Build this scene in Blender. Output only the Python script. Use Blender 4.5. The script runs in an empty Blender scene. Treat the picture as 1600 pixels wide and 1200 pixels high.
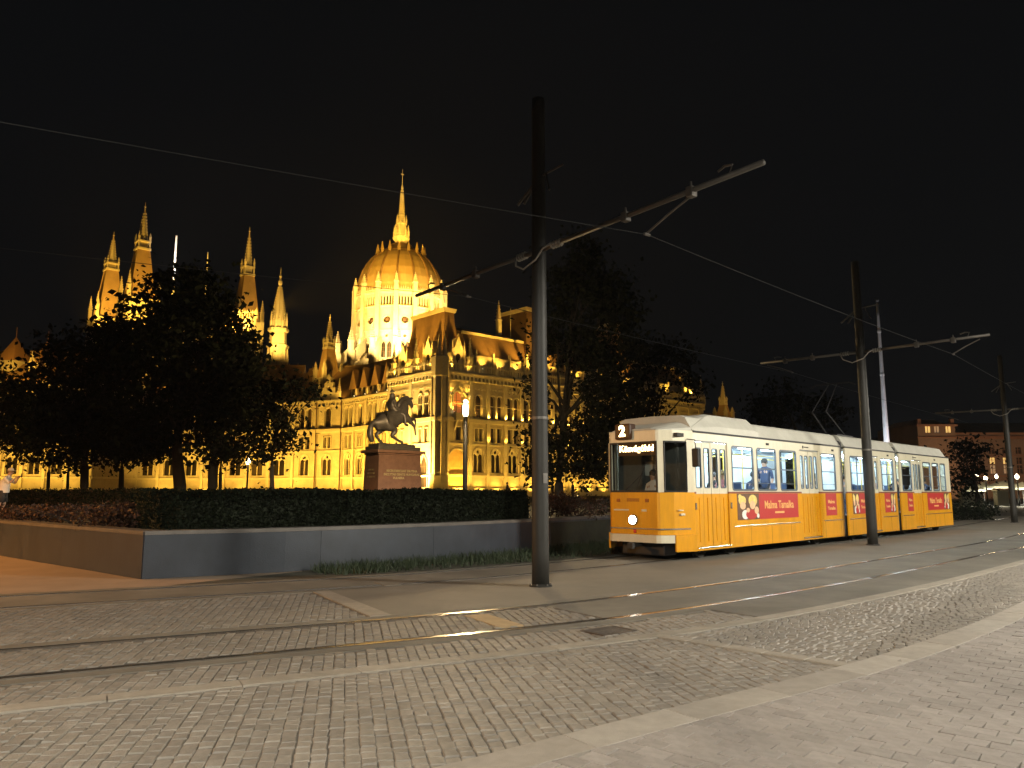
import bpy, bmesh, math, random
from mathutils import Vector, Matrix
from mathutils.geometry import tessellate_polygon
R = math.radians
random.seed(7)
scene = bpy.context.scene
COL = scene.collection

# ---------------------------------------------------------------- camera
cam_d = bpy.data.cameras.new('camera')
cam_d.sensor_width = 36.0
cam_d.lens = 27.0
cam_d.clip_start = 0.05
cam_d.clip_end = 6000
cam = bpy.data.objects.new('camera', cam_d)
COL.objects.link(cam)
cam.location = (0, 0, 1.6)
cam.rotation_euler = (R(98.0), 0, 0)
scene.camera = cam

# ---------------------------------------------------------------- world: night sky
world = bpy.data.worlds.new('World')
scene.world = world
world.use_nodes = True
wn = world.node_tree
bg = wn.nodes['Background']
sky = wn.nodes.new('ShaderNodeTexSky')
sky.sky_type = 'NISHITA'
sky.sun_disc = False
sky.sun_elevation = R(-6)
sky.sun_rotation = R(250)
hsv = wn.nodes.new('ShaderNodeHueSaturation')
hsv.inputs['Saturation'].default_value = 0.35
hsv.inputs['Value'].default_value = 1.0
wn.links.new(sky.outputs[0], hsv.inputs['Color'])
addn = wn.nodes.new('ShaderNodeMixRGB')
addn.blend_type = 'ADD'
addn.inputs[0].default_value = 1.0
addn.inputs[2].default_value = (0.030, 0.033, 0.038, 1)
wn.links.new(hsv.outputs[0], addn.inputs[1])
wn.links.new(addn.outputs[0], bg.inputs['Color'])
bg.inputs['Strength'].default_value = 0.1

# faint moonlight
sun_d = bpy.data.lights.new('moon', 'SUN')
sun_d.energy = 0.01
sun_d.angle = R(0.5)
sun_d.color = (0.85, 0.9, 1.0)
sun = bpy.data.objects.new('moon', sun_d)
COL.objects.link(sun)
sun.rotation_euler = (R(50), 0, R(30))

scene.view_settings.view_transform = 'Standard'
scene.view_settings.look = 'None'
scene.view_settings.gamma = 1.0
scene.view_settings.exposure = 0.0
scene.view_settings.use_curve_mapping = False
cy = scene.cycles
cy.use_denoising = True
cy.max_bounces = 4
cy.diffuse_bounces = 2
cy.glossy_bounces = 2
cy.transmission_bounces = 3
cy.volume_bounces = 0
cy.use_adaptive_sampling = True
cy.adaptive_threshold = 0.03
cy.transparent_max_bounces = 8
cy.sample_clamp_indirect = 4.0
cy.caustics_reflective = False
cy.caustics_refractive = False
cy.use_light_tree = True

SODIUM = (1.0, 0.54, 0.062)
SODIUM_HOT = (1.0, 0.66, 0.2)
WARM = (1.0, 0.93, 0.79)


def lamp(kind, loc, energy, color, target=None, size=0.2, cone=90, blend=0.6, name='lamp_light'):
    d = bpy.data.lights.new(name, kind)
    d.energy = energy
    d.color = color
    if kind == 'SPOT':
        d.spot_size = R(cone)
        d.spot_blend = blend
    if kind in ('SPOT', 'POINT'):
        d.shadow_soft_size = size
    if kind == 'AREA':
        d.size = size
    o = bpy.data.objects.new(name, d)
    COL.objects.link(o)
    o.location = loc
    if target is not None:
        v = Vector(target) - Vector(loc)
        o.rotation_euler = v.to_track_quat('-Z', 'Y').to_euler()
    return o


# ---------------------------------------------------------------- helpers
def tag(o, label=None, cat=None, group=None, kind=None):
    if label: o['label'] = label
    if cat: o['category'] = cat
    if group: o['group'] = group
    if kind: o['kind'] = kind
    return o


def empty(name, loc=(0, 0, 0), rz=0.0, parent=None):
    o = bpy.data.objects.new(name, None)
    o.empty_display_size = 0.2
    COL.objects.link(o)
    o.location = loc
    o.rotation_euler = (0, 0, rz)
    o.parent = parent
    return o


def place(name, me, parent=None, loc=(0, 0, 0), rot=(0, 0, 0), scale=None):
    o = bpy.data.objects.new(name, me)
    COL.objects.link(o)
    o.parent = parent
    o.location = loc
    o.rotation_euler = rot
    if scale: o.scale = scale
    return o


def copy_tree(o, parent=None):
    c = o.copy()
    COL.objects.link(c)
    c.parent = parent
    for ch in list(o.children):
        copy_tree(ch, c)
    return c


MATS = {}


def mat(name, col, rough=0.7, metal=0.0, var=0.25, scale=3.0, bump=0.0, bscale=None, emit=None, estr=0.0, spec=0.5, dirt=None, coords='Object', transl=0.0, wvar=0.0, stretch=None):
    if name in MATS: return MATS[name]
    m = bpy.data.materials.new(name)
    m.use_nodes = True
    nt = m.node_tree
    b = nt.nodes['Principled BSDF']
    b.inputs['Roughness'].default_value = rough
    b.inputs['Metallic'].default_value = metal
    b.inputs['Specular IOR Level'].default_value = spec
    if transl: b.inputs['Transmission Weight'].default_value = transl
    tc = nt.nodes.new('ShaderNodeTexCoord')
    dco = tc.outputs[coords]
    if stretch:
        mp = nt.nodes.new('ShaderNodeMapping'); mp.inputs['Scale'].default_value = stretch
        nt.links.new(dco, mp.inputs['Vector']); dco = mp.outputs[0]
    if var > 0:
        n = nt.nodes.new('ShaderNodeTexNoise')
        n.inputs['Scale'].default_value = scale
        n.inputs['Detail'].default_value = 6
        n.inputs['Roughness'].default_value = 0.65
        nt.links.new(tc.outputs[coords], n.inputs['Vector'])
        r = nt.nodes.new('ShaderNodeValToRGB')
        e = r.color_ramp.elements
        lo = [c * (1 - var) for c in col]
        hi = [min(1, c * (1 + var)) for c in col]
        e[0].position = 0.3; e[1].position = 0.72
        e[0].color = (*lo, 1); e[1].color = (*hi, 1)
        nt.links.new(n.outputs['Fac'], r.inputs['Fac'])
        out = r.outputs['Color']
        # a per-object shift so repeats are not identical
        oi = nt.nodes.new('ShaderNodeObjectInfo')
        mr = nt.nodes.new('ShaderNodeMapRange')
        mr.inputs['To Min'].default_value = 1 - var * 0.5
        mr.inputs['To Max'].default_value = 1 + var * 0.5
        nt.links.new(oi.outputs['Random'], mr.inputs['Value'])
        mx = nt.nodes.new('ShaderNodeMixRGB'); mx.blend_type = 'MULTIPLY'; mx.inputs[0].default_value = 1
        nt.links.new(out, mx.inputs[1]); nt.links.new(mr.outputs[0], mx.inputs[2])
        out = mx.outputs[0]
        if dirt:
            n2 = nt.nodes.new('ShaderNodeTexNoise')
            n2.inputs['Scale'].default_value = dirt[1]
            n2.inputs['Detail'].default_value = 8
            n2.inputs['Roughness'].default_value = 0.7
            nt.links.new(dco, n2.inputs['Vector'])
            r2 = nt.nodes.new('ShaderNodeValToRGB')
            r2.color_ramp.elements[0].position = 0.45; r2.color_ramp.elements[1].position = 0.75
            r2.color_ramp.elements[0].color = (0, 0, 0, 1); r2.color_ramp.elements[1].color = (dirt[2],) * 3 + (1,)
            nt.links.new(n2.outputs['Fac'], r2.inputs['Fac'])
            mx2 = nt.nodes.new('ShaderNodeMixRGB')
            nt.links.new(r2.outputs['Color'], mx2.inputs[0])
            nt.links.new(out, mx2.inputs[1]); mx2.inputs[2].default_value = (*dirt[0], 1)
            out = mx2.outputs[0]
        if wvar:
            ge = nt.nodes.new('ShaderNodeNewGeometry')
            n4 = nt.nodes.new('ShaderNodeTexNoise'); n4.inputs['Scale'].default_value = 0.55; n4.inputs['Detail'].default_value = 7; n4.inputs['Roughness'].default_value = 0.6
            nt.links.new(ge.outputs['Position'], n4.inputs['Vector'])
            m4 = nt.nodes.new('ShaderNodeMapRange'); m4.inputs['From Min'].default_value = 0.3; m4.inputs['From Max'].default_value = 0.7
            m4.inputs['To Min'].default_value = 1 - wvar; m4.inputs['To Max'].default_value = 1 + wvar
            nt.links.new(n4.outputs['Fac'], m4.inputs['Value'])
            x4 = nt.nodes.new('ShaderNodeMixRGB'); x4.blend_type = 'MULTIPLY'; x4.inputs[0].default_value = 1
            nt.links.new(out, x4.inputs[1]); nt.links.new(m4.outputs[0], x4.inputs[2])
            out = x4.outputs[0]
        nt.links.new(out, b.inputs['Base Color'])
    else:
        b.inputs['Base Color'].default_value = (*col, 1)
    if bump > 0:
        n3 = nt.nodes.new('ShaderNodeTexNoise')
        n3.inputs['Scale'].default_value = bscale or scale * 6
        n3.inputs['Detail'].default_value = 5
        nt.links.new(tc.outputs[coords], n3.inputs['Vector'])
        bp = nt.nodes.new('ShaderNodeBump')
        bp.inputs['Strength'].default_value = bump
        bp.inputs['Distance'].default_value = 0.02
        nt.links.new(n3.outputs['Fac'], bp.inputs['Height'])
        nt.links.new(bp.outputs[0], b.inputs['Normal'])
    if emit:
        b.inputs['Emission Color'].default_value = (*emit, 1)
        b.inputs['Emission Strength'].default_value = estr
    MATS[name] = m
    return m


class MB:
    """collects simple shapes and links them as one mesh object"""
    def __init__(s):
        s.v = []; s.f = []; s.m = []; s.cur = 0; s.sm = []; s.smooth = False

    def add(s, vs, fs):
        b = len(s.v)
        s.v.extend([tuple(p) for p in vs])
        for f in fs:
            s.f.append(tuple(i + b for i in f)); s.m.append(s.cur); s.sm.append(s.smooth)
        return s

    def box(s, x0, x1, y0, y1, z0, z1):
        vs = [(x0, y0, z0), (x1, y0, z0), (x1, y1, z0), (x0, y1, z0), (x0, y0, z1), (x1, y0, z1), (x1, y1, z1), (x0, y1, z1)]
        return s.add(vs, [(0, 3, 2, 1), (4, 5, 6, 7), (0, 1, 5, 4), (1, 2, 6, 5), (2, 3, 7, 6), (3, 0, 4, 7)])

    def cbox(s, x0, x1, y0, y1, z0, z1, c=0.02):
        """box with chamfered edges"""
        bm = bmesh.new()
        bmesh.ops.create_cube(bm, size=1)
        for v in bm.verts:
            v.co = Vector(((x0 + x1) / 2 + v.co.x * (x1 - x0), (y0 + y1) / 2 + v.co.y * (y1 - y0), (z0 + z1) / 2 + v.co.z * (z1 - z0)))
        bmesh.ops.bevel(bm, geom=bm.edges[:], offset=c, segments=2, affect='EDGES', profile=0.6)
        bm.verts.index_update()
        s.add([v.co for v in bm.verts], [[v.index for v in f.verts] for f in bm.faces])
        bm.free()
        return s

    def frustum(s, cx, cy, z0, z1, ax, ay, bx, by):
        vs = [(cx - ax, cy - ay, z0), (cx + ax, cy - ay, z0), (cx + ax, cy + ay, z0), (cx - ax, cy + ay, z0),
              (cx - bx, cy - by, z1), (cx + bx, cy - by, z1), (cx + bx, cy + by, z1), (cx - bx, cy + by, z1)]
        return s.add(vs, [(0, 3, 2, 1), (4, 5, 6, 7), (0, 1, 5, 4), (1, 2, 6, 5), (2, 3, 7, 6), (3, 0, 4, 7)])

    def tube(s, p0, p1, r0, r1=None, n=8, cap=True):
        r1 = r0 if r1 is None else r1
        p0 = Vector(p0); p1 = Vector(p1)
        d = (p1 - p0).normalized()
        a = d.orthogonal().normalized(); b = d.cross(a)
        vs = []
        for p, r in ((p0, r0), (p1, r1)):
            for i in range(n):
                t = 2 * math.pi * i / n
                vs.append(p + (a * math.cos(t) + b * math.sin(t)) * r)
        fs = [(i, (i + 1) % n, n + (i + 1) % n, n + i) for i in range(n)]
        if cap: fs += [tuple(range(n))[::-1], tuple(range(n, 2 * n))]
        return s.add(vs, fs)

    def path(s, pts, r, n=6):
        pts = [Vector(p) for p in pts]
        rs = r if isinstance(r, (list, tuple)) else [r] * len(pts)
        vs = []; up = Vector((0, 0, 1))
        for k, p in enumerate(pts):
            d = (pts[min(k + 1, len(pts) - 1)] - pts[max(k - 1, 0)]).normalized()
            a = d.cross(up)
            if a.length < 1e-3: a = d.orthogonal()
            a.normalize(); b = d.cross(a)
            for i in range(n):
                t = 2 * math.pi * i / n
                vs.append(p + (a * math.cos(t) + b * math.sin(t)) * rs[k])
        fs = []
        for k in range(len(pts) - 1):
            for i in range(n):
                fs.append((k * n + i, k * n + (i + 1) % n, (k + 1) * n + (i + 1) % n, (k + 1) * n + i))
        fs += [tuple(range(n)), tuple(range((len(pts) - 1) * n, len(pts) * n))[::-1]]
        return s.add(vs, fs)

    def lathe(s, prof, n=16, c=(0, 0), a0=0.0, caps=True):
        vs = []
        for r, z in prof:
            for i in range(n):
                t = a0 + 2 * math.pi * i / n
                vs.append((c[0] + r * math.cos(t), c[1] + r * math.sin(t), z))
        fs = []
        for k in range(len(prof) - 1):
            for i in range(n):
                fs.append((k * n + i, k * n + (i + 1) % n, (k + 1) * n + (i + 1) % n, (k + 1) * n + i))
        if caps: fs += [tuple(range(n))[::-1], tuple(range((len(prof) - 1) * n, len(prof) * n))]
        return s.add(vs, fs)

    def prism(s, poly, y0, y1, holes=()):
        """polygon in (x,z) extruded from y0 to y1, with holes"""
        loops = [list(poly)] + [list(h) for h in holes]
        flat = [p for l in loops for p in l]
        tris = tessellate_polygon([[Vector((p[0], p[1], 0)) for p in l] for l in loops])
        n = len(flat)
        vs = [(p[0], y0, p[1]) for p in flat] + [(p[0], y1, p[1]) for p in flat]
        fs = []
        for t in tris:
            fs.append(tuple(t)); fs.append(tuple(i + n for i in t[::-1]))
        b = 0
        for l in loops:
            k = len(l)
            for i in range(k):
                j = (i + 1) % k
                fs.append((b + i, b + j, b + j + n, b + i + n))
            b += k
        return s.add(vs, fs)

    def mesh(s, name, mats):
        me = bpy.data.meshes.new(name)
        me.from_pydata(s.v, [], s.f)
        for m in (mats if isinstance(mats, (list, tuple)) else [mats]):
            me.materials.append(m)
        me.polygons.foreach_set('material_index', s.m)
        me.polygons.foreach_set('use_smooth', s.sm)
        bm = bmesh.new(); bm.from_mesh(me)
        bmesh.ops.recalc_face_normals(bm, faces=bm.faces)
        bm.to_mesh(me); bm.free()
        me.update()
        return me

    def build(s, name, mats, parent=None, loc=(0, 0, 0), rot=(0, 0, 0)):
        return place(name, s.mesh(name, mats), parent, loc, rot)


def rectp(x0, x1, z0, z1): return [(x0, z0), (x1, z0), (x1, z1), (x0, z1)]


def archp(x0, x1, z0, zs, k=1.0, n=8):
    """round (k=1) or pointed (k>1) arch outline: springing at zs"""
    w = (x1 - x0) / 2; c = (x0 + x1) / 2
    p = [(x0, z0), (x1, z0)]
    if k <= 1.0:
        for i in range(n + 1):
            t = math.pi * i / n
            p.append((c + w * math.cos(t), zs + w * math.sin(t)))
    else:
        r = 2 * w * k / 2 + w * 0.0
        r = w * (1 + (k - 1) * 2)
        off = r - w
        tm = math.acos(off / r)
        for i in range(n // 2 + 1):
            t = tm * i / (n // 2)
            p.append((c - off + r * math.cos(t), zs + r * math.sin(t)))
        for i in range(n // 2 - 1, -1, -1):
            t = tm * i / (n // 2)
            p.append((c + off - r * math.cos(t), zs + r * math.sin(t)))
    return p


def text_mesh(txt, size, m, bold=0.0, extrude=0.004, align='CENTER'):
    c = bpy.data.curves.new('text', 'FONT')
    c.body = txt; c.size = size; c.align_x = align; c.align_y = 'CENTER'
    c.extrude = extrude; c.offset = bold; c.resolution_u = 3
    o = bpy.data.objects.new('text', c)
    COL.objects.link(o)
    bpy.context.view_layer.update()
    me = bpy.data.meshes.new_from_object(o.evaluated_get(bpy.context.evaluated_depsgraph_get()))
    bpy.data.objects.remove(o)
    me.materials.clear(); me.materials.append(m)
    return me


def skin_mesh(name, verts, edges, mats, segmat=None, sub=2, root=0):
    """one continuous body: verts = [(x,y,z,r)], edges = [(a,b)], segmat = material index per edge"""
    me = bpy.data.meshes.new(name)
    me.from_pydata([v[:3] for v in verts], edges, [])
    o = bpy.data.objects.new(name, me)
    COL.objects.link(o)
    md = o.modifiers.new('skin', 'SKIN')
    md.use_smooth_shade = True
    for i, v in enumerate(verts):
        sv = me.skin_vertices[0].data[i]
        r = v[3]
        sv.radius = (r, r) if not isinstance(r, tuple) else r
        sv.use_root = (i == root)
    sb = o.modifiers.new('sub', 'SUBSURF'); sb.levels = sub; sb.render_levels = sub
    bpy.context.view_layer.update()
    out = bpy.data.meshes.new_from_object(o.evaluated_get(bpy.context.evaluated_depsgraph_get()))
    bpy.data.objects.remove(o)
    out.materials.clear()
    for m in mats: out.materials.append(m)
    if segmat:
        V = [Vector(v[:3]) for v in verts]
        rr = [v[3] if not isinstance(v[3], tuple) else max(v[3]) for v in verts]
        for p in out.polygons:
            best = 1e9; bi = 0
            for ei, (a, b) in enumerate(edges):
                ab = V[b] - V[a]
                t = max(0, min(1, (p.center - V[a]).dot(ab) / max(ab.length_squared, 1e-9)))
                d = (p.center - (V[a] + ab * t)).length - (rr[a] * (1 - t) + rr[b] * t)
                if d < best: best = d; bi = segmat[ei]
            p.material_index = bi
    for p in out.polygons: p.use_smooth = True
    out.name = name
    return out


def G(u, v, z=0.0):
    """point on the plane Z=z seen at photo pixel (u,v); used once to survey positions"""
    x = (u - 800) / 1200; zz = (600 - v) / 1200
    c, s_ = math.cos(R(8)), math.sin(R(8))
    a, b, d = x, c - zz * s_, s_ + zz * c
    t = (z - 1.6) / d
    return (a * t, b * t)


def D(u, v, Y):
    x = (u - 800) / 1200; zz = (600 - v) / 1200
    c, s_ = math.cos(R(8)), math.sin(R(8))
    a, b, d = x, c - zz * s_, s_ + zz * c
    t = Y / b
    return (a * t, Y, 1.6 + d * t)
import numpy as np
# ================================================================ SETTING: ground, tracks, paving
CP = [(-26, -3.7), (-18, 0.55), (-11, 4.25), (-4.9, 7.5), (-0.65, 9.78), (1.95, 11.5), (6.1, 15.15), (11.5, 20.5), (17.1, 26.2), (28.2, 38.9), (45, 59), (70, 89), (110, 137)]


def catmull(P, step=0.1):
    out = []
    for i in range(1, len(P) - 2):
        p0, p1, p2, p3 = [np.array(P[k], float) for k in (i - 1, i, i + 1, i + 2)]
        n = max(2, int(np.linalg.norm(p2 - p1) / step))
        for k in range(n):
            t = k / n
            out.append(0.5 * ((2 * p1) + (-p0 + p2) * t + (2 * p0 - 5 * p1 + 4 * p2 - p3) * t * t + (-p0 + 3 * p1 - 3 * p2 + p3) * t ** 3))
    return np.array(out)


CUR = catmull(CP)
# light smoothing, then arc length
for _ in range(60):
    CUR[1:-1] = (CUR[:-2] + CUR[1:-1] * 2 + CUR[2:]) / 4
SEG = np.linalg.norm(np.diff(CUR, axis=0), axis=1)
ARC = np.concatenate([[0], np.cumsum(SEG)])
TAN = np.gradient(CUR, axis=0); TAN /= np.linalg.norm(TAN, axis=1)[:, None]
S_ZERO = ARC[np.argmin(np.hypot(CUR[:, 0] + 4.9, CUR[:, 1] - 7.5))]


def T(s, o, z=0.0):
    """point at arc length s (0 = left edge of the view) and offset o (+ = towards the viewer) of the near track"""
    a = s + S_ZERO
    x = np.interp(a, ARC, CUR[:, 0]); y = np.interp(a, ARC, CUR[:, 1])
    tx = np.interp(a, ARC, TAN[:, 0]); ty = np.interp(a, ARC, TAN[:, 1])
    l = math.hypot(tx, ty)
    return (float(x + ty / l * o), float(y - tx / l * o), z)


def heading(s):
    a = s + S_ZERO
    return math.atan2(np.interp(a, ARC, TAN[:, 1]), np.interp(a, ARC, TAN[:, 0]))


def invT(p):
    p = np.asarray(p)
    d = (CUR[None, :, 0] - p[:, None, 0]) ** 2 + (CUR[None, :, 1] - p[:, None, 1]) ** 2
    i = np.argmin(d, axis=1)
    v = p - CUR[i]
    return ARC[i] - S_ZERO + (v * TAN[i]).sum(1), v[:, 0] * TAN[i][:, 1] - v[:, 1] * TAN[i][:, 0]


def strip(name, o0, o1, s0, s1, z, thick, m, step=0.5, parent=None):
    mb = MB()
    n = max(1, int((s1 - s0) / step))
    vs = []
    for k in range(n + 1):
        s = s0 + (s1 - s0) * k / n
        a, b = T(s, o0), T(s, o1)
        vs += [(a[0], a[1], z), (b[0], b[1], z), (a[0], a[1], z - thick), (b[0], b[1], z - thick)]
    fs = []
    for k in range(n):
        i = 4 * k; j = i + 4
        fs += [(i, i + 1, j + 1, j), (i + 2, j + 2, j + 3, i + 3), (i, j, j + 2, i + 2), (i + 1, i + 3, j + 3, j + 1)]
    e = 4 * n
    fs += [(0, 2, 3, 1), (e, e + 1, e + 3, e + 2)]
    mb.add(vs, fs)
    return mb.build(name, m, parent)


M_asph = mat('asphalt', (0.076, 0.06992, 0.0608), 0.85, var=0.3, scale=0.8, bump=0.3, bscale=90)
M_conc = mat('track_concrete', (0.1406, 0.1277, 0.1026), 0.75, var=0.22, scale=0.9, bump=0.35, bscale=60, dirt=((0.07, 0.06, 0.05), 1.7, 0.5), wvar=0.2)
M_conc2 = mat('platform_concrete', (0.1634, 0.1444, 0.114), 0.8, var=0.18, scale=0.6, bump=0.3, bscale=70, dirt=((0.09, 0.08, 0.065), 1.1, 0.45), wvar=0.2)
M_rail = mat('rail_steel', (0.42, 0.38, 0.33), 0.22, metal=0.9, var=0.2, scale=4)
M_groove = mat('rail_groove', (0.035, 0.03, 0.026), 0.8, var=0.2, scale=4)
M_bed = mat('mortar', (0.105, 0.093, 0.076), 0.95, var=0.3, scale=6, bump=0.4, bscale=80)
M_sett = [mat('sett_%d' % i, c, 0.65, var=0.2, scale=9, bump=0.35, bscale=70, wvar=0.16) for i, c in enumerate([(0.188, 0.168, 0.141), (0.200, 0.180, 0.150), (0.176, 0.159, 0.135), (0.212, 0.190, 0.159)])]
M_pav = [mat('paver_%d' % i, c, 0.75, var=0.16, scale=12, bump=0.4, bscale=120, wvar=0.16) for i, c in enumerate([(0.232, 0.208, 0.187), (0.246, 0.221, 0.199), (0.220, 0.199, 0.179)])]
M_kerb = mat('granite_kerb', (0.2736, 0.247, 0.209), 0.7, var=0.14, scale=7, bump=0.3, bscale=120, dirt=((0.14, 0.12, 0.1), 2.2, 0.45), wvar=0.2)
M_strip = mat('granite_strip', (0.2508, 0.2242, 0.1824), 0.72, var=0.14, scale=7, bump=0.3, bscale=120, dirt=((0.12, 0.105, 0.085), 2.5, 0.5), wvar=0.2)
M_plaza = mat('plaza_stone', (0.27, 0.20, 0.14), 0.7, var=0.15, scale=1.2, bump=0.2, bscale=50)

g = MB().add([(-900, -60, -0.13), (900, -60, -0.13), (900, 1500, -0.13), (-900, 1500, -0.13)], [(0, 1, 2, 3)]).build('ground', M_asph)
tag(g, kind='structure')

S0_, S1_ = -16.0, 60.0
near_bed = empty('tram_track_bed'); tag(near_bed, kind='structure')
GAUGE = 0.7175
FAR_O = -4.85
gap = 0.09
edges = [(FAR_O - 1.05, FAR_O - GAUGE - gap), (FAR_O - GAUGE + gap, FAR_O + GAUGE - gap), (FAR_O + GAUGE + gap, FAR_O + 1.0),
         (-1.0, -GAUGE - gap), (GAUGE + gap, 0.98)]
for o0, o1 in edges:
    strip('bed_slab', o0, o1, S0_, S1_, 0.0, 0.12, M_conc, parent=near_bed)
# where the slab track starts, right of the yellowish cross strip
S_SLAB = 6.6
strip('bed_slab', -GAUGE + gap, GAUGE - gap, S_SLAB, S1_, 0.0, 0.12, M_conc, parent=near_bed)
strip('bed_slab', 0.985, 1.77, S_SLAB + 1.6, S1_, 0.0, 0.12, M_conc, parent=near_bed)
strip('mortar_bed', -GAUGE + gap, GAUGE - gap, S0_, S_SLAB - .005, -0.010, 0.1, M_bed, parent=near_bed)
strip('mortar_bed', 0.985, 1.77, S0_, S_SLAB + 1.59, -0.010, 0.1, M_bed, parent=near_bed)
for oc in (0.0, FAR_O):
    for sd in (-1, 1):
        o = oc + sd * GAUGE
        r = empty('rail'); r.parent = near_bed
        ins = -sd
        h0, h1 = o - 0.036, o + 0.036
        strip('rail_head', h0, h1, S0_, S1_, 0.006, 0.11, M_rail, parent=r)
        gx = sorted((o + ins * 0.037, o + ins * 0.082))
        strip('groove', gx[0], gx[1], S0_, S1_, -0.04, 0.08, M_groove, parent=r)
        lx = sorted((o + ins * 0.083, o + ins * 0.0895))
        strip('rail_lip', lx[0], lx[1], S0_, S1_, 0.002, 0.11, M_rail, parent=r)
        ox = sorted((o - ins * 0.037, o - ins * 0.0895))
        strip('rail_joint', ox[0], ox[1], S0_, S1_, -0.004, 0.1, M_conc, parent=r)

# paved reserve between the two tracks, with a sett field at its left
S_RES = 4.35
res = strip('centre_reserve', FAR_O + 1.003, -1.003, S_RES, S1_, 0.002, 0.12, M_conc2); tag(res, kind='structure')
strip('mortar_bed', FAR_O + 1.003, -1.003, S0_, S_RES - 0.3, -0.010, 0.1, M_bed, parent=res)
# lighter slab edging where the setts give way to the slabs
for k, (sa, sb) in enumerate([(S_RES - 0.295, S_RES - 0.003)]):
    strip('edging_slab', FAR_O + 1.003, -1.003, sa, sb, 0.006, 0.1, M_strip, parent=res)


def inpoly(p, poly):
    x, y = p[:, 0], p[:, 1]
    c = np.zeros(len(p), bool)
    n = len(poly)
    for i in range(n):
        x0, y0 = poly[i]; x1, y1 = poly[(i + 1) % n]
        t = ((y0 > y) != (y1 > y)) & (x < (x1 - x0) * (y - y0) / ((y1 - y0) if y1 != y0 else 1e-9) + x0)
        c ^= t
    return c


def stone(l, w, h, c, rng):
    """little bevelled block, top at 0, lying along x; returns verts, faces"""
    j = lambda a: a + rng.uniform(-0.006, 0.006)
    b = [(-l / 2, -w / 2), (l / 2, -w / 2), (l / 2, w / 2), (-l / 2, w / 2)]
    b = [(j(x), j(y)) for x, y in b]
    vs = [(x, y, -h) for x, y in b] + [(x, y, -c * 0.9) for x, y in b]
    k = 1 - 2 * c / min(l, w) * 0.9
    kk = 1 - 2 * c / max(l, w) * 0.9
    tl = rng.uniform(-0.003, 0.003)
    vs += [(x * kk, y * k, rng.uniform(-0.002, 0.003) + tl) for x, y in b]
    fs = [(8, 9, 10, 11)]
    for i in range(4):
        n = (i + 1) % 4
        fs += [(4 + i, 4 + n, 8 + n, 8 + i), (i, n, 4 + n, 4 + i)]
    return vs, fs


def grid_pts(bounds, ang, row, pitch, rng, jit=0.012, arcs=0.0):
    """centres of stones laid in rows; rows run along ang; returns (x, y, heading, length)"""
    x0, x1, y0, y1 = bounds
    ca, sa = math.cos(ang), math.sin(ang)
    cx, cy = (x0 + x1) / 2, (y0 + y1) / 2
    L = math.hypot(x1 - x0, y1 - y0) / 2 + 0.5
    out = []
    q = -L; ri = 0
    while q < L:
        p = -L + (pitch * 0.5 if ri % 2 else 0) + rng.uniform(-0.02, 0.02)
        while p < L:
            ln = pitch * rng.uniform(0.8, 1.22)
            pp = p + ln / 2; qq = q; h = ang
            if arcs:
                ph = pp * math.pi / 1.5
                qq = q + arcs * abs(math.sin(ph))
                h = ang + math.atan(arcs * math.pi / 1.5 * math.cos(ph) * (1 if math.sin(ph) > 0 else -1)) * 0.8
            out.append((cx + pp * ca - qq * sa, cy + pp * sa + qq * ca, h, ln))
            p += ln
        q += row * rng.uniform(0.97, 1.05); ri += 1
    return out


def kerb_o(curve, off):
    c = np.array(curve); t = np.gradient(c, axis=0); t /= np.linalg.norm(t, axis=1)[:, None]
    return np.stack([c[:, 0] + t[:, 1] * off, c[:, 1] - t[:, 0] * off], 1)


KP = [(-11, -3.6), (-6.5, 0.15), (-3.2, 2.6), (-0.37, 4.78), (0.92, 5.78), (3.13, 7.43), (5.23, 9.3), (7.41, 11.5), (12.2, 16.6), (20, 25.2), (36, 44), (60, 73), (90, 108)]
KC = catmull(KP, 0.1)
for _ in range(40): KC[1:-1] = (KC[:-2] + KC[1:-1] * 2 + KC[2:]) / 4
KIN = kerb_o(KC, 0.0); KOUT = kerb_o(KC, 0.34); KPAV = kerb_o(KC, 0.352); KROAD = kerb_o(KC, -0.012)
rng = random.Random(3)


def lay(points, test, w, parent, name, mats, h=0.06, c=0.007, joint=0.0085, n_single=300, shrink=0.0, z=0.0):
    """stones whose centre passes the test: the 300 nearest as objects of their own, the rest joined"""
    P = np.array([(p[0], p[1]) for p in points])
    ok = test(P, points)
    pts = [points[i] for i in np.nonzero(ok)[0]]
    pts.sort(key=lambda p: p[0] ** 2 + p[1] ** 2 + (0 if (p[1] > 4.5 and abs(p[0]) < p[1] * 0.70) else 400))
    meshes = []
    ls = [0.85, 1.0, 1.18]
    pit = sum(p[3] for p in pts) / max(1, len(pts))
    for li in ls:
        for k in range(5):
            b = MB(); vs, fs = stone(pit * li - joint, w - joint, h, c, rng); b.add(vs, fs)
            meshes.append((li, b.mesh(name, mats[k % len(mats)])))
    for p in pts[:n_single]:
        li = min(ls, key=lambda l: abs(l - p[3] / pit))
        me = rng.choice([m for l, m in meshes if l == li])
        place(name, me, parent, (p[0], p[1], z + rng.uniform(-0.003, 0.002)), (rng.uniform(-.02, .02), rng.uniform(-.02, .02), p[2] + rng.uniform(-.02, .02)))
    mb = MB()
    for p in pts[n_single:]:
        vs, fs = stone(p[3] - joint, w - joint, h, c, rng)
        ca, sa = math.cos(p[2]), math.sin(p[2])
        mb.cur = rng.randrange(len(mats))
        zz = z + rng.uniform(-0.003, 0.002)
        mb.add([(p[0] + x * ca - y * sa, p[1] + x * sa + y * ca, q + zz) for x, y, q in vs], fs)
    if mb.v:
        o = mb.build(name + '_field', mats, parent); tag(o, kind='stuff')
    return len(pts)


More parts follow.
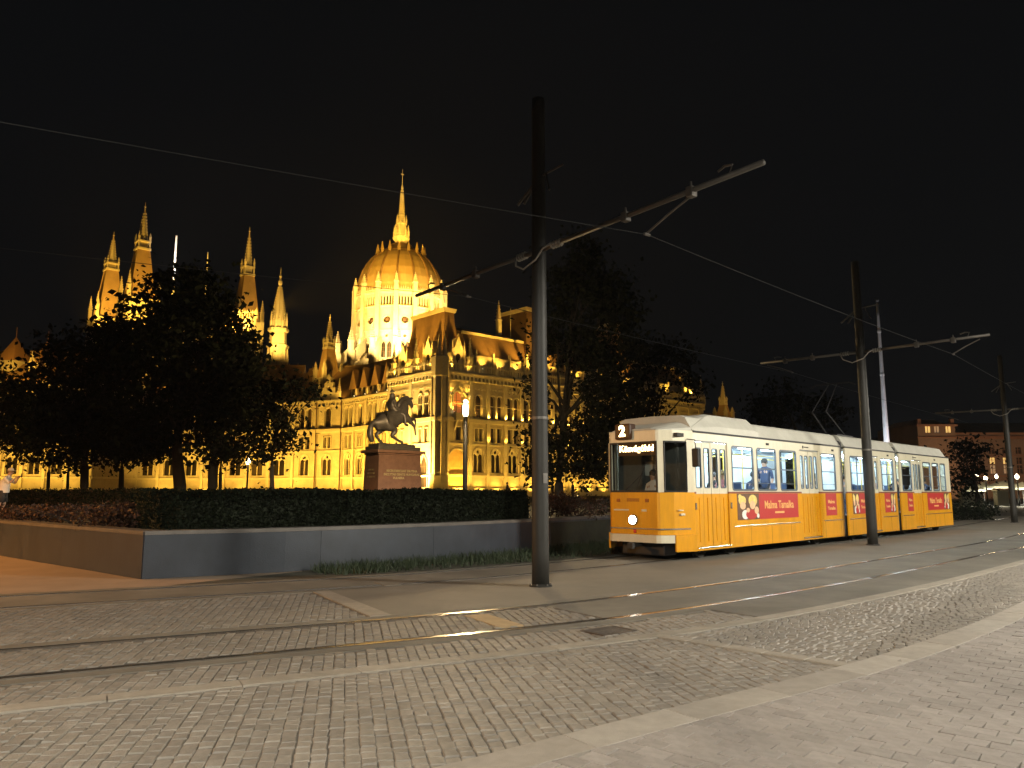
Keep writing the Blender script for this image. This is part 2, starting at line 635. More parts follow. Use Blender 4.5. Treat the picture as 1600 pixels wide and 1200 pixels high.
# ---- the sett road between the granite strip and the kerb
road_top = [T(s, 2.005) for s in np.arange(-9, 34, 0.5)]
kr = [tuple(p) for p in KROAD if -9 < p[0] < 25]
road_poly = [(p[0], p[1]) for p in road_top] + kr[::-1]
road_poly_wide = [T(s, 1.95)[:2] for s in np.arange(-9, 34, 0.5)] + [tuple(p) for p in kerb_o(KC, 0.05) if -9 < p[0] < 25][::-1]
mb = MB()
tr = tessellate_polygon([[Vector((x, y, 0)) for x, y in road_poly]])
mb.add([(x, y, -0.0095) for x, y in road_poly], [tuple(t) for t in tr])
road = mb.build('sett_road', M_bed); tag(road, kind='structure')
DG0, DG1 = np.array((1.62, 8.93)), np.array((3.16, 7.38))
dgd = (DG1 - DG0) / np.linalg.norm(DG1 - DG0); dgn = np.array((-dgd[1], dgd[0]))   # + = right/far side


def road_test(lo, hi):
    def f(P, pts):
        ok = np.ones(len(P), bool)
        for dx in (-1, 1):
            for dy in (-1, 1):
                h = np.array([p[2] for p in pts]); l = np.array([p[3] for p in pts]) * 0.46
                Q = P + np.stack([np.cos(h) * 0.01 * dx - np.sin(h) * 0.01 * dy, np.sin(h) * 0.01 * dx + np.cos(h) * 0.01 * dy], 1)
                ok &= inpoly(Q, road_poly_wide)
        d = (P - DG0) @ dgn
        return ok & (d > lo) & (d < hi)
    return f


ROW = math.atan2(-0.98, 0.21)
pts1 = grid_pts((-9, 5, 1.5, 10.5), ROW, 0.1, 0.125, rng)
lay(pts1, road_test(-99, -0.06), 0.1035, road, 'sett', M_sett, joint=0.0085)
pts2 = grid_pts((0.5, 15, 6, 21), R(-38), 0.095, 0.105, rng, arcs=0.22)
lay(pts2, road_test(0.06, 99), 0.096, road, 'small_sett', M_sett, joint=0.0085, n_single=0)
# diagonal row of light stones across the road
L = np.linalg.norm(DG1 - DG0)
for k in range(5):
    a, b = L * k / 5 + 0.004, L * (k + 1) / 5 - 0.004
    c = DG0 + dgd * (a + b) / 2
    MB().cbox(-(b - a) / 2, (b - a) / 2, -0.085, 0.085, -0.06, 0.014, 0.006).build('strip_stone', M_strip, road, (c[0], c[1], 0), (0, 0, math.atan2(dgd[1], dgd[0])))

# granite strip beside the near track
for k in range(46):
    s0 = -14 + k * 1.0
    b = MB()
    vs = []
    n = 3
    for i in range(n + 1):
        s = s0 + 0.004 + (1.0 - 0.008) * i / n
        for o in (1.785, 1.992):
            for z in (0.013 + 0.001 * math.sin(k * 3.7), -0.06):
                vs.append(T(s, o, z))
    fs = []
    for i in range(n):
        q = 4 * i
        fs += [(q, q + 2, q + 6, q + 4), (q + 1, q + 5, q + 7, q + 3), (q, q + 4, q + 5, q + 1), (q + 2, q + 3, q + 7, q + 6)]
    fs += [(0, 1, 3, 2), (4 * n, 4 * n + 2, 4 * n + 3, 4 * n + 1)]
    b.add(vs, fs).build('strip_stone', M_strip, road)

# setts between and beside the near rails, left of the slab track


def bed_test(o0, o1, s1):
    def f(P, pts):
        s, o = invT(P)
        return (o > o0) & (o < o1) & (s < s1) & (s > -12)
    return f


ptsb = grid_pts((-9, 4.5, 3, 12.5), ROW, 0.1, 0.125, rng)
lay(ptsb, bed_test(-GAUGE + gap + 0.05, GAUGE - gap - 0.05, S_SLAB - 0.06), 0.098, near_bed, 'sett', M_sett, joint=0.0085, n_single=120)
lay(ptsb, bed_test(0.985 + 0.05, 1.77 - 0.05, S_SLAB + 1.5), 0.098, near_bed, 'sett', M_sett, joint=0.0085, n_single=120)
ptsc = grid_pts((-10, 1.5, 5, 14.5), ROW, 0.1, 0.125, rng)
lay(ptsc, bed_test(FAR_O + 1.06, -1.06, S_RES - 0.36), 0.098, res, 'sett', M_sett, joint=0.0085, n_single=120)

# yellowish cross strip in the near track, and a paler one in the far track
M_cross = mat('cross_strip', (0.3192, 0.228, 0.1216), 0.75, var=0.2, scale=5, bump=0.3)
pc = [(-0.62, 10.33), (-0.33, 10.45), (0.14, 9.6), (-0.15, 9.46)]
MB().add([(x, y, 0.008) for x, y in pc] + [(x, y, -0.05) for x, y in pc], [(0, 1, 2, 3), (0, 4, 5, 1), (1, 5, 6, 2), (2, 6, 7, 3), (3, 7, 4, 0)]).build('cross_strip', M_cross, near_bed)
pc = [G(585, 910), G(607, 909), G(628, 914), G(603, 916)]
MB().add([(x, y, 0.008) for x, y in pc] + [(x, y, -0.05) for x, y in pc], [(0, 1, 2, 3), (0, 4, 5, 1), (1, 5, 6, 2), (2, 6, 7, 3), (3, 7, 4, 0)]).build('cross_strip', M_conc2, near_bed)

# ---- kerb
kerb = empty('kerb'); tag(kerb, kind='structure')
ka = np.concatenate([[0], np.cumsum(np.linalg.norm(np.diff(KC, axis=0), axis=1))])
kz = ka[np.argmin(np.hypot(KC[:, 0] + 0.37, KC[:, 1] - 4.78))]
kt = np.gradient(KC, axis=0); kt /= np.linalg.norm(kt, axis=1)[:, None]


def KT(s, o):
    a = s + kz
    x, y = np.interp(a, ka, KC[:, 0]), np.interp(a, ka, KC[:, 1])
    tx, ty = np.interp(a, ka, kt[:, 0]), np.interp(a, ka, kt[:, 1])
    return float(x + ty * o), float(y - tx * o)


M_kerbs = [M_kerb, mat('granite_kerb_b', (0.2546, 0.228, 0.1938), 0.7, var=0.14, scale=7, bump=0.3, bscale=120), mat('granite_kerb_c', (0.2926, 0.266, 0.228), 0.7, var=0.14, scale=7, bump=0.3, bscale=120)]
kk = -7.3; ki = 0
while kk < 30:
    ln = rng.uniform(0.85, 1.15)
    vs = []; n = 4; zt = 0.0235 + rng.uniform(-0.001, 0.001)
    for i in range(n + 1):
        s = kk + 0.005 + (ln - 0.01) * i / n
        for o, z in ((0.0, -0.08), (0.0, zt - 0.018), (0.016, zt), (0.338, zt), (0.34, zt - 0.002), (0.34, -0.08)):
            vs.append((*KT(s, o), z))
    fs = []
    for i in range(n):
        q = 6 * i
        for j in range(5): fs.append((q + j, q + j + 1, q + j + 7, q + j + 6))
    fs += [tuple(range(6)), tuple(range(6 * n, 6 * n + 6))]
    MB().add(vs, fs).build('kerb_stone', M_kerbs[ki % 3], kerb)
    kk += ln; ki += 1

# ---- pavement of rectangular pavers
kp = [tuple(p) for p in KPAV if -11 < p[0] < 40]
pav_poly = kp + [(60, 40), (60, -20), (-11, -20)]
pav_wide = [tuple(p) for p in kerb_o(KC, 0.27) if -11 < p[0] < 40] + [(60, 40), (60, -20), (-11, -20)]
tr = tessellate_polygon([[Vector((x, y, 0)) for x, y in pav_poly]])
M_pbed = mat('pavement_bed', (0.076, 0.06688, 0.057), 0.95, var=0.2, scale=8)
pavement = MB().add([(x, y, -0.006) for x, y in pav_poly], [tuple(t) for t in tr]).build('pavement', M_pbed)
tag(pavement, kind='structure')
PANG = math.atan2(-0.63, 0.73)
ptsp = grid_pts((-2, 14, 2.5, 14.5), PANG, 0.15, 0.2, rng)


def pav_test(P, pts):
    ok = np.ones(len(P), bool)
    h = np.array([p[2] for p in pts])
    for dx in (-1, 1):
        for dy in (-1, 1):
            Q = P + np.stack([np.cos(h) * 0.01 * dx - np.sin(h) * 0.01 * dy, np.sin(h) * 0.01 * dx + np.cos(h) * 0.01 * dy], 1)
            ok &= inpoly(Q, pav_wide)
    return ok & (P[:, 1] > 2.6) & (P[:, 0] < 13.5) & (P[:, 1] < 14)


# regular lengths for pavers
ptsp = [(p[0], p[1], p[2], 0.2) for p in ptsp]
ptsp2 = []
ca, sa = math.cos(PANG), math.sin(PANG)
for r_ in range(-75, 75):
    for c_ in range(-50, 50):
        pp = c_ * 0.203 + (0.1015 if r_ % 2 else 0); qq = r_ * 0.152
        ptsp2.append((5.5 + pp * ca - qq * sa, 8 + pp * sa + qq * ca, PANG, 0.203))
lay(ptsp2, pav_test, 0.152, pavement, 'paver', M_pav, h=0.05, c=0.0022, joint=0.007, z=0.02)
# slab surface farther away along the pavement
fpoly = [tuple(p) for p in KPAV if 9.5 < p[0] < 40] + [(60, 40), (60, -20), (13.9, -20), (13.9, 13.5)]

# drain cover by the strip
mh = empty('drain_cover', (1.12, 9.22, 0.0), R(38)); tag(mh, 'rusty rectangular iron drain grate set in the setts beside the track', 'drain cover')
M_iron = mat('cast_iron', (0.075, 0.058, 0.045), 0.65, metal=0.4, var=0.35, scale=14, bump=0.3)
b = MB()
b.box(-.27, .27, -.19, -.16, -.05, .012); b.box(-.27, .27, .16, .19, -.05, .012); b.box(-.27, -.24, -.16, .16, -.05, .012); b.box(.24, .27, -.16, .16, -.05, .012)
b.build('frame', M_iron, mh)
for k in range(7):
    MB().cbox(-.238, .238, -.152 + k * .045, -.152 + k * .045 + .028, -.045, .009, .004).build('bar', M_iron, mh)
MB().box(-.235, .235, -.155, .155, -.1, -.06).build('pit', M_groove, mh)

# ---- plaza at the left, between wall and track
wl = [(-6.85, 14.58), (-3.99, 16.36), (-0.5, 19.75), (2.98, 24.29), (9.2, 31.4), (16, 39)]
wl_left = [(-6.85, 14.58), (-13.01, 19.93), (-30, 34.7), (-60, 60.8)]
pp = [T(s, FAR_O - 1.06)[:2] for s in np.arange(-16, 6, 0.5)] + [(-3.9, 16.4), (-6.8, 14.62), (-13.0, 19.95), (-60, 60.9), (-60, 0)]
tr = tessellate_polygon([[Vector((x, y, 0)) for x, y in pp]])
plz = MB().add([(x, y, -0.004) for x, y in pp], [tuple(t) for t in tr]).build('plaza', M_plaza); tag(plz, kind='structure')

# ---- terrace behind the retaining wall
M_soil = mat('lawn_soil', (0.035, 0.033, 0.018), 0.95, var=0.4, scale=2, bump=0.4)
tp = [(-6.6, 14.9), (-3.85, 16.6), (-0.4, 19.9), (3.1, 24.4), (9.3, 31.6), (15.7, 39.2), (14, 60), (160, 280), (160, 420), (-320, 420), (-320, 280), (-60, 61.2)]
tr = tessellate_polygon([[Vector((x, y, 0)) for x, y in tp]])
ter = MB().add([(x, y, 0.75) for x, y in tp] + [(x, y, -0.1) for x, y in tp], [tuple(t) for t in tr] + [(i, (i + 1) % len(tp), len(tp) + (i + 1) % len(tp), len(tp) + i) for i in range(len(tp))]).build('terrace', M_soil)
tag(ter, kind='structure')

# ---- retaining wall
M_wall = mat('dark_granite', (0.036, 0.043, 0.055), 0.4, var=0.25, scale=1.5, bump=0.15, bscale=40, dirt=((0.045, 0.052, 0.064), 2.2, 0.4), stretch=(1.0, 1.0, 0.18))
M_cope = mat('granite_coping', (0.11, 0.098, 0.086), 0.5, var=0.2, scale=3)
wall = empty('retaining_wall', (-6.85, 14.58, 0)); tag(wall, 'low dark granite retaining wall with a sharp corner, in front of the hedge', 'wall')
O = np.array((-6.85, 14.58))


def wall_run(pts, h, t, z0=0.0, inset=0.0):
    """solid wall along pts, outer face on the right-hand side of travel"""
    c = np.array(pts, float) - O
    tn = np.gradient(c, axis=0); tn /= np.linalg.norm(tn, axis=1)[:, None]
    out = np.stack([tn[:, 1], -tn[:, 0]], 1)
    return c + out * inset, c - out * (t - inset)


fine = catmull([(-9.7, 12.8)] + wl + [(22, 46)], 0.6)
fine = np.vstack([fine, [wl[-1]]])


def wall_mesh(pts, z0, z1, inset, t):
    a, b_ = wall_run(pts, 0, t, 0, inset)
    n = len(a)
    vs = [(p[0], p[1], z0) for p in a] + [(p[0], p[1], z1) for p in a] + [(p[0], p[1], z0) for p in b_] + [(p[0], p[1], z1) for p in b_]
    fs = []
    for i in range(n - 1):
        fs += [(i, i + 1, n + i + 1, n + i), (n + i, n + i + 1, 3 * n + i + 1, 3 * n + i), (2 * n + i, 3 * n + i, 3 * n + i + 1, 2 * n + i + 1)]
    fs += [(0, n, 3 * n, 2 * n), (n - 1, 3 * n - 1, 4 * n - 1, 2 * n - 1)]
    return MB().add(vs, fs)


# facing slabs of the right-hand run, each a panel
k = 0
while k < len(fine) - 1:
    e = min(k + 5, len(fine) - 1)
    seg = fine[k:e + 1].copy()
    d = (seg[-1] - seg[0]) / np.linalg.norm(seg[-1] - seg[0])
    seg[-1] = seg[-1] - d * 0.006
    wall_mesh(seg, 0.0, 0.80, 0.0, 0.35).build('panel', M_wall, wall)
    k = e
wall_mesh(fine, 0.802, 0.875, 0.012, 0.42).build('coping', M_cope, wall)
lw = [np.array(p) for p in wl_left[::-1]]
run = []
for a, b_ in zip(lw[:-1], lw[1:]):
    n = max(2, int(np.linalg.norm(b_ - a) / 3.0))
    run += [a + (b_ - a) * i / n for i in range(n)]
run.append(lw[-1] + np.array((-0.03, 0.02)))
run = np.array(run)
for i in range(len(run) - 1):
    seg = run[i:i + 2].copy()
    d = (seg[1] - seg[0]) / np.linalg.norm(seg[1] - seg[0]); seg[1] -= d * 0.006
    wall_mesh(np.array([seg[0], (seg[0] + seg[1]) / 2, seg[1]]), 0.0, 0.80, 0.0, 0.35).build('panel', M_wall, wall)
wall_mesh(run, 0.803, 0.876, 0.012, 0.42).build('coping', M_cope, wall)
# ================================================================ FOLIAGE
nrng = np.random.default_rng(11)


def leaf_mesh(name, C, size, mats, rng=nrng, bias=0.0, aspect=0.62):
    """one small pointed leaf quad per centre, random orientation"""
    C = np.asarray(C, float); n = len(C)
    a = rng.normal(size=(n, 3)); a /= np.linalg.norm(a, axis=1)[:, None]
    b = rng.normal(size=(n, 3)); b -= (b * a).sum(1)[:, None] * a
    b /= np.linalg.norm(b, axis=1)[:, None]
    sz = size * (0.5 + 1.1 * rng.random(n) ** 1.7)[:, None]
    nn = np.cross(a, b)
    V = np.empty((n, 4, 3))
    V[:, 0] = C - a * sz * 0.5
    V[:, 1] = C + b * sz * 0.5 * aspect + nn * sz * 0.1
    V[:, 2] = C + a * sz * 0.5
    V[:, 3] = C - b * sz * 0.5 * aspect + nn * sz * 0.1
    me = bpy.data.meshes.new(name)
    F = np.arange(n * 4).reshape(n, 4)
    me.from_pydata(V.reshape(-1, 3).tolist(), [], F.tolist())
    for m in mats: me.materials.append(m)
    me.polygons.foreach_set('material_index', rng.integers(0, len(mats), n).astype(np.int32))
    me.update()
    return me


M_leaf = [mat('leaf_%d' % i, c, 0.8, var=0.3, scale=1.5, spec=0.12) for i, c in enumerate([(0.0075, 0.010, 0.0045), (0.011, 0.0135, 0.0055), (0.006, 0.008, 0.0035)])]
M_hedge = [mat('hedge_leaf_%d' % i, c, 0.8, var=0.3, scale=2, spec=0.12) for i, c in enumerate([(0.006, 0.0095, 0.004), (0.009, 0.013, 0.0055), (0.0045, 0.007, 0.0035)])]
M_red = [mat('red_leaf_%d' % i, c, 0.6, var=0.3, scale=2, spec=0.3) for i, c in enumerate([(0.05, 0.02, 0.012), (0.068, 0.031, 0.017), (0.03, 0.018, 0.009)])]
M_bark = mat('bark', (0.022, 0.017, 0.012), 0.9, var=0.4, scale=5, bump=0.6)
M_grass = [mat('grass_%d' % i, c, 0.7, var=0.3, scale=3) for i, c in enumerate([(0.016, 0.028, 0.009), (0.024, 0.036, 0.012)])]

# hedge along the top of the wall
hl = [np.array(p) for p in fine]
hl = np.array([p for p in hl if p[0] < 0.95])
tn = np.gradient(hl, axis=0); tn /= np.linalg.norm(tn, axis=1)[:, None]
inn = np.stack([-tn[:, 1], tn[:, 0]], 1)
hs0 = hl + inn * 0.55; hs1 = hl + inn * 3.0
hs0[0] += np.array((0.15, 0.45)); hs1[0] = hs0[0] + np.array((-1.7, 2.2))
hs1[1] = (hs1[0] + hs1[2]) / 2
hedge = empty('hedge', (hs0[0][0], hs0[0][1], 0.75)); tag(hedge, 'long dark green clipped hedge on top of the granite wall, below the horse statue', 'hedge')
hO = np.array((hs0[0][0], hs0[0][1], 0.75))
n = len(hs0)
HT = 0.84
prof = [(0.0, 0.0), (0.0, HT - 0.14), (0.14, HT - 0.02), (0.5, HT), (0.86, HT - 0.02), (1.0, HT - 0.14), (1.0, 0.0)]
vs = []
for i in range(n):
    for t, z in prof:
        p = hs0[i] * (1 - t) + hs1[i] * t
        vs.append((p[0] - hO[0], p[1] - hO[1], z * 0.96))
fs = []
k = len(prof)
for i in range(n - 1):
    for j in range(k - 1): fs.append((i * k + j, i * k + j + 1, (i + 1) * k + j + 1, (i + 1) * k + j))
fs += [tuple(range(k)), tuple(range((n - 1) * k, n * k))]
M_core = mat('hedge_core', (0.012, 0.017, 0.007), 0.95, var=0.4, scale=8, bump=0.6)
MB().add(vs, fs).build('branches', M_core, hedge)
pts = []
for _ in range(46000):
    i = nrng.integers(0, n - 1); f = nrng.random()
    a = hs0[i] * (1 - f) + hs0[i + 1] * f; b_ = hs1[i] * (1 - f) + hs1[i + 1] * f
    if nrng.random() < 0.62:
        t, z = 0.0, nrng.random() * HT
        if z > HT - 0.12: t = 0.03
    else:
        t, z = nrng.random() ** 1.5, HT
    p = a * (1 - t) + b_ * t
    j = nrng.normal(size=3) * np.array((0.035, 0.035, 0.03))
    z2 = z + 0.02 * math.sin(p[0] * 2.1) + 0.02 * math.sin(p[1] * 3.7 + 1)
    pts.append((p[0] - hO[0] + j[0], p[1] - hO[1] + j[1], z2 + j[2]))
# left end cap
for _ in range(2600):
    t = nrng.random(); z = nrng.random() * HT
    p = hs0[0] * (1 - t) + hs1[0] * t
    j = nrng.normal(size=3) * 0.04
    pts.append((p[0] - hO[0] + j[0], p[1] - hO[1] + j[1], z + j[2]))
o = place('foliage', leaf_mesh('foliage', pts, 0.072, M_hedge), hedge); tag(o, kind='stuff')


def shrub(name, label, cat, x, y, z, rx, ry, h, n, size, mats, group=None):
    r = empty(name, (x, y, z)); tag(r, label, cat, group)
    st = MB()
    for k in range(7):
        a = random.uniform(0, 6.28); q = random.uniform(0.3, 0.8)
        st.tube((0, 0, 0), (math.cos(a) * rx * q, math.sin(a) * ry * q, h * random.uniform(0.5, 0.85)), 0.02, 0.006, 5)
    st.build('stems', M_bark, r)
    pts = []
    lumps = [(random.uniform(-.6, .6) * rx, random.uniform(-.6, .6) * ry, random.uniform(.35, .7) * h, random.uniform(.3, .55)) for _ in range(9)]
    for k in range(n):
        l = lumps[k % 9]
        d = nrng.normal(size=3); d /= np.linalg.norm(d); q = nrng.random() ** 0.4
        pts.append((l[0] + d[0] * q * rx * l[3], l[1] + d[1] * q * ry * l[3], max(0.02, l[2] + d[2] * q * h * 0.5)))
    f = place('foliage', leaf_mesh('foliage', pts, size, mats), r); tag(f, kind='stuff')
    return r


shrub('shrub', 'low reddish shrub spreading over the wall coping beside the hedge end', 'shrub', -8.3, 17.3, 0.75, 1.3, 0.8, 0.62, 3600, 0.07, M_red)
shrub('shrub', 'reddish brown shrub bed between the person in white and the clipped hedge', 'shrub', -11.2, 20.2, 0.75, 2.1, 0.9, 0.55, 3600, 0.07, M_red)
shrub('shrub', 'flat rusty ground cover at the feet of the person in white', 'shrub', -14.6, 24.2, 0.75, 1.9, 0.9, 0.42, 2600, 0.08, M_red)
shrub('shrub', 'brownish flowering shrub behind the overhead line pole, right of the hedge', 'shrub', 1.9, 23.6, 0.75, 1.3, 0.8, 0.75, 3400, 0.07, M_red)
shrub('shrub', 'low loose shrub between the pole and the front of the tram', 'shrub', 3.7, 26.3, 0.75, 1.4, 0.9, 0.7, 2600, 0.07, M_hedge)
# low hedge seen beyond the back of the tram
shrub('shrub', 'dark green low shrub bed just past the back of the tram', 'shrub', 26.2, 45.5, 0.0, 2.6, 1.4, 1.15, 4200, 0.12, M_hedge)

# second hedge farther back at the left
h2a, h2b = np.array((-15.9, 32.6)), np.array((-34.0, 42.5))
h2 = empty('hedge', (h2a[0], h2a[1], 0.75)); tag(h2, 'dark brownish hedge behind the person in white, under the left trees', 'hedge')
dd = h2b - h2a; LL = np.linalg.norm(dd); h2.rotation_euler = (0, 0, math.atan2(dd[1], dd[0]))
MB().cbox(0, LL, -1.3, 0.0, 0, 0.86, 0.12).build('branches', M_core, h2)
pts = []
for _ in range(17000):
    q = nrng.random(); x = nrng.random() * LL
    if q < 0.62: p = (x, 0.02, nrng.random() * 0.9)
    elif q < 0.92: p = (x, -nrng.random() * 1.3, 0.88)
    else: p = (0.0, -nrng.random() * 1.3, nrng.random() * 0.88)
    j = nrng.normal(size=3) * 0.05
    pts.append((p[0] + j[0], p[1] + j[1], p[2] + j[2] + 0.04 * math.sin(x * 1.7)))
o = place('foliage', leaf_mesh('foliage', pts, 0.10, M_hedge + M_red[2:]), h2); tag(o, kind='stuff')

# grass verge at the foot of the wall
gv, gf = [], []
gm = []
cnt = 0
while cnt < 8500:
    s = random.uniform(5.0, 26); o = random.uniform(-8.9, FAR_O - 1.15)
    p = np.array(T(s, o)[:2])
    j = np.argmin(np.hypot(fine[:, 0] - p[0], fine[:, 1] - p[1]))
    w = fine[j]; tw = fine[min(j + 1, len(fine) - 1)] - fine[max(j - 1, 0)]; tw = tw / np.linalg.norm(tw)
    dist = (p - w) @ np.array((tw[1], -tw[0]))
    if dist < 0.03 or dist > 2.3: continue
    if random.random() > math.exp(-dist * 1.4) * 1.3 + 0.12 + 0.4 * (math.sin(s * 1.3) > 0.5): continue
    h = random.uniform(0.07, 0.2) * (1.3 - dist * 0.3)
    a = random.uniform(0, 6.28); w_ = 0.012
    lx, ly = random.gauss(0, h * 0.4), random.gauss(0, h * 0.4)
    q = len(gv)
    gv += [(p[0] - math.cos(a) * w_, p[1] - math.sin(a) * w_, 0), (p[0] + math.cos(a) * w_, p[1] + math.sin(a) * w_, 0), (p[0] + lx, p[1] + ly, h)]
    gf.append((q, q + 1, q + 2)); cnt += 1
me = bpy.data.meshes.new('grass'); me.from_pydata(gv, [], gf)
for m in M_grass: me.materials.append(m)
me.polygons.foreach_set('material_index', [random.randrange(2) for _ in gf])
gr = place('grass', me); tag(gr, 'rough grass growing along the foot of the dark wall', 'grass', kind='stuff')
# soil under the grass
gp = [T(s, FAR_O - 1.06)[:2] for s in np.arange(2, 40, 1)]
gp2 = [tuple(p) for p in fine if p[0] > -4.5]
poly = gp + gp2[::-1]
tr = tessellate_polygon([[Vector((x, y, 0)) for x, y in poly]])
M_verge = mat('verge_soil', (0.05, 0.045, 0.025), 0.95, var=0.4, scale=3, bump=0.4)
vg = MB().add([(x, y, 0.003) for x, y in poly], [tuple(t) for t in tr]).build('grass_verge', M_verge); tag(vg, kind='structure')


def tree(name, label, Y, trunk_u, blobs, r_trunk, base_z=0.75, leaf=0.34, dens=0.66, lean=0.0, group=None, holes=()):
    bx = (trunk_u - 800) / 1200 * Y * 1.01
    root = empty(name, (bx, Y, base_z)); tag(root, label, 'tree', group)
    W = []
    for (u, v, ru, rv) in blobs:
        p = D(u, v, Y); k = Y / 1200 * 1.02
        W.append((p[0] - bx, (random.random() - 0.5) * ru * k * 0.8, p[2] - base_z, ru * k, rv * k, ru * rv))
    # trunk and limbs
    mb = MB(); mb.smooth = True
    low = min(w[2] - w[4] * 0.6 for w in W)
    top = max(w[2] for w in W)
    cx = sum(w[0] for w in W) / len(W)
    fork = max(1.6, low + 0.3)
    st = [(0, 0, -0.1), (lean * 0.25 + 0.02, 0.03, fork * 0.35), (lean * 0.6, -0.04, fork * 0.7), (lean, 0.0, fork), ((lean + cx) / 2, 0.1, fork + (top - fork) * 0.4), (cx, 0, fork + (top - fork) * 0.75)]
    mb.path(st, [r_trunk * 1.35, r_trunk, r_trunk * 0.9, r_trunk * 0.82, r_trunk * 0.5, r_trunk * 0.15], 9)
    for w in W:
        a = Vector(st[3]).lerp(Vector(st[4]), random.random() * 0.9)
        e = Vector((w[0], w[1], w[2]))
        mid = a.lerp(e, 0.5) + Vector((random.uniform(-.3, .3), random.uniform(-.3, .3), 0.25))
        mb.path([a, mid, e], [r_trunk * 0.42, r_trunk * 0.28, r_trunk * 0.07], 6)
        for _ in range(4):
            f = e + Vector((random.uniform(-1, 1) * w[3], random.uniform(-1, 1) * w[3], random.uniform(-.7, .9) * w[4]))
            mb.path([mid.lerp(e, 0.4), mid.lerp(f, 0.6), f], [r_trunk * 0.16, r_trunk * 0.1, r_trunk * 0.03], 5)
    mb.build('trunk', M_bark, root)
    pts = []
    for (x, y, z, rx, rz, ar) in W:
        nl = int(ar * dens * (42.0 / Y) ** -0.0)
        nc = max(6, nl // 26)
        cl = []
        for _ in range(nc):
            d = nrng.normal(size=3); d /= np.linalg.norm(d)
            q = nrng.random() ** 0.42
            cl.append(np.array((x + d[0] * q * rx, y + d[1] * q * rx, z + d[2] * q * rz)))
        for i in range(nl):
            c = cl[i % nc]
            sp = (0.22 + 0.11 * ((i * 7) % 5)) * (1.0 if Y < 50 else 1.2)
            pts.append(c + nrng.normal(size=3) * np.array((sp, sp, sp * 0.7)))
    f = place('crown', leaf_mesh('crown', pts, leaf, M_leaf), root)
    return root


tree('tree', 'tallest dark tree of the left group, with a thick leaning trunk', 42, 292, [(290, 470, 70, 46), (250, 520, 66, 56), (330, 500, 56, 56), (300, 575, 85, 62), (365, 555, 36, 50), (240, 610, 78, 60), (325, 640, 62, 50), (290, 440, 40, 18), (225, 680, 60, 40)], 0.33, lean=-0.35, dens=0.52)
tree('tree', 'broad dark tree left of the tallest one, slim trunk above red shrubs', 46, 143, [(150, 560, 72, 48), (105, 615, 72, 56), (190, 545, 48, 42), (125, 675, 95, 46), (195, 690, 60, 34), (60, 640, 46, 48), (168, 512, 28, 20)], 0.24)
tree('tree', 'dark tree close to the right of the tallest left tree', 47, 340, [(360, 620, 50, 62), (388, 560, 22, 46), (340, 690, 44, 34), (383, 655, 30, 36)], 0.3, dens=0.42)
tree('tree', 'small slender tree with a branch reaching right in front of the lit facade', 40, 431, [(430, 612, 26, 22), (431, 660, 25, 27), (420, 702, 30, 18), (468, 604, 26, 14), (492, 620, 12, 11), (446, 690, 18, 18), (408, 640, 22, 38)], 0.12, leaf=0.24, dens=0.8)
tree('tree', 'dark tree cut off by the left edge of the picture', 38, -40, [(8, 640, 36, 44), (24, 690, 30, 30), (-50, 620, 60, 80), (10, 604, 22, 16)], 0.26, leaf=0.24)
tree('tree', 'low rounded tree with a thin trunk behind the left group', 55, 200, [(195, 705, 52, 24), (215, 665, 58, 46), (170, 650, 50, 40)], 0.18, leaf=0.3)
tree('tree', 'young low tree far behind the red shrubs', 70, 88, [(88, 690, 40, 26), (100, 715, 42, 18), (60, 700, 30, 24)], 0.16, leaf=0.34)
tree('tree', 'young tree with low foliage left of the wide tree trunk', 74, 118, [(118, 722, 26, 12), (135, 705, 30, 20)], 0.14, leaf=0.34)
tree('tree', 'young tree just left of the lit lamp post among the left trees', 60, 352, [(352, 700, 26, 30), (372, 712, 26, 20), (395, 690, 20, 18)], 0.13, leaf=0.3)
tree('tree', 'large dark tree right behind the nearest overhead line pole', 55, 872, [(905, 440, 50, 46), (950, 475, 46, 54), (880, 530, 50, 48), (955, 560, 52, 62), (925, 690, 66, 50), (846, 690, 26, 46), (962, 650, 48, 56), (838, 612, 16, 26), (836, 556, 15, 9), (918, 402, 26, 24), (903, 378, 13, 14), (850, 735, 40, 20), (940, 735, 50, 24), (930, 610, 30, 30), (870, 480, 24, 24)], 0.34, leaf=0.36)
tree('tree', 'dark tree above the front of the tram', 62, 1010, [(1005, 560, 34, 42), (1055, 556, 38, 30), (1000, 630, 42, 46), (1085, 600, 20, 26), (985, 710, 36, 40), (1020, 690, 30, 30)], 0.26, leaf=0.34)
tree('tree', 'barely visible dark tree behind the tram roof near the small spire', 78, 1240, [(1215, 625, 44, 34), (1270, 645, 46, 28), (1200, 660, 36, 26)], 0.26, leaf=0.4)
tree('tree', 'dark tree beside the back of the tram in front of the brick building', 66, 1512, [(1510, 716, 24, 32), (1530, 702, 20, 18), (1500, 755, 22, 24), (1528, 742, 16, 16)], 0.2, base_z=0.0, leaf=0.34)
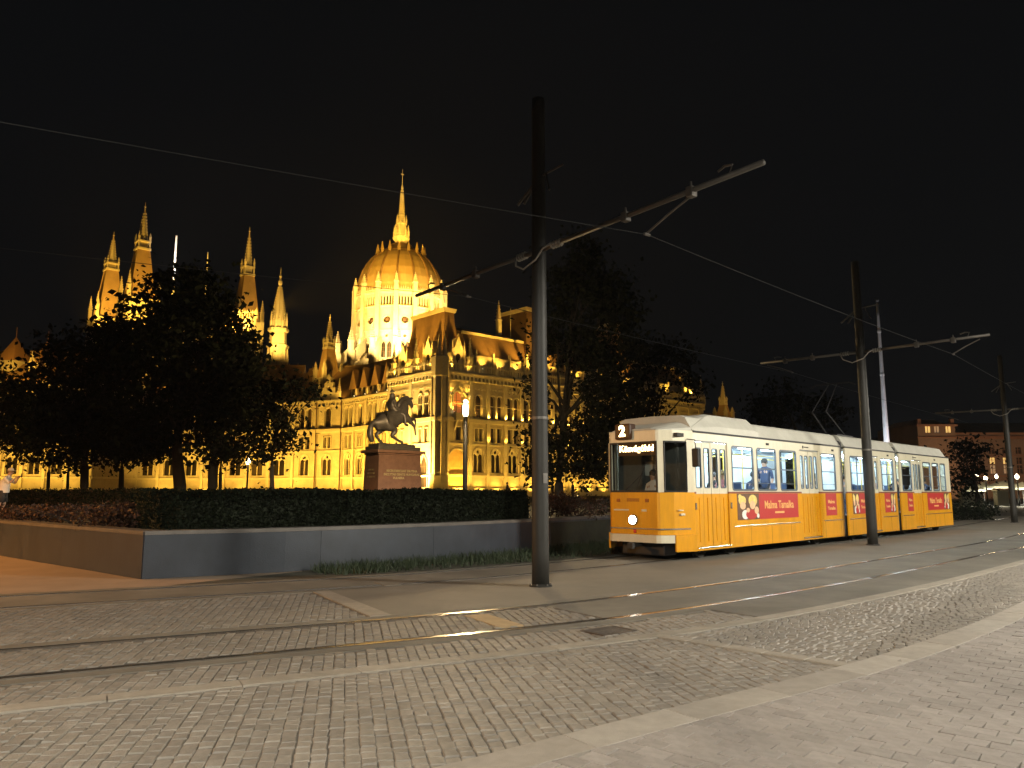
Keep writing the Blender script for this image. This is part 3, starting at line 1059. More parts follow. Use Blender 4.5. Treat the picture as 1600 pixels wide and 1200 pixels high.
# ================================================================ OVERHEAD LINE
M_pole = mat('pole_grey_paint', (0.027, 0.026, 0.023), 0.55, spec=0.25, metal=0.0, var=0.18, scale=2, dirt=((0.02, 0.017, 0.014), 3, 0.35))
M_arm = mat('arm_galvanised', (0.11, 0.10, 0.088), 0.5, metal=0.3, var=0.2, scale=4)
M_porc = mat('insulator', (0.3, 0.28, 0.25), 0.25, var=0.1, scale=4)
M_wire = mat('copper_wire', (0.022, 0.024, 0.025), 0.5, metal=0.3, var=0.0)
POLES = [((0.49, 13.51), R(38 - 90), 8.9, 4.7, 4.3), ((10.95, 23.75), R(45 - 90), 8.9, 3.55, 3.35), ((26.3, 40.8), R(48 - 90), 8.9, 3.55, 3.35)]
PL = ['nearest grey overhead line pole, standing in front of the dark tree', 'second grey overhead line pole, standing in front of the tram middle', 'third overhead line pole, at the right edge by the brick building']
ARMZ = 5.95
for i, ((px, py), ang, h, ln, lf) in enumerate(POLES):
    root = empty('catenary_pole', (px, py, 0), ang); tag(root, PL[i], 'pole', 'overhead line poles between the tracks')
    b = MB(); b.smooth = True
    b.lathe([(0.15, 0.0), (0.148, 0.6), (0.138, 4.0), (0.12, h - 0.25), (0.12, h - 0.02), (0.06, h)], 20)
    b.build('shaft', M_pole, root)
    MB().lathe([(0.2, 0.0), (0.2, 0.02), (0.155, 0.03), (0.155, 0.045)], 20).build('base_collar', M_pole, root)
    for k in range(6):
        MB().tube((0.178 * math.cos(k * 1.047), 0.178 * math.sin(k * 1.047), 0.02), (0.178 * math.cos(k * 1.047), 0.178 * math.sin(k * 1.047), 0.05), 0.014, 0.012, 6).build('bolt', M_arm, root)
    MB().cbox(0.10, 0.146, -0.05, 0.05, 1.75, 1.92, 0.004).build('inspection_cover', M_arm, root)
    MB().lathe([(0.149, 2.86), (0.151, 2.87), (0.151, 2.9), (0.149, 2.91)], 20).build('band', M_arm, root)
    # arms: local +x points towards the near track
    for sd, l in ((1, ln), (-1, lf)):
        a = MB(); a.smooth = True
        a.tube((sd * 0.13, 0, ARMZ), (sd * 0.5, 0, ARMZ + 0.01), 0.05, 0.045, 10)
        a.tube((sd * 0.5, 0, ARMZ + 0.01), (sd * l, 0, ARMZ + 0.04), 0.042, 0.042, 10)
        arm = a.build('arm', M_arm, root)
        q = MB(); q.smooth = True
        for k in range(4):
            x = 0.38 + k * 0.07
            q.tube((sd * x, 0, ARMZ + 0.005), (sd * (x + 0.03), 0, ARMZ + 0.005), 0.075, 0.055, 10)
        q.build('insulator', M_porc, arm)
        # clamp fittings along the tube
        for x in (l * 0.46, l * 0.74):
            c = MB(); c.cbox(sd * x - 0.06, sd * x + 0.06, -0.065, 0.065, ARMZ - 0.07, ARMZ + 0.09, 0.02)
            c.tube((sd * x, 0, ARMZ + 0.08), (sd * x, 0, ARMZ + 0.17), 0.02, 0.015, 6)
            c.build('clamp', M_arm, arm)
        c = MB(); c.path([(sd * (l - 0.55), 0, ARMZ + 0.05), (sd * (l - 0.5), 0, ARMZ + 0.18), (sd * (l - 0.62), 0, ARMZ + 0.2), (sd * (l - 0.74), 0, ARMZ + 0.16)], 0.02, 6)
        c.build('hook', M_arm, arm)
        # registration arm holding the contact wire
        tr_o = 2.6 if sd > 0 else -2.25
        x0 = sd * (l * 0.74 if l > 4 else l * 0.93)
        c = MB(); c.path([(x0, 0, ARMZ - 0.05), ((x0 + tr_o) / 2, 0.0, ARMZ - 0.2), (tr_o, 0, ARMZ - 0.38)], 0.018, 6)
        c.tube((tr_o, -0.06, ARMZ - 0.4), (tr_o, 0.06, ARMZ - 0.4), 0.025, 0.025, 6)
        c.build('registration_arm', M_arm, arm)
    # looping jumper cable round the shaft
    j = MB(); j.smooth = True
    j.path([(-0.62, -0.06, ARMZ - 0.02), (-0.5, -0.14, ARMZ - 0.2), (-0.2, -0.2, ARMZ - 0.34), (0.15, -0.2, ARMZ - 0.24), (0.3, -0.16, ARMZ - 0.06), (0.42, -0.07, ARMZ + 0.02)], 0.018, 7)
    j.build('jumper_cable', M_porc, root)
    # feeder bracket near the top
    f = MB()
    f.tube((0.08, 0, h - 1.55), (0.62, 0.05, h - 1.5), 0.025, 0.02, 6)
    f.tube((0.2, 0, h - 1.54), (0.42, -0.1, h - 1.95), 0.02, 0.02, 6)
    f.tube((-0.08, 0, h - 1.6), (-0.3, -0.1, h - 2.0), 0.02, 0.03, 6)
    f.tube((-0.08, 0, h - 1.6), (-0.52, -0.08, h - 1.95), 0.02, 0.03, 6)
    f.build('bracket', M_arm, root)

WIREZ = 5.55


def wire(name, label, pts, r, sag=0.0):
    P = []
    for a, b_ in zip(pts[:-1], pts[1:]):
        for k in range(12):
            t = k / 12
            P.append((a[0] + (b_[0] - a[0]) * t, a[1] + (b_[1] - a[1]) * t, a[2] + (b_[2] - a[2]) * t - sag * 4 * t * (1 - t)))
    P.append(pts[-1])
    o = MB().path(P, r, 5).build(name, M_wire)
    tag(o, label, 'wire')


def arm_pt(i, off, z):
    (px, py), ang, *_ = POLES[i]
    return (px + math.cos(ang) * off, py + math.sin(ang) * off, z)


wire('contact_wire', 'contact wire over the near track, running from the nearest pole to the right edge', [(-12.5, 4.2, WIREZ), arm_pt(0, 2.6, WIREZ), arm_pt(1, 2.6, WIREZ), arm_pt(2, 2.6, WIREZ), (48, 61, WIREZ)], 0.0055, 0.05)
wire('contact_wire', 'thin contact wire over the far track, crossing in front of the dome', [(-14.5, 9.2, WIREZ), arm_pt(0, -2.25, WIREZ), arm_pt(1, -2.25, WIREZ), arm_pt(2, -2.25, WIREZ), (44, 64, WIREZ)], 0.007, 0.05)

# ================================================================ TRAM
M_yel = mat('tram_yellow', (0.66, 0.295, 0.008), 0.3, var=0.07, scale=1.5, spec=0.5, dirt=((0.33, 0.165, 0.02), 3.2, 0.5), stretch=(1.0, 1.0, 0.12))
M_cream = mat('tram_cream', (0.62, 0.575, 0.43), 0.36, var=0.06, scale=1.5, dirt=((0.38, 0.34, 0.25), 3.0, 0.5), stretch=(1.0, 1.0, 0.12))
M_roof = mat('tram_roof', (0.47, 0.46, 0.40), 0.55, var=0.1, scale=1.2, dirt=((0.36, 0.35, 0.29), 1.6, 0.5))
M_brown = mat('tram_belt', (0.20, 0.05, 0.022), 0.4, var=0.06, scale=2)
M_rub = mat('black_rubber', (0.015, 0.015, 0.016), 0.6, var=0.2, scale=4)
M_frame = mat('window_frame', (0.10, 0.12, 0.14), 0.4, metal=0.5, var=0.1, scale=3)
M_chrome = mat('bright_trim', (0.55, 0.52, 0.46), 0.25, metal=0.9, var=0.05, scale=3)
M_under = mat('underframe', (0.035, 0.033, 0.03), 0.8, var=0.3, scale=3, bump=0.3)
M_inw = mat('interior_panel', (0.62, 0.70, 0.76), 0.5, var=0.08, scale=2)
M_infl = mat('interior_floor', (0.16, 0.16, 0.17), 0.7, var=0.1, scale=3)
M_seat = mat('seat_blue', (0.05, 0.09, 0.19), 0.6, var=0.1, scale=5)
M_hand = mat('handrail_yellow', (0.75, 0.55, 0.05), 0.35, var=0.05, scale=3)
M_tube = mat('light_tube', (0.9, 0.95, 1), 0.5, var=0, emit=(0.72, 0.90, 1.0), estr=60.0)
M_red_ad = mat('advert_red', (0.42, 0.022, 0.018), 0.45, var=0.06, scale=4)
M_gold_ad = mat('advert_gold', (0.80, 0.42, 0.13), 0.45, var=0.12, scale=6)
M_brn_ad = mat('advert_brown', (0.12, 0.055, 0.022), 0.5, var=0.3, scale=6)
M_skin_ad = mat('advert_skin', (0.72, 0.45, 0.26), 0.5, var=0.15, scale=8)
M_blond_ad = mat('advert_blond', (0.75, 0.55, 0.16), 0.5, var=0.25, scale=10)
M_white_ad = mat('advert_white', (0.75, 0.72, 0.66), 0.5, var=0.1, scale=8)


def thin_glass(name, tint, gloss, rough=0.03):
    m = bpy.data.materials.new(name); m.use_nodes = True
    nt = m.node_tree; nt.nodes.clear()
    out = nt.nodes.new('ShaderNodeOutputMaterial')
    tr_ = nt.nodes.new('ShaderNodeBsdfTransparent'); tr_.inputs[0].default_value = (*tint, 1)
    gl = nt.nodes.new('ShaderNodeBsdfGlossy'); gl.inputs['Roughness'].default_value = rough
    mx = nt.nodes.new('ShaderNodeMixShader')
    lw = nt.nodes.new('ShaderNodeLayerWeight'); lw.inputs[0].default_value = gloss
    nt.links.new(lw.outputs['Fresnel'], mx.inputs[0])
    nt.links.new(tr_.outputs[0], mx.inputs[1]); nt.links.new(gl.outputs[0], mx.inputs[2])
    nt.links.new(mx.outputs[0], out.inputs[0])
    return m


M_glass = thin_glass('tram_glass', (0.86, 0.92, 0.95), 0.25)
M_wsglass = thin_glass('windscreen_glass', (0.62, 0.65, 0.64), 0.35)

tram = empty('tram', (2.92, 18.63, 0), math.atan2(0.713, 0.701))
tag(tram, 'yellow and cream three-section tram with lit windows and red adverts, route 2', 'tram')
HW = 1.15
Z0, ZB, ZG = 0.22, 1.56, 3.02


def rrect(x0, x1, z0, z1, r=0.08, n=3):
    p = []
    for cx_, cz_, a in ((x1 - r, z0 + r, -90), (x1 - r, z1 - r, 0), (x0 + r, z1 - r, 90), (x0 + r, z0 + r, 180)):
        for k in range(n + 1):
            t = R(a + 90 * k / n); p.append((cx_ + r * math.cos(t), cz_ + r * math.sin(t)))
    return p


SECT = [  # x0, x1, windows, doors
    (0.85, 9.72, [(2.68, 3.83), (4.03, 5.16), (5.38, 6.44), (8.18, 9.24)], [(0.92, 2.48, 4), (6.70, 7.98, 4)]),
    (10.08, 14.72, [(10.45, 11.66), (13.25, 14.46)], [(11.95, 12.98, 3)]),
    (15.12, 21.35, [(15.36, 16.40), (17.82, 18.76), (18.98, 19.80), (20.02, 20.72)], [(16.62, 17.62, 3)]),
]
WZ0, WZ1 = 1.64, 2.77


def side_walls(x0, x1, wins, doors, near):
    """outer skin of one side, left open at the doors"""
    y0, y1 = (-HW, -HW + 0.05) if near else (HW - 0.05, HW)
    cuts = [x0] + [c for d in doors for c in (d[0], d[1])] + [x1] if near else [x0, x1]
    parts = []
    for a, b_ in zip(cuts[0::2], cuts[1::2]):
        low, belt, up = MB(), MB(), MB()
        low.box(a, b_, y0, y1, Z0, ZB)
        yb = (-HW - 0.006, -HW + 0.02) if near else (HW - 0.02, HW + 0.006)
        belt.box(a, b_, *yb, ZB + 0.001, ZB + 0.045)
        hs = [rrect(w0, w1, WZ0, WZ1) for w0, w1 in wins if w0 > a and w1 < b_]
        up.prism(rectp(a, b_, ZB + 0.046, ZG), y0, y1, hs)
        parts.append((low, belt, up))
    return parts


for si, (x0, x1, wins, doors) in enumerate(SECT):
    for near in (True, False):
        if not near: wins = wins[::2]
        for low, belt, up in side_walls(x0, x1, wins, doors, near):
            low.build('lower_panel', M_yel, tram); belt.build('belt_rail', M_brown, tram)
            up.build('upper_panel', M_cream, tram)
        sg = -1 if near else 1
        for w0, w1 in wins:
            w = MB(); o_ = rrect(w0 - 0.012, w1 + 0.012, WZ0 - 0.012, WZ1 + 0.012, 0.09); i_ = rrect(w0 + 0.035, w1 - 0.035, WZ0 + 0.035, WZ1 - 0.035, 0.06)
            ya, yb = sorted((sg * (HW + 0.008), sg * (HW - 0.03)))
            w.prism(o_, ya, yb, [i_])
            if near:
                w.box(w0 + 0.03, w1 - 0.03, ya + 0.012, yb, 2.20, 2.235)
                w.box(w0 + 0.03, w1 - 0.03, ya + 0.02, yb, 1.82, 1.835)
                if si == 1: w.box((w0 + w1) / 2 - 0.012, (w0 + w1) / 2 + 0.012, ya + 0.014, yb, WZ0 + 0.03, WZ1 - 0.03)
            wo = w.build('window', M_frame, tram)
            yy = sg * (HW - 0.035)
            MB().add([(w0, yy, WZ0), (w1, yy, WZ0), (w1, yy, WZ1), (w0, yy, WZ1)], [(0, 1, 2, 3)]).build('pane', M_glass, wo)
    for xs_ in np.arange(x0 + 0.35, x1 - 0.2, 1.18):
        if all(not (d[0] - 0.12 < xs_ < d[1] + 0.12) for d in doors):
            MB().box(xs_, xs_ + 0.008, -HW - 0.002, -HW + 0.004, Z0 + 0.01, 0.72).build('panel_seam', M_under, tram)
    # doors on the near side
    for d0, d1, nl in doors:
        dr = empty('door', (0, 0, 0), 0, tram)
        yd = -HW + 0.035
        lw_ = (d1 - d0) / nl
        b = MB()
        for k in range(nl):
            a, c = d0 + k * lw_ + 0.008, d0 + (k + 1) * lw_ - 0.008
            b.prism(rectp(a, c, 0.30, ZB - 0.005), yd + 0.004 * (k % 2), yd + 0.045)
            b.box((a + c) / 2 - 0.02, (a + c) / 2 + 0.02, yd - 0.012, yd + 0.003, 0.42, ZB - 0.1)
        b.build('leaf_panel', M_yel, dr)
        b = MB(); pn = MB(); fr = MB()
        for k in range(nl):
            a, c = d0 + k * lw_ + 0.008, d0 + (k + 1) * lw_ - 0.008
            h = rrect(a + 0.06, c - 0.06, 1.70, 2.66, 0.04)
            b.prism(rectp(a, c, ZB - 0.004, 2.80), yd + 0.004 * (k % 2), yd + 0.045, [h])
            fr.prism(rrect(a + 0.05, c - 0.05, 1.69, 2.67, 0.05), yd - 0.008, yd + 0.02, [rrect(a + 0.075, c - 0.075, 1.715, 2.645, 0.03)])
            pn.add([(a + 0.05, yd + 0.03, 1.69), (c - 0.05, yd + 0.03, 1.69), (c - 0.05, yd + 0.03, 2.67), (a + 0.05, yd + 0.03, 2.67)], [(0, 1, 2, 3)])
        b.build('leaf_upper', M_cream, dr); fr.build('window_frame', M_frame, dr); pn.build('pane', M_glass, dr)
        b = MB(); b.box(d0, d1, -HW - 0.004, -HW + 0.05, Z0, 0.262); b.build('sill', M_yel, dr)
        MB().cbox(d0, d1, -HW - 0.03, -HW + 0.04, 0.264, 0.296, 0.006).build('step_edge', M_chrome, dr)
        b = MB(); b.box(d0, d1, -HW, -HW + 0.05, 2.806, ZG); b.build('header', M_cream, dr)
        MB().box(d0 + 0.02, d1 - 0.02, -HW - 0.012, -HW - 0.001, 2.815, 2.835).build('drip_rail', M_frame, dr)
        b = MB()
        for k in range(1, nl):
            b.box(d0 + k * lw_ - 0.007, d0 + k * lw_ + 0.007, yd + 0.012, yd + 0.03, 0.3, 2.8)
        b.build('rubber_edge', M_rub, dr)
    # trim line, gutter, roof
    cuts = [x0 + 0.02] + [c for d in doors for c in (d[0] - 0.1, d[1] + 0.1)] + [x1 - 0.02]
    for a, b_ in zip(cuts[0::2], cuts[1::2]):
        if b_ - a > 0.25: MB().cbox(a + 0.1, b_ - 0.1, -HW - 0.018, -HW + 0.01, 0.725, 0.75, 0.005).build('trim_strip', M_chrome, tram)
    for ya, yb in ((-HW - 0.02, -HW + 0.06), (HW - 0.06, HW + 0.02)):
        MB().box(x0, x1, ya, yb, ZG + 0.001, ZG + 0.045).build('gutter', M_rub, tram)
    prof = [(-HW - 0.01, ZG + 0.046), (-HW + 0.03, 3.12), (-HW + 0.20, 3.40), (-HW + 0.34, 3.455), (0, 3.475), (HW - 0.34, 3.455), (HW - 0.20, 3.40), (HW - 0.03, 3.12), (HW + 0.01, ZG + 0.046)]
    ends = {0: (x0 - 0.4, x1), 1: (x0, x1), 2: (x0, x1)}[si]
    xs = [ends[0], ends[1]]
    vs = []; fs = []
    n = len(prof)
    if si == 2: xs = [x0, x1 - 0.45, x1 - 0.05]
    if si == 0: xs = [x0 - 0.02, x1]
    for xi, x in enumerate(xs):
        for (y, z) in prof:
            if si == 2 and xi == 2: z = ZG + 0.046 + (z - ZG - 0.046) * 0.3; y *= 0.93
            vs.append((x, y, z))
    for k in range(len(xs) - 1):
        for i in range(n - 1): fs.append((k * n + i, k * n + i + 1, (k + 1) * n + i + 1, (k + 1) * n + i))
    fs += [tuple(range(n)), tuple(range((len(xs) - 1) * n, len(xs) * n))]
    MB().add(vs, fs).build('roof', M_roof, tram)
    # interior shell, seats, rails, tubes
    x0i = x0 + (0.4 if si == 0 else 0)
    b = MB(); b.box(x0i, x1, -HW + 0.06, HW - 0.06, 0.84, 0.88); b.build('floor', M_infl, tram)
    b = MB(); b.box(x0i, x1, -HW + 0.06, HW - 0.06, 2.95, 2.98)
    b.box(x0i, x1, HW - 0.10, HW - 0.06, 0.88, 1.62)
    for a, c in zip([x0i] + [w[1] for w in wins], [w[0] for w in wins] + [x1]):
        if c > a: b.box(a, c, HW - 0.10, HW - 0.06, 1.62, 2.95)
    b.box(x0i, x1, HW - 0.10, HW - 0.061, 2.78, 2.95)
    b.build('lining', M_inw, tram)
    for y in (-0.42, 0.42):
        k = x0i + 0.5
        while k + 0.9 < x1:
            MB().cbox(k, k + 0.85, y - 0.07, y + 0.07, 2.895, 2.945, 0.012).build('light_tube', M_tube, tram); k += 1.45
    b = MB(); b.smooth = True
    b.tube((x0i + 0.2, -0.55, 2.62), (x1 - 0.2, -0.55, 2.62), 0.016, n=6); b.tube((x0i + 0.2, 0.55, 2.62), (x1 - 0.2, 0.55, 2.62), 0.016, n=6)
    k = x0i + 0.6
    while k < x1 - 0.2:
        b.tube((k, -0.55 if int(k * 2) % 2 else 0.55, 0.88), (k, -0.55 if int(k * 2) % 2 else 0.55, 2.95), 0.018, n=6); k += 1.15
    b.build('handrail', M_hand, tram)
    for k, (w0, w1) in enumerate(wins):
        for y in (-0.72, 0.72):
            xs_ = (w0 + w1) / 2 - 0.2
            s_ = MB(); s_.cbox(xs_, xs_ + 0.42, y - 0.24, y + 0.24, 1.26, 1.33, 0.02); s_.cbox(xs_ + 0.40, xs_ + 0.46, y - 0.24, y + 0.24, 1.33, 1.86, 0.02)
            s_.box(xs_ + 0.1, xs_ + 0.3, y - 0.1, y + 0.1, 0.88, 1.26)
            s_.build('seat', M_seat, tram)
    # underframe and running gear
    b = MB(); b.box(x0 + 0.05, x1 - 0.05, -HW + 0.12, HW - 0.12, 0.45, 0.83); b.build('underframe', M_under, tram)
    for xc in {0: (2.4, 9.2), 1: (10.6, 14.3), 2: (15.7, 19.6)}[si]:
        for dx in (-0.75, 0.75):
            if not (x0 - 0.1 < xc + dx < x1 + 0.2): continue
            w = MB(); w.smooth = False
            for y in (-0.78, 0.66):
                w.tube((xc + dx, y, 0.335), (xc + dx, y + 0.12, 0.335), 0.33, 0.33, 20)
            w.tube((xc + dx, -0.7, 0.335), (xc + dx, 0.7, 0.335), 0.06, 0.06, 8)
            w.build('wheel', M_under, tram)
        b = MB(); b.cbox(max(x0, xc - 1.1), min(x1 + 0.1, xc + 1.1), -0.95, -0.83, 0.16, 0.42, 0.03); b.build('bogie_frame', M_under, tram)

# bellows between the sections
for a, c in ((9.72, 10.08), (14.72, 15.12)):
    bl = empty('bellows', (0, 0, 0), 0, tram)
    n = 4
    for k in range(n):
        xa = a + (c - a) * k / n; xb = a + (c - a) * (k + 1) / n
        b = MB(); q = 0.07 + 0.03 * (k % 2)
        for y0, y1, z0, z1 in ((-HW + q, -HW + q + 0.05, 0.3, 3.2), (HW - q - 0.05, HW - q, 0.3, 3.2), (-HW + q + 0.05, HW - q - 0.05, 3.12, 3.2 + 0.05 * (k % 2))):
            b.box(xa + 0.004, xb - 0.004, y0, y1, z0, z1)
        b.build('fold', M_rub, bl)

# ---- cab and nose
NY = 0.74
cabl = MB()
pl = [(0.85, -HW), (0.30, -0.93), (0.03, -NY + 0.02), (0.0, -NY + 0.08), (0.0, NY - 0.08), (0.03, NY - 0.02), (0.30, 0.93), (0.85, HW)]


def plan_wall(mb, pts, z0, z1, t=0.05):
    P = np.array(pts, float); tn_ = np.gradient(P, axis=0); tn_ /= np.linalg.norm(tn_, axis=1)[:, None]
    inn_ = np.stack([-tn_[:, 1], tn_[:, 0]], 1)
    c = P.mean(0)
    if ((c - P[len(P) // 2]) @ inn_[len(P) // 2]) < 0: inn_ = -inn_
    Q = P + inn_ * t
    n = len(P)
    vs = [(*p, z0) for p in P] + [(*p, z1) for p in P] + [(*p, z0) for p in Q] + [(*p, z1) for p in Q]
    fs = []
    for i in range(n - 1):
        fs += [(i, i + 1, n + i + 1, n + i), (2 * n + i, 3 * n + i, 3 * n + i + 1, 2 * n + i + 1), (n + i, n + i + 1, 3 * n + i + 1, 3 * n + i), (i, 2 * n + i, 2 * n + i + 1, i + 1)]
    fs += [(0, n, 3 * n, 2 * n), (n - 1, 3 * n - 1, 4 * n - 1, 2 * n - 1)]
    mb.add(vs, fs)


plan_wall(cabl, pl, 0.605, ZB + 0.03)
cab = cabl.build('cab_panel', M_yel, tram)
for pl_ in ([(0.848, -HW), (0.30, -0.93)], [(0.30, 0.93), (0.848, HW)]):
    b = MB(); plan_wall(b, pl_, Z0, 0.603); b.build('cab_skirt', M_yel, tram)
b = MB(); plan_wall(b, [(0.28, -0.95), (0.02, -NY), (-0.03, -NY + 0.1), (-0.03, NY - 0.1), (0.02, NY), (0.28, 0.95)], 0.42, 0.60, 0.09); b.build('bumper', M_cream, tram)
b = MB(); b.cbox(0.34, 0.85, -0.62, 0.62, 0.10, 0.42, 0.04); b.build('lifeguard', M_rub, tram)
b = MB(); b.tube((0.3, 0, 0.36), (-0.12, 0, 0.34), 0.05, 0.05, 8); b.cbox(-0.2, -0.1, -0.08, 0.08, 0.27, 0.41, 0.02); b.build('coupler', M_under, tram)
b = MB(); plan_wall(b, [(0.72, -1.105), (0.29, -0.945), (0.0, -NY), (-0.018, -NY + 0.08), (-0.018, NY - 0.08), (0.0, NY), (0.29, 0.945), (0.72, 1.105)], 0.725, 0.755, 0.02); b.build('trim_strip', M_chrome, tram)
# upper cab: pillars and header
b = MB()
plan_wall(b, pl, 2.80, 3.06)
plan_wall(b, [(0.85, -HW), (0.66, -1.075)], ZB + 0.031, 2.799)
plan_wall(b, [(0.66, 1.075), (0.85, HW)], ZB + 0.031, 2.799)
for sg in (-1, 1):
    b.add([(x, sg * y, z) for x, y, z in [(0.10, 0.80, ZB + 0.031), (0.0, 0.70, ZB + 0.031), (0.04, 0.64, ZB + 0.031), (0.15, 0.75, ZB + 0.031), (0.10, 0.80, 2.799), (0.0, 0.70, 2.799), (0.04, 0.64, 2.799), (0.15, 0.75, 2.799)]],
          [(0, 1, 5, 4), (1, 2, 6, 5), (2, 3, 7, 6), (3, 0, 4, 7), (0, 3, 2, 1), (4, 5, 6, 7)])
b.build('cab_pillar', M_cream, tram)
ws = MB().add([(0.012, -0.70, ZB + 0.03), (0.012, 0.70, ZB + 0.03), (0.012, 0.70, 2.80), (0.012, -0.70, 2.80)], [(0, 1, 2, 3)]).build('windscreen', M_wsglass, tram)
b = MB(); b.prism([(-0.69, ZB + 0.032), (0.69, ZB + 0.032), (0.69, 2.798), (-0.69, 2.798)], 0, 0.02, [[(-0.65, ZB + 0.075), (0.65, ZB + 0.075), (0.65, 2.76), (-0.65, 2.76)]])
b.build('rubber_seal', M_rub, ws, (0.008, 0, 0), (0, 0, R(90)))
b = MB(); b.tube((0.0, 0.25, ZB + 0.07), (-0.01, -0.30, 2.05), 0.012, 0.01, 6); b.tube((-0.012, -0.12, 1.72), (-0.012, -0.36, 2.25), 0.012, 0.012, 6); b.build('wiper', M_rub, ws)
for sg in (-1, 1):
    so = MB().add([(0.11, sg * 0.805, ZB + 0.032), (0.66, sg * 1.07, ZB + 0.032), (0.66, sg * 1.07, 2.79), (0.11, sg * 0.805, 2.79)], [(0, 1, 2, 3)]).build('cab_window', M_wsglass, tram)
    b = MB()
    for (p0, p1) in (((0.12, 0.81, ZB + 0.05), (0.655, 1.07, ZB + 0.05)), ((0.655, 1.07, ZB + 0.05), (0.655, 1.07, 2.78)), ((0.655, 1.07, 2.78), (0.12, 0.81, 2.78)), ((0.12, 0.81, 2.78), (0.12, 0.81, ZB + 0.05))):
        b.tube((p0[0], sg * p0[1], p0[2]), (p1[0], sg * p1[1], p1[2]), 0.022, 0.022, 6)
    b.build('rubber_seal', M_rub, so)
# cab back wall and desk
b = MB(); b.box(0.86, 0.90, -1.08, 1.08, 0.88, 2.9); b.build('cab_partition', mat('cab_dark', (0.10, 0.11, 0.105), 0.7, var=0.2, scale=3), tram)
b = MB(); b.cbox(0.08, 0.40, -0.62, 0.62, 1.30, 1.56, 0.04); b.build('driver_desk', MATS['cab_dark'], tram)
b = MB(); b.box(0.845, 0.858, 0.02, 0.24, 2.0, 2.35); b.box(0.845, 0.858, -0.28, -0.06, 2.0, 2.35)
b.build('notice_sheet', mat('notice_paper', (0.55, 0.55, 0.5), 0.8, var=0.1, scale=5), tram)
# roof hood over the cab
b = MB()
sec = [(-0.02, 0.70, 3.06, 3.10, 0.62), (0.85, HW, ZG + 0.046, 3.30, 0.86), (2.0, HW + 0.005, ZG + 0.046, 3.56, 0.90), (4.0, HW + 0.005, ZG + 0.046, 3.575, 0.90), (4.25, HW + 0.005, ZG + 0.046, 3.48, 0.9)]
vs = []; fs = []
for (x, yb, zb, zt, yt) in sec:
    zm = zb + (zt - zb) * 0.32
    vs += [(x, -yb, zb), (x, -yb + 0.03, zm), (x, -yt, zt - 0.03), (x, -yt + 0.12, zt), (x, yt - 0.12, zt), (x, yt, zt - 0.03), (x, yb - 0.03, zm), (x, yb, zb)]
for k in range(len(sec) - 1):
    for i in range(7): fs.append((k * 8 + i, k * 8 + i + 1, k * 8 + i + 9, k * 8 + i + 8))
fs += [tuple(range(8)), tuple(range(32, 40))]
b.add(vs, fs).build('roof_hood', M_roof, tram)
# number box on the roof edge
nb = MB().cbox(-0.10, 0.16, 0.0, 0.46, 2.86, 3.25, 0.05).build('route_number_sign', mat('sign_glow_black', (0.02, 0.012, 0.008), 0.5, var=0.1, scale=4), tram)
MATS['sign_glow_black'].node_tree.nodes['Principled BSDF'].inputs['Emission Color'].default_value = (1.0, 0.28, 0.04, 1)
MATS['sign_glow_black'].node_tree.nodes['Principled BSDF'].inputs['Emission Strength'].default_value = 0.035  # LED glow put into the sign boxes as faint orange emission
M_led = mat('amber_led', (1, 0.5, 0.1), 0.5, var=0, emit=(1.0, 0.66, 0.32), estr=16.0)
place('number', text_mesh('2', 0.36, M_led, 0.012, 0.003), nb, (-0.108, 0.23, 3.055), (R(90), 0, R(-90)))
b = MB().box(0.05, 0.09, -0.62, 0.47, 2.47, 2.78).build('destination_sign', MATS['sign_glow_black'], tram)
place('lettering', text_mesh('Közvágóhíd', 0.215, M_led, 0.004, 0.003), b, (0.046, -0.07, 2.635), (R(90), 0, R(-90)))
# headlight
hd = MB(); hd.smooth = True
hd.lathe([(0.135, 0.0), (0.135, 0.02), (0.115, 0.045), (0.10, 0.045)], 20)
hl_ = hd.build('headlight', M_chrome, tram, (0.0, 0.02, 0.94), (0, R(-90), 0))
MB().lathe([(0.105, 0.04), (0.10, 0.055), (0.06, 0.07), (0.0, 0.075)], 20).build('lens', mat('headlight_lens', (1, 1, 1), 0.3, var=0, emit=(1.0, 0.95, 0.82), estr=35.0), hl_)
MB().cbox(-0.015, 0.03, -0.06, 0.02, 0.635, 0.72, 0.01).build('emblem', M_red_ad, tram)
for y in (-0.38, 0.45):
    MB().cbox(-0.02, 0.03, y - 0.05, y + 0.05, 1.36, 1.44, 0.01).build('indicator', mat('amber_lens', (0.35, 0.10, 0.02), 0.3, var=0), tram)
for k in range(4):
    MB().box(-0.008, 0.02, -0.16, 0.20, 1.375 + k * 0.02, 1.385 + k * 0.02).build('grille_slat', M_brown, tram)
MB().cbox(-0.006, 0.02, -0.36, -0.22, 1.14, 1.19, 0.006).build('number_plate', M_cream, tram)
MB().box(-0.006, 0.02, 0.15, 0.60, 1.155, 1.19).build('name_strip', M_cream, tram)
b = MB(); b.cbox(0.42, 0.60, -1.045, -0.99, 1.05, 1.1, 0.005); b.cbox(0.36, 0.6, -1.03, -0.985, 1.16, 1.185, 0.005); b.build('fleet_number', M_cream, tram)
# vents and lamps on the cab side header
b = MB(); b.cbox(0.32, 0.62, -1.055, -0.95, 2.9, 2.99, 0.01); b.build('vent', M_under, tram)
# mirror
mr_ = MB().cbox(0.62, 0.70, -1.42, -1.24, 2.18, 2.62, 0.03).build('mirror', M_rub, tram)
MB().path([(0.66, -1.10, 2.85), (0.66, -1.32, 2.82), (0.66, -1.34, 2.6)], 0.014, 6).build('mirror_arm', M_rub, mr_)
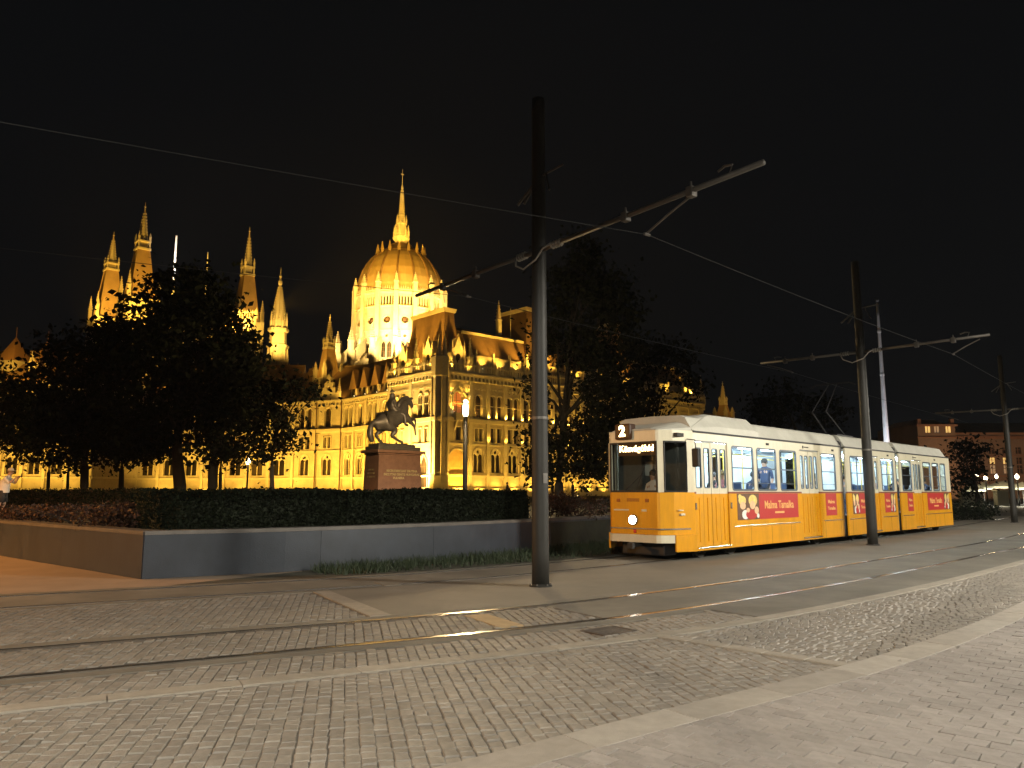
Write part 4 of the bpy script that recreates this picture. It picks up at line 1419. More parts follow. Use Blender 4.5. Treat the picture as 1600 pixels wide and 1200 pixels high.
# door side lamps
for x in (0.88, 2.56):
    MB().cbox(x - 0.025, x + 0.025, -HW - 0.03, -HW + 0.005, 1.18, 1.34, 0.012).build('door_button', M_chrome, tram)
# small roof lamps, lettering above windows
for x in (4.6, 9.0, 13.9, 19.3):
    MB().cbox(x, x + 0.16, -HW - 0.014, -HW + 0.004, 2.87, 2.93, 0.005).build('side_vent', M_under, tram)
for x in (7.1, 16.9):
    b = MB(); b.tube((x - 0.16, -HW - 0.006, 2.915), (x - 0.16, -HW, 2.915), 0.045, 0.045, 12); b.box(x - 0.08, x + 0.22, -HW - 0.006, -HW, 2.90, 2.93)
    b.build('operator_mark', M_under, tram)
# pantograph folded on the roof
pg = empty('pantograph', (0, 0, 0), 0, tram)
b = MB(); b.box(11.2, 12.6, -0.5, 0.5, 3.52, 3.56)
for x in (11.3, 12.5):
    for y in (-0.45, 0.45): b.tube((x, y, 3.47), (x, y, 3.53), 0.04, 0.03, 6)
b.build('frame', M_rub, pg)
b = MB()
for y in (-0.3, 0.3):
    b.tube((12.4, y, 3.58), (11.0, y * 0.8, 4.35), 0.022, 0.022, 6); b.tube((11.0, y * 0.8, 4.35), (12.3, y * 0.5, 5.42), 0.018, 0.018, 6)
b.build('arm', M_rub, pg)
b = MB(); b.path([(12.3, -0.8, 5.36), (12.3, -0.6, 5.46), (12.3, 0.6, 5.46), (12.3, 0.8, 5.36)], 0.025, 6); b.build('collector', M_rub, pg)


# ---- adverts
def ellipse(cx_, cz_, rx, rz, n=14, rot=0):
    return [(cx_ + rx * math.cos(t) * math.cos(rot) - rz * math.sin(t) * math.sin(rot), cz_ + rx * math.cos(t) * math.sin(rot) + rz * math.sin(t) * math.cos(rot)) for t in [2 * math.pi * k / n for k in range(n)]]


def advert(xr0, xr1, xp0, xp1, txt, flip=False):
    ad = empty('advert', (0, 0, 0), 0, tram)
    y = -HW - 0.006
    if xr1 > xr0:
        MB().prism(rectp(xr0, xr1, 0.885, 1.555), y, y + 0.008).build('red_sheet', M_red_ad, ad)
        w = xr1 - xr0
        if w > 1.5:
            place('lettering', text_mesh(txt, 0.29, M_gold_ad, 0.006, 0.001), ad, ((xr0 + xr1) / 2, y - 0.002, 1.25), (R(90), 0, 0), (w * 0.82 / 1.98, 1, 1))
            MB().prism(rectp((xr0 + xr1) / 2 - 0.28, (xr0 + xr1) / 2 + 0.28, 1.02, 1.075), y - 0.003, y).build('small_print', M_gold_ad, ad)
        else:
            a, c = txt.split(' ')
            place('lettering', text_mesh(a, 0.15, M_gold_ad, 0.004, 0.001), ad, ((xr0 + xr1) / 2, y - 0.002, 1.30), (R(90), 0, 0), (w * 0.8 / 0.5, 1, 1))
            place('lettering', text_mesh(c, 0.13, M_gold_ad, 0.004, 0.001), ad, ((xr0 + xr1) / 2, y - 0.002, 1.10), (R(90), 0, 0), (w * 0.8 / 0.5, 1, 1))
    if xp1 > xp0:
        w = xp1 - xp0
        b = MB(); b.prism(rectp(xp0, xp1, 0.885, 1.555), y, y + 0.008)
        f = lambda t: xp0 + w * (1 - t if flip else t)
        yy = y - 0.002
        for mi, cx_, cz_, rx, rz in ((1, 0.22, 1.38, 0.17, 0.12), (1, 0.12, 1.48, 0.08, 0.06), (2, 0.24, 1.25, 0.13, 0.10), (3, 0.70, 1.38, 0.20, 0.15), (2, 0.68, 1.26, 0.13, 0.11), (4, 0.34, 1.02, 0.16, 0.12), (5, 0.62, 1.02, 0.26, 0.13), (2, 0.86, 1.12, 0.10, 0.10), (4, 0.92, 0.98, 0.06, 0.06), (2, 0.46, 1.13, 0.08, 0.06)):
            b.cur = mi
            e_ = ellipse(f(cx_), cz_, rx * w, rz)
            e_ = [(min(max(px_, xp0), xp1), min(max(pz_, 0.886), 1.554)) for px_, pz_ in e_]
            yy -= 0.0006
            k0 = len(b.v); b.add([(px_, yy, pz_) for px_, pz_ in e_], [tuple(range(len(e_)))])
        b.build('picture_sheet', [M_brn_ad, M_blond_ad, M_skin_ad, M_blond_ad, M_white_ad, M_red_ad], ad)


AT = 'Malma Tamalka'
advert(4.06, 6.42, 2.88, 4.055, AT)
advert(8.38, 9.18, 0, 0, AT)
advert(11.05, 11.85, 10.5, 11.045, AT)
advert(13.42, 14.0, 14.005, 14.48, AT, True)
advert(15.82, 16.42, 0, 0, AT)
advert(18.15, 20.25, 20.255, 21.0, AT, True)
# rear end
b = MB(); b.box(21.30, 21.35, -HW + 0.05, HW - 0.05, Z0, ZB); b.build('rear_panel', M_yel, tram)
b = MB(); b.prism(rectp(-HW + 0.05, HW - 0.05, ZB, ZG), 0, 0.05, [rectp(-0.8, 0.8, 1.7, 2.7)]); b.build('rear_upper', M_cream, tram, (21.35, 0, 0), (0, 0, R(90)))
MB().add([(21.33, -0.82, 1.68), (21.33, 0.82, 1.68), (21.33, 0.82, 2.72), (21.33, -0.82, 2.72)], [(0, 1, 2, 3)]).build('rear_window', M_glass, tram)
for y in (-0.95, 0.8): MB().cbox(21.36, 21.40, y, y + 0.15, 0.7, 0.85, 0.01).build('tail_light', mat('tail_red', (0.5, 0.02, 0.01), 0.3, var=0, emit=(1, 0.05, 0.02), estr=3), tram)
# ================================================================ STATUE
M_bronze = mat('bronze', (0.20, 0.178, 0.155), 0.42, metal=0.35, var=0.3, scale=2.5, bump=0.2, bscale=14)
M_ped = mat('red_granite', (0.33, 0.185, 0.13), 0.35, var=0.18, scale=3, bump=0.05)
M_ped2 = mat('red_granite_dark', (0.2, 0.095, 0.06), 0.4, var=0.18, scale=3)
M_gilt = mat('gilt_letters', (0.8, 0.66, 0.36), 0.4, metal=0.2, var=0.1)
SY = 48.0
sc_ = D(592, 702, SY)                      # nearest top corner of the pedestal
az = R(46)                                 # long axis recedes to the right
st = empty('equestrian_statue', (0, 0, 0)); tag(st, 'dark bronze rider on a rearing horse, on a reddish granite pedestal', 'statue')
PLn, PWd = 3.35, 1.62
ax = np.array((math.sin(az), math.cos(az))); ay = np.array((-math.cos(az), math.sin(az)))
ctr = np.array((sc_[0], sc_[1])) + ax * PLn / 2 + ay * PWd / 2
st.location = (ctr[0], ctr[1], 0.75); st.rotation_euler = (0, 0, math.atan2(ax[1], ax[0]))
PH = sc_[2] - 0.75
b = MB(); b.cbox(-PLn / 2 - .45, PLn / 2 + .45, -PWd / 2 - .45, PWd / 2 + .45, 0, 0.35, .03); b.build('step', M_ped2, st)
b = MB(); b.cbox(-PLn / 2 - .22, PLn / 2 + .22, -PWd / 2 - .22, PWd / 2 + .22, 0.352, 0.82, .05); b.build('plinth', M_ped2, st)
b = MB(); b.frustum(0, 0, 0.821, PH - 0.3, PLn / 2 + 0.02, PWd / 2 + 0.02, PLn / 2 - 0.06, PWd / 2 - 0.06); ped = b.build('pedestal', M_ped, st)
b = MB(); b.cbox(-PLn / 2 - .02, PLn / 2 + .02, -PWd / 2 - .02, PWd / 2 + .02, PH - 0.298, PH - 0.2, .03); b.cbox(-PLn / 2 - .18, PLn / 2 + .18, -PWd / 2 - .18, PWd / 2 + .18, PH - 0.199, PH, .05); b.build('cornice', M_ped, st)
b = MB(); b.cbox(-PLn / 2 + .02, PLn / 2 - .05, -PWd / 2 + .05, PWd / 2 - .05, PH + .002, PH + 0.24, .06); b.cbox(-PLn / 2 + .12, PLn / 2 - .35, -PWd / 2 + .2, PWd / 2 - .2, PH + .2, PH + 0.42, .09); b.build('bronze_base', M_bronze, st)
for k, tx in enumerate(['RECRUDESCUNT DIUTINA', 'INCLYTAE GENTIS HUNGARAE', 'VULNERA']):
    place('lettering', text_mesh(tx, 0.2, M_gilt, 0.006, 0.004), ped, (0.12 if k < 2 else -0.12, -PWd / 2 - 0.012 + 0.012 * k, PH * 0.62 - k * 0.22), (R(90 - 1.3), 0, 0), (1.0, 1, 1))
for k, tx in enumerate(['CUM DEO', 'PRO PATRIA', 'ET LIBERTATE']):
    place('lettering', text_mesh(tx, 0.15, M_gilt, 0.002, 0.004), ped, (-PLn / 2 - 0.012 + 0.012 * k, 0, PH * 0.64 - k * 0.22), (R(90), 0, R(-90)))
BZ = PH + 0.40
kx = 0.00634 / 0.735; kz = 0.00634


def hp(zx, zy, y, r): return ((zx - 425) * kx, y, (640 - zy) * kz, r * 1.2)


hv = [hp(390, 385, 0, 0.50), hp(310, 415, 0, 0.47), hp(272, 440, 0, 0.30),      # 0 barrel 1 croup 2 rump end
      hp(470, 345, 0, 0.47), hp(530, 335, 0, 0.38),                              # 3 chest 4 breast
      hp(510, 255, 0, 0.33), hp(505, 195, 0, 0.25), hp(545, 160, 0, 0.16),       # 5 neck base 6 crest 7 poll
      hp(578, 205, 0, 0.145), hp(592, 250, 0, 0.085),                            # 8 cheek 9 muzzle
      hp(300, 470, 0.22, 0.27), hp(322, 505, 0.25, 0.19), hp(285, 552, 0.26, 0.10), hp(318, 605, 0.26, 0.07), hp(345, 632, 0.26, 0.085),     # far hind 10-14
      hp(385, 470, -0.22, 0.30), hp(420, 508, -0.26, 0.2), hp(380, 556, -0.26, 0.105), hp(455, 602, -0.26, 0.07), hp(492, 630, -0.26, 0.085),  # near hind 15-19
      hp(575, 372, 0.24, 0.14), hp(640, 358, 0.26, 0.075), hp(648, 415, 0.26, 0.05), hp(636, 455, 0.26, 0.065),      # far fore 20-23
      hp(550, 395, -0.24, 0.15), hp(586, 436, -0.28, 0.08), hp(600, 492, -0.28, 0.05), hp(604, 538, -0.28, 0.065),    # near fore 24-27
      hp(240, 425, 0, 0.13), hp(218, 470, 0, 0.17), hp(212, 560, 0, 0.19), hp(238, 630, 0, 0.12),                     # tail 28-31
      hp(596, 146, 0.06, 0.03), hp(596, 146, -0.06, 0.03)]
he = [(0, 1), (1, 2), (0, 3), (3, 4), (3, 5), (5, 6), (6, 7), (7, 8), (8, 9),
      (1, 10), (10, 11), (11, 12), (12, 13), (13, 14), (1, 15), (15, 16), (16, 17), (17, 18), (18, 19),
      (4, 20), (20, 21), (21, 22), (22, 23), (4, 24), (24, 25), (25, 26), (26, 27), (2, 28), (28, 29), (29, 30), (30, 31), (7, 32), (7, 33)]
place('horse', skin_mesh('horse', hv, he, [M_bronze]), st, (0, 0, BZ))


def rp(zx, zy, y, r): return hp(zx, zy, y, r)


rv = [rp(408, 300, 0, 0.24), rp(402, 255, 0, 0.26), rp(402, 205, 0, 0.30), rp(402, 162, 0, 0.13), rp(404, 138, 0, 0.16), rp(403, 112, 0, 0.15),
      rp(430, 310, -0.26, 0.17), rp(478, 335, -0.48, 0.13), rp(486, 395, -0.52, 0.1), rp(484, 435, -0.52, 0.075), rp(515, 445, -0.54, 0.06),
      rp(430, 310, 0.26, 0.17), rp(478, 335, 0.48, 0.13), rp(486, 395, 0.52, 0.1), rp(484, 435, 0.52, 0.075), rp(515, 445, 0.54, 0.06),
      rp(402, 195, -0.3, 0.11), rp(398, 255, -0.38, 0.085), rp(452, 285, -0.36, 0.06),
      rp(402, 195, 0.3, 0.11), rp(402, 255, 0.38, 0.085), rp(455, 275, 0.2, 0.06)]
re_ = [(0, 1), (1, 2), (2, 3), (3, 4), (4, 5), (0, 6), (6, 7), (7, 8), (8, 9), (9, 10), (0, 11), (11, 12), (12, 13), (13, 14), (14, 15), (2, 16), (16, 17), (17, 18), (2, 19), (19, 20), (20, 21)]
rd = place('rider', skin_mesh('rider', rv, re_, [M_bronze]), st, (0, 0, BZ))
b = MB(); b.tube(rp(382, 328, -0.42, 0)[:3], rp(492, 262, -0.4, 0)[:3], 0.03, 0.025, 8); b.build('baton', M_bronze, rd)
b = MB(); b.smooth = True
c0 = rp(403, 108, 0, 0)
b.lathe([(0.15, c0[2] + 0.02), (0.16, c0[2] + 0.07), (0.13, c0[2] + 0.13), (0.05, c0[2] + 0.17)], 12, (c0[0], 0)); b.tube((c0[0] + 0.05, 0, c0[2] + 0.12), (c0[0] - 0.1, 0, c0[2] + 0.3), 0.04, 0.015, 6)
b.build('hat', M_bronze, rd)
# mane, bridle, saddle cloth
b = MB(); b.smooth = True
b.path([rp(452, 275, 0, 0)[:3], rp(468, 215, 0, 0)[:3], rp(498, 165, 0, 0)[:3], rp(540, 142, 0, 0)[:3], rp(572, 150, 0, 0)[:3]], [0.12, 0.17, 0.16, 0.12, 0.05], 8)
b.build('mane', M_bronze, st, (0, 0, BZ))
b = MB(); b.smooth = True
q0 = rp(420, 345, 0, 0)
b.add([(q0[0] + dx, sg * 0.52, q0[2] + dz) for sg in (-1, 1) for dx, dz in ((-0.5, 0.1), (0.35, 0.42), (0.35, -0.1), (-0.5, -0.35))], [(0, 1, 2, 3), (4, 7, 6, 5), (0, 4, 5, 1)])
b.build('saddle_cloth', M_bronze, st, (0, 0, BZ))

# ================================================================ PEOPLE
SK = mat('skin', (0.45, 0.27, 0.18), 0.55, var=0.08, scale=9)
C_white = mat('white_cotton', (0.72, 0.70, 0.66), 0.85, var=0.06, scale=8)
C_dark = mat('dark_cloth', (0.03, 0.03, 0.034), 0.85, var=0.2, scale=8)
C_navy = mat('navy_cloth', (0.035, 0.05, 0.10), 0.85, var=0.15, scale=8)
C_grey = mat('grey_cloth', (0.22, 0.22, 0.23), 0.85, var=0.15, scale=8)
C_pink = mat('pink_cloth', (0.55, 0.22, 0.22), 0.85, var=0.1, scale=8)
H_dark = mat('dark_hair', (0.02, 0.015, 0.012), 0.6, var=0.2, scale=20)
H_fair = mat('fair_hair', (0.25, 0.17, 0.08), 0.6, var=0.2, scale=20)
SHOE = mat('tan_shoe', (0.5, 0.36, 0.16), 0.7, var=0.1, scale=9)


def fingers(me_pts, mb, wrist, hand):
    w = Vector(wrist); h = Vector(hand); d = (h - w).normalized()
    s_ = d.cross(Vector((0, 0, 1)));
    if s_.length < 0.1: s_ = Vector((0, 1, 0))
    s_.normalize(); u_ = s_.cross(d)
    for k, l in enumerate((0.062, 0.075, 0.072, 0.055)):
        a = h + s_ * (k - 1.5) * 0.019
        m1 = a + d * l * 0.6 - u_ * 0.008
        mb.path([a, m1, m1 + d * l * 0.35 - u_ * 0.025], [0.0095, 0.009, 0.007], 5)
    a = w.lerp(h, 0.55) + s_ * 0.03
    mb.path([a, a + d * 0.03 + s_ * 0.03, a + d * 0.065 + s_ * 0.032], [0.011, 0.010, 0.008], 5)


def human(label, loc, rz, pose='stand', top=C_grey, legs=C_dark, hair=H_dark, cap=None, shorts=False, shoe=C_dark, cat='person', scale=1.0, hair_long=False):
    lean = 0.12 if pose == 'photo' else 0.03
    if pose == 'sit':
        V = [(0, 0, 0.10, 0.15), (0.0, 0, 0.30, 0.135), (0.02, 0, 0.50, 0.16), (0.04, 0, 0.63, 0.058), (0.06, 0, 0.72, 0.082), (0.065, 0, 0.81, 0.088)]
        for sg in (1, -1):
            V += [(0.02, sg * 0.19, 0.52, 0.058), (0.06, sg * 0.23, 0.27, 0.046), (0.27, sg * 0.14, 0.22, 0.032), (0.34, sg * 0.11, 0.22, 0.03)]
        for sg in (1, -1):
            V += [(0.06, sg * 0.09, 0.09, 0.09), (0.45, sg * 0.10, 0.10, 0.065), (0.45, sg * 0.10, -0.30, 0.042), (0.58, sg * 0.10, -0.37, 0.036)]
    elif pose == 'photo':
        V = [(0, 0, 0.93, 0.145), (0.04, 0, 1.13, 0.14), (0.10, 0, 1.33, 0.165), (0.17, 0, 1.46, 0.06), (0.21, 0, 1.535, 0.085), (0.22, 0, 1.63, 0.09)]
        for sg in (1, -1):
            V += [(0.12, sg * 0.19, 1.36, 0.07), (0.29, sg * 0.22, 1.17, 0.05), (0.46, sg * 0.09, 1.38, 0.03), (0.52, sg * 0.06, 1.43, 0.03)]
        V += [(0, 0.09, 0.88, 0.095), (0.05, 0.1, 0.50, 0.062), (-0.03, 0.1, 0.09, 0.042), (0.12, 0.1, 0.04, 0.037)]
        V += [(0, -0.09, 0.88, 0.095), (0.00, -0.1, 0.50, 0.062), (-0.16, -0.1, 0.09, 0.042), (-0.01, -0.1, 0.04, 0.037)]
    else:
        V = [(0, 0, 0.95, 0.14), (0.0, 0, 1.15, 0.13), (0.0, 0, 1.36, 0.16), (0.01, 0, 1.49, 0.058), (0.03, 0, 1.57, 0.082), (0.035, 0, 1.66, 0.088)]
        for sg in (1, -1):
            V += [(0, sg * 0.19, 1.39, 0.06), (-0.02, sg * 0.23, 1.12, 0.046), (0.08, sg * 0.21, 0.88, 0.032), (0.10, sg * 0.20, 0.82, 0.03)]
        for sg in (1, -1):
            V += [(0, sg * 0.09, 0.90, 0.09), (0.02 * sg, sg * 0.1, 0.50, 0.062), (0.05 * sg, sg * 0.1, 0.09, 0.042), (0.05 * sg + 0.14, sg * 0.1, 0.04, 0.036)]
    E_ = [(0, 1), (1, 2), (2, 3), (3, 4), (4, 5)]
    S_ = [1, 1, 0, 0, 0]
    for k in (6, 10):
        E_ += [(2, k), (k, k + 1), (k + 1, k + 2), (k + 2, k + 3)]; S_ += [1, 1, 0, 0]
    for k in (14, 18):
        E_ += [(0, k), (k, k + 1), (k + 1, k + 2), (k + 2, k + 3)]; S_ += [2, 2, 0 if shorts else 2, 3]
    root = empty('person', loc, rz); tag(root, label, cat)
    root.scale = (scale,) * 3
    place('body', skin_mesh('body', V, E_, [SK, top, legs, shoe], S_), root)
    # nose, ears, hands
    hd_ = V[5]; lo = V[4]
    b = MB(); b.smooth = True
    b.tube((lo[0] + 0.075, 0, lo[2] + 0.045), (lo[0] + 0.105, 0, lo[2] + 0.02), 0.008, 0.014, 6)
    for sg in (1, -1): b.cbox(lo[0] - 0.01, lo[0] + 0.02, sg * 0.083 - 0.008, sg * 0.083 + 0.008, lo[2] + 0.02, lo[2] + 0.075, 0.006)
    b.build('face_features', SK, root)
    for k in (6, 10):
        b = MB(); fingers(None, b, V[k + 2][:3], V[k + 3][:3]); b.build('hand', SK, root)
    b = MB(); b.smooth = True
    cx_ = hd_[0] - 0.012; zt = hd_[2] + 0.088
    b.lathe([(0.02, zt + 0.012), (0.062, zt), (0.096, zt - 0.05), (0.100, zt - 0.10), (0.094, zt - (0.24 if hair_long else 0.15)), (0.06, zt - (0.26 if hair_long else 0.16))], 12, (cx_ - 0.012, 0))
    b.build('hair', hair, root)
    if cap:
        b = MB(); b.smooth = True
        b.lathe([(0.104, zt - 0.075), (0.106, zt - 0.05), (0.085, zt + 0.01), (0.03, zt + 0.035)], 14, (cx_, 0))
        b.add([(cx_ + 0.06, -0.085, zt - 0.06), (cx_ + 0.19, -0.06, zt - 0.085), (cx_ + 0.19, 0.06, zt - 0.085), (cx_ + 0.06, 0.085, zt - 0.06), (cx_ + 0.06, -0.085, zt - 0.068), (cx_ + 0.19, -0.06, zt - 0.093), (cx_ + 0.19, 0.06, zt - 0.093), (cx_ + 0.06, 0.085, zt - 0.068)], [(0, 1, 2, 3), (4, 7, 6, 5), (0, 4, 5, 1), (1, 5, 6, 2), (2, 6, 7, 3)])
        b.build('cap', cap, root)
    if pose != 'sit' and not shorts:
        pass
    if pose == 'photo':
        b = MB(); b.smooth = True   # loose hanging hem of the T-shirt
        b.lathe([(0.165, 1.30), (0.185, 1.1), (0.195, 0.92), (0.20, 0.82)], 14, (0.05, 0), caps=False)
        b.v = [(x + (1.2 - z) * -0.10, y * 0.95, z) for x, y, z in b.v]
        b.build('shirt_hem', top, root)
        b = MB(); b.smooth = True
        for sg in (1, -1): b.tube((0.0, sg * 0.09, 0.90), (0.045, sg * 0.10, 0.48), 0.115, 0.105, 12)
        b.build('shorts', legs, root)
    return root


PX = (20 - 800) / 1200 * 29 * 1.01
human('person in white T-shirt, cap and dark shorts holding up a phone at the left edge', (PX, 29, 0.75), R(8), 'photo', C_white, C_dark, H_fair, mat('pale_cap', (0.62, 0.58, 0.5), 0.8, var=0.1), True, SHOE)
ph = MB(); ph.cbox(-0.006, 0.006, -0.038, 0.038, -0.075, 0.075, 0.005)
pc_ = R(8)
pho = ph.build('phone', mat('phone_black', (0.02, 0.02, 0.022), 0.3, var=0), None, (PX + math.cos(pc_) * 0.60, 29 + math.sin(pc_) * 0.60, 0.75 + 1.47), (0, 0, pc_)); tag(pho, 'dark phone held up by the person in white at the left edge', 'phone')
for u, Y, lab, tp_, pz in ((793, 72, 'dark silhouetted visitor right of the lit lamp post, before the facade', C_dark, R(200)), (862, 80, 'dark silhouetted visitor partly hidden by the nearest pole and tree', C_dark, R(30)), (893, 68, 'dark silhouetted visitor right of the nearest pole, below the tree', C_navy, R(150))):
    human(lab, ((u - 800) / 1200 * Y * 1.01, Y, 0.75), pz, 'stand', tp_, C_dark)

tm = tram.location; ta = math.atan2(0.713, 0.701)


def tw(x, y, z): return (tm[0] + math.cos(ta) * x - math.sin(ta) * y, tm[1] + math.sin(ta) * x + math.cos(ta) * y, z)


back = ta + math.pi
human('tram driver in a pale shirt seated behind the windscreen', tw(0.62, -0.18, 1.28), back, 'sit', C_white, C_navy, H_dark, scale=0.95)
PASS = [(3.05, -0.70, back, C_pink, H_fair, 'fair-haired passenger seated in the first window behind the front door'), (3.55, 0.70, back, C_dark, H_dark, 'dark-dressed passenger on the far side of the first window'), (4.62, -0.72, ta, C_navy, H_dark, 'dark-haired passenger in navy seated in the second window'), (5.0, 0.7, back, C_dark, H_dark, 'dark passenger on the far side of the second window'),
        (8.62, -0.72, ta, C_dark, H_dark, 'passenger in dark clothes seated in the window before the first joint'), (11.0, -0.72, ta, C_grey, H_dark, 'passenger in grey seated left of the second pole'), (13.75, -0.70, back, C_pink, H_fair, 'passenger in pink seated right of the second pole'), (15.8, -0.70, ta, C_dark, H_dark, 'dark passenger in the first window of the rear section'), (18.2, -0.7, back, C_grey, H_dark, 'grey-clad passenger just behind the rear door'), (19.3, -0.7, ta, C_navy, H_dark, 'navy-clad passenger in the second last window'), (20.3, 0.6, back, C_dark, H_dark, 'dark passenger in the last window of the tram')]
for x, y, a, tp_, hr, lab in PASS:
    human(lab, tw(x, y, 1.34), a, 'sit', tp_, C_navy, hr, scale=0.92)
human('standing passenger in navy inside the second door', tw(7.3, 0.25, 0.88), back, 'stand', C_navy, C_dark, H_dark)
# ================================================================ PARLIAMENT
M_stone = mat('limestone', (0.47, 0.41, 0.31), 0.85, var=0.18, scale=0.35, bump=0.35, bscale=3.0, dirt=((0.20, 0.17, 0.12), 0.5, 0.45))
M_trim = mat('limestone_trim', (0.53, 0.47, 0.36), 0.85, var=0.12, scale=0.6)
M_slate = mat('roof_slate', (0.20, 0.118, 0.062), 0.7, var=0.25, scale=0.5, bump=0.4, bscale=5)
M_dome = mat('dome_tile', (0.38, 0.265, 0.115), 0.6, var=0.15, scale=0.3, bump=0.3, bscale=4)
M_rib = mat('dome_rib', (0.19, 0.115, 0.05), 0.6, var=0.15, scale=0.5)
M_pane = mat('window_dark', (0.008, 0.005, 0.003), 0.35, var=0.3, scale=0.6)
M_panes = [M_pane, mat('window_curtained', (0.016, 0.009, 0.005), 0.5, var=0.4, scale=0.8), mat('window_blind', (0.032, 0.019, 0.010), 0.6, var=0.35, scale=0.8), mat('window_lit', (0.3, 0.1, 0.03), 0.5, var=0, emit=(1.0, 0.30, 0.06), estr=0.28)]
M_wfr = mat('window_wood', (0.10, 0.05, 0.025), 0.6, var=0.2, scale=2)
M_lens = mat('flood_lens', (1, 0.9, 0.6), 0.4, var=0, emit=(1.0, 0.80, 0.42), estr=14.0)
M_fix = mat('flood_case', (0.05, 0.05, 0.05), 0.6, var=0)

CY = 140.0
oc = D(686, 700, CY)
azr = R(48)
rvx = np.array((math.sin(azr), math.cos(azr))); lvx = np.array((-math.cos(azr), math.sin(azr)))
par = empty('parliament_building', (oc[0], oc[1], 0.0), math.atan2(rvx[1], rvx[0]))
tag(par, 'floodlit golden neo-Gothic parliament with a great ribbed dome, spires and rows of arched windows', 'building')
ORG = np.array(oc[:2])
GZ = 0.75


def toL(x, y):
    d = np.array((x, y)) - ORG
    return float(d @ rvx), float(d @ lvx)


def toW(s, l, z):
    p = ORG + rvx * s + lvx * l
    return (float(p[0]), float(p[1]), z)


def pxL(u, v, Y):
    p = D(u, v, Y); return toL(p[0], p[1])


def pz(v, Y, u=800): return D(u, v, Y)[2]


WIN = {}


wrng = random.Random(5)


def window_mesh(kind, w, h, var=None):
    var = var if var is not None else wrng.choice((0, 0, 0, 1, 1, 2))
    key = (kind, round(w, 2), round(h, 2), var)
    if key in WIN: return WIN[key]
    b = MB()
    if kind == 'rect': o = rectp(-w / 2, w / 2, 0, h)
    elif kind in ('arch', 'twin'): o = archp(-w / 2, w / 2, 0, h - w / 2)
    elif kind == 'rose': o = [(w / 2 * math.cos(2 * math.pi * k / 12), h / 2 + w / 2 * math.sin(2 * math.pi * k / 12)) for k in range(12)]
    else: o = archp(-w / 2, w / 2, 0, h - w * 0.86, 1.5)
    b.cur = 0
    b.prism(o, 0.58, 0.66)
    b.cur = 1
    if kind == 'twin':
        ww = w / 2 - 0.16
        l1 = archp(-w / 2 + 0.1, -0.08, 0.05, h - w * 0.62); l2 = archp(0.08, w / 2 - 0.1, 0.05, h - w * 0.62)
        ey = [(0.26 * w / 2 * math.cos(2 * math.pi * k / 10), h - w * 0.24 + 0.26 * w / 2 * math.sin(2 * math.pi * k / 10)) for k in range(10)]
        b.cur = 2
        b.prism(o, 0.14, 0.38, [l1, l2, ey])
    elif kind == 'rose':
        for k in range(4):
            a = math.pi * k / 4
            b.tube((-w / 2 * math.cos(a), 0.45, h / 2 - w / 2 * math.sin(a)), (w / 2 * math.cos(a), 0.45, h / 2 + w / 2 * math.sin(a)), 0.09, 0.09, 5)
    else:
        if w > 0.7:
            b.box(-0.05, 0.05, 0.5, 0.58, 0.0, h - (w * 0.1 if kind != 'rect' else 0.02))
            for f in ((0.36, 0.62) if h > 2.5 else (0.6,)):
                b.box(-w / 2 + 0.02, w / 2 - 0.02, 0.52, 0.58, h * f, h * f + 0.09)
    me = b.mesh('window', [M_panes[var], M_wfr, M_trim])
    WIN[key] = me
    return me


def op_poly(op, e=0.0):
    k, x0, x1, z0, z1 = op[:5]
    w = x1 - x0
    if k == 'rect': return rectp(x0 - e, x1 + e, z0 - e * 0, z1 + e)
    if k in ('arch', 'twin', 'portal'): return archp(x0 - e, x1 + e, z0, z1 - w / 2)
    if k == 'rose': return [((x0 + x1) / 2 + (w / 2 + e) * math.cos(2 * math.pi * j / 12), (z0 + z1) / 2 + (w / 2 + e) * math.sin(2 * math.pi * j / 12)) for j in range(12)]
    return archp(x0 - e, x1 + e, z0, z1 - w * 0.86, 1.5)


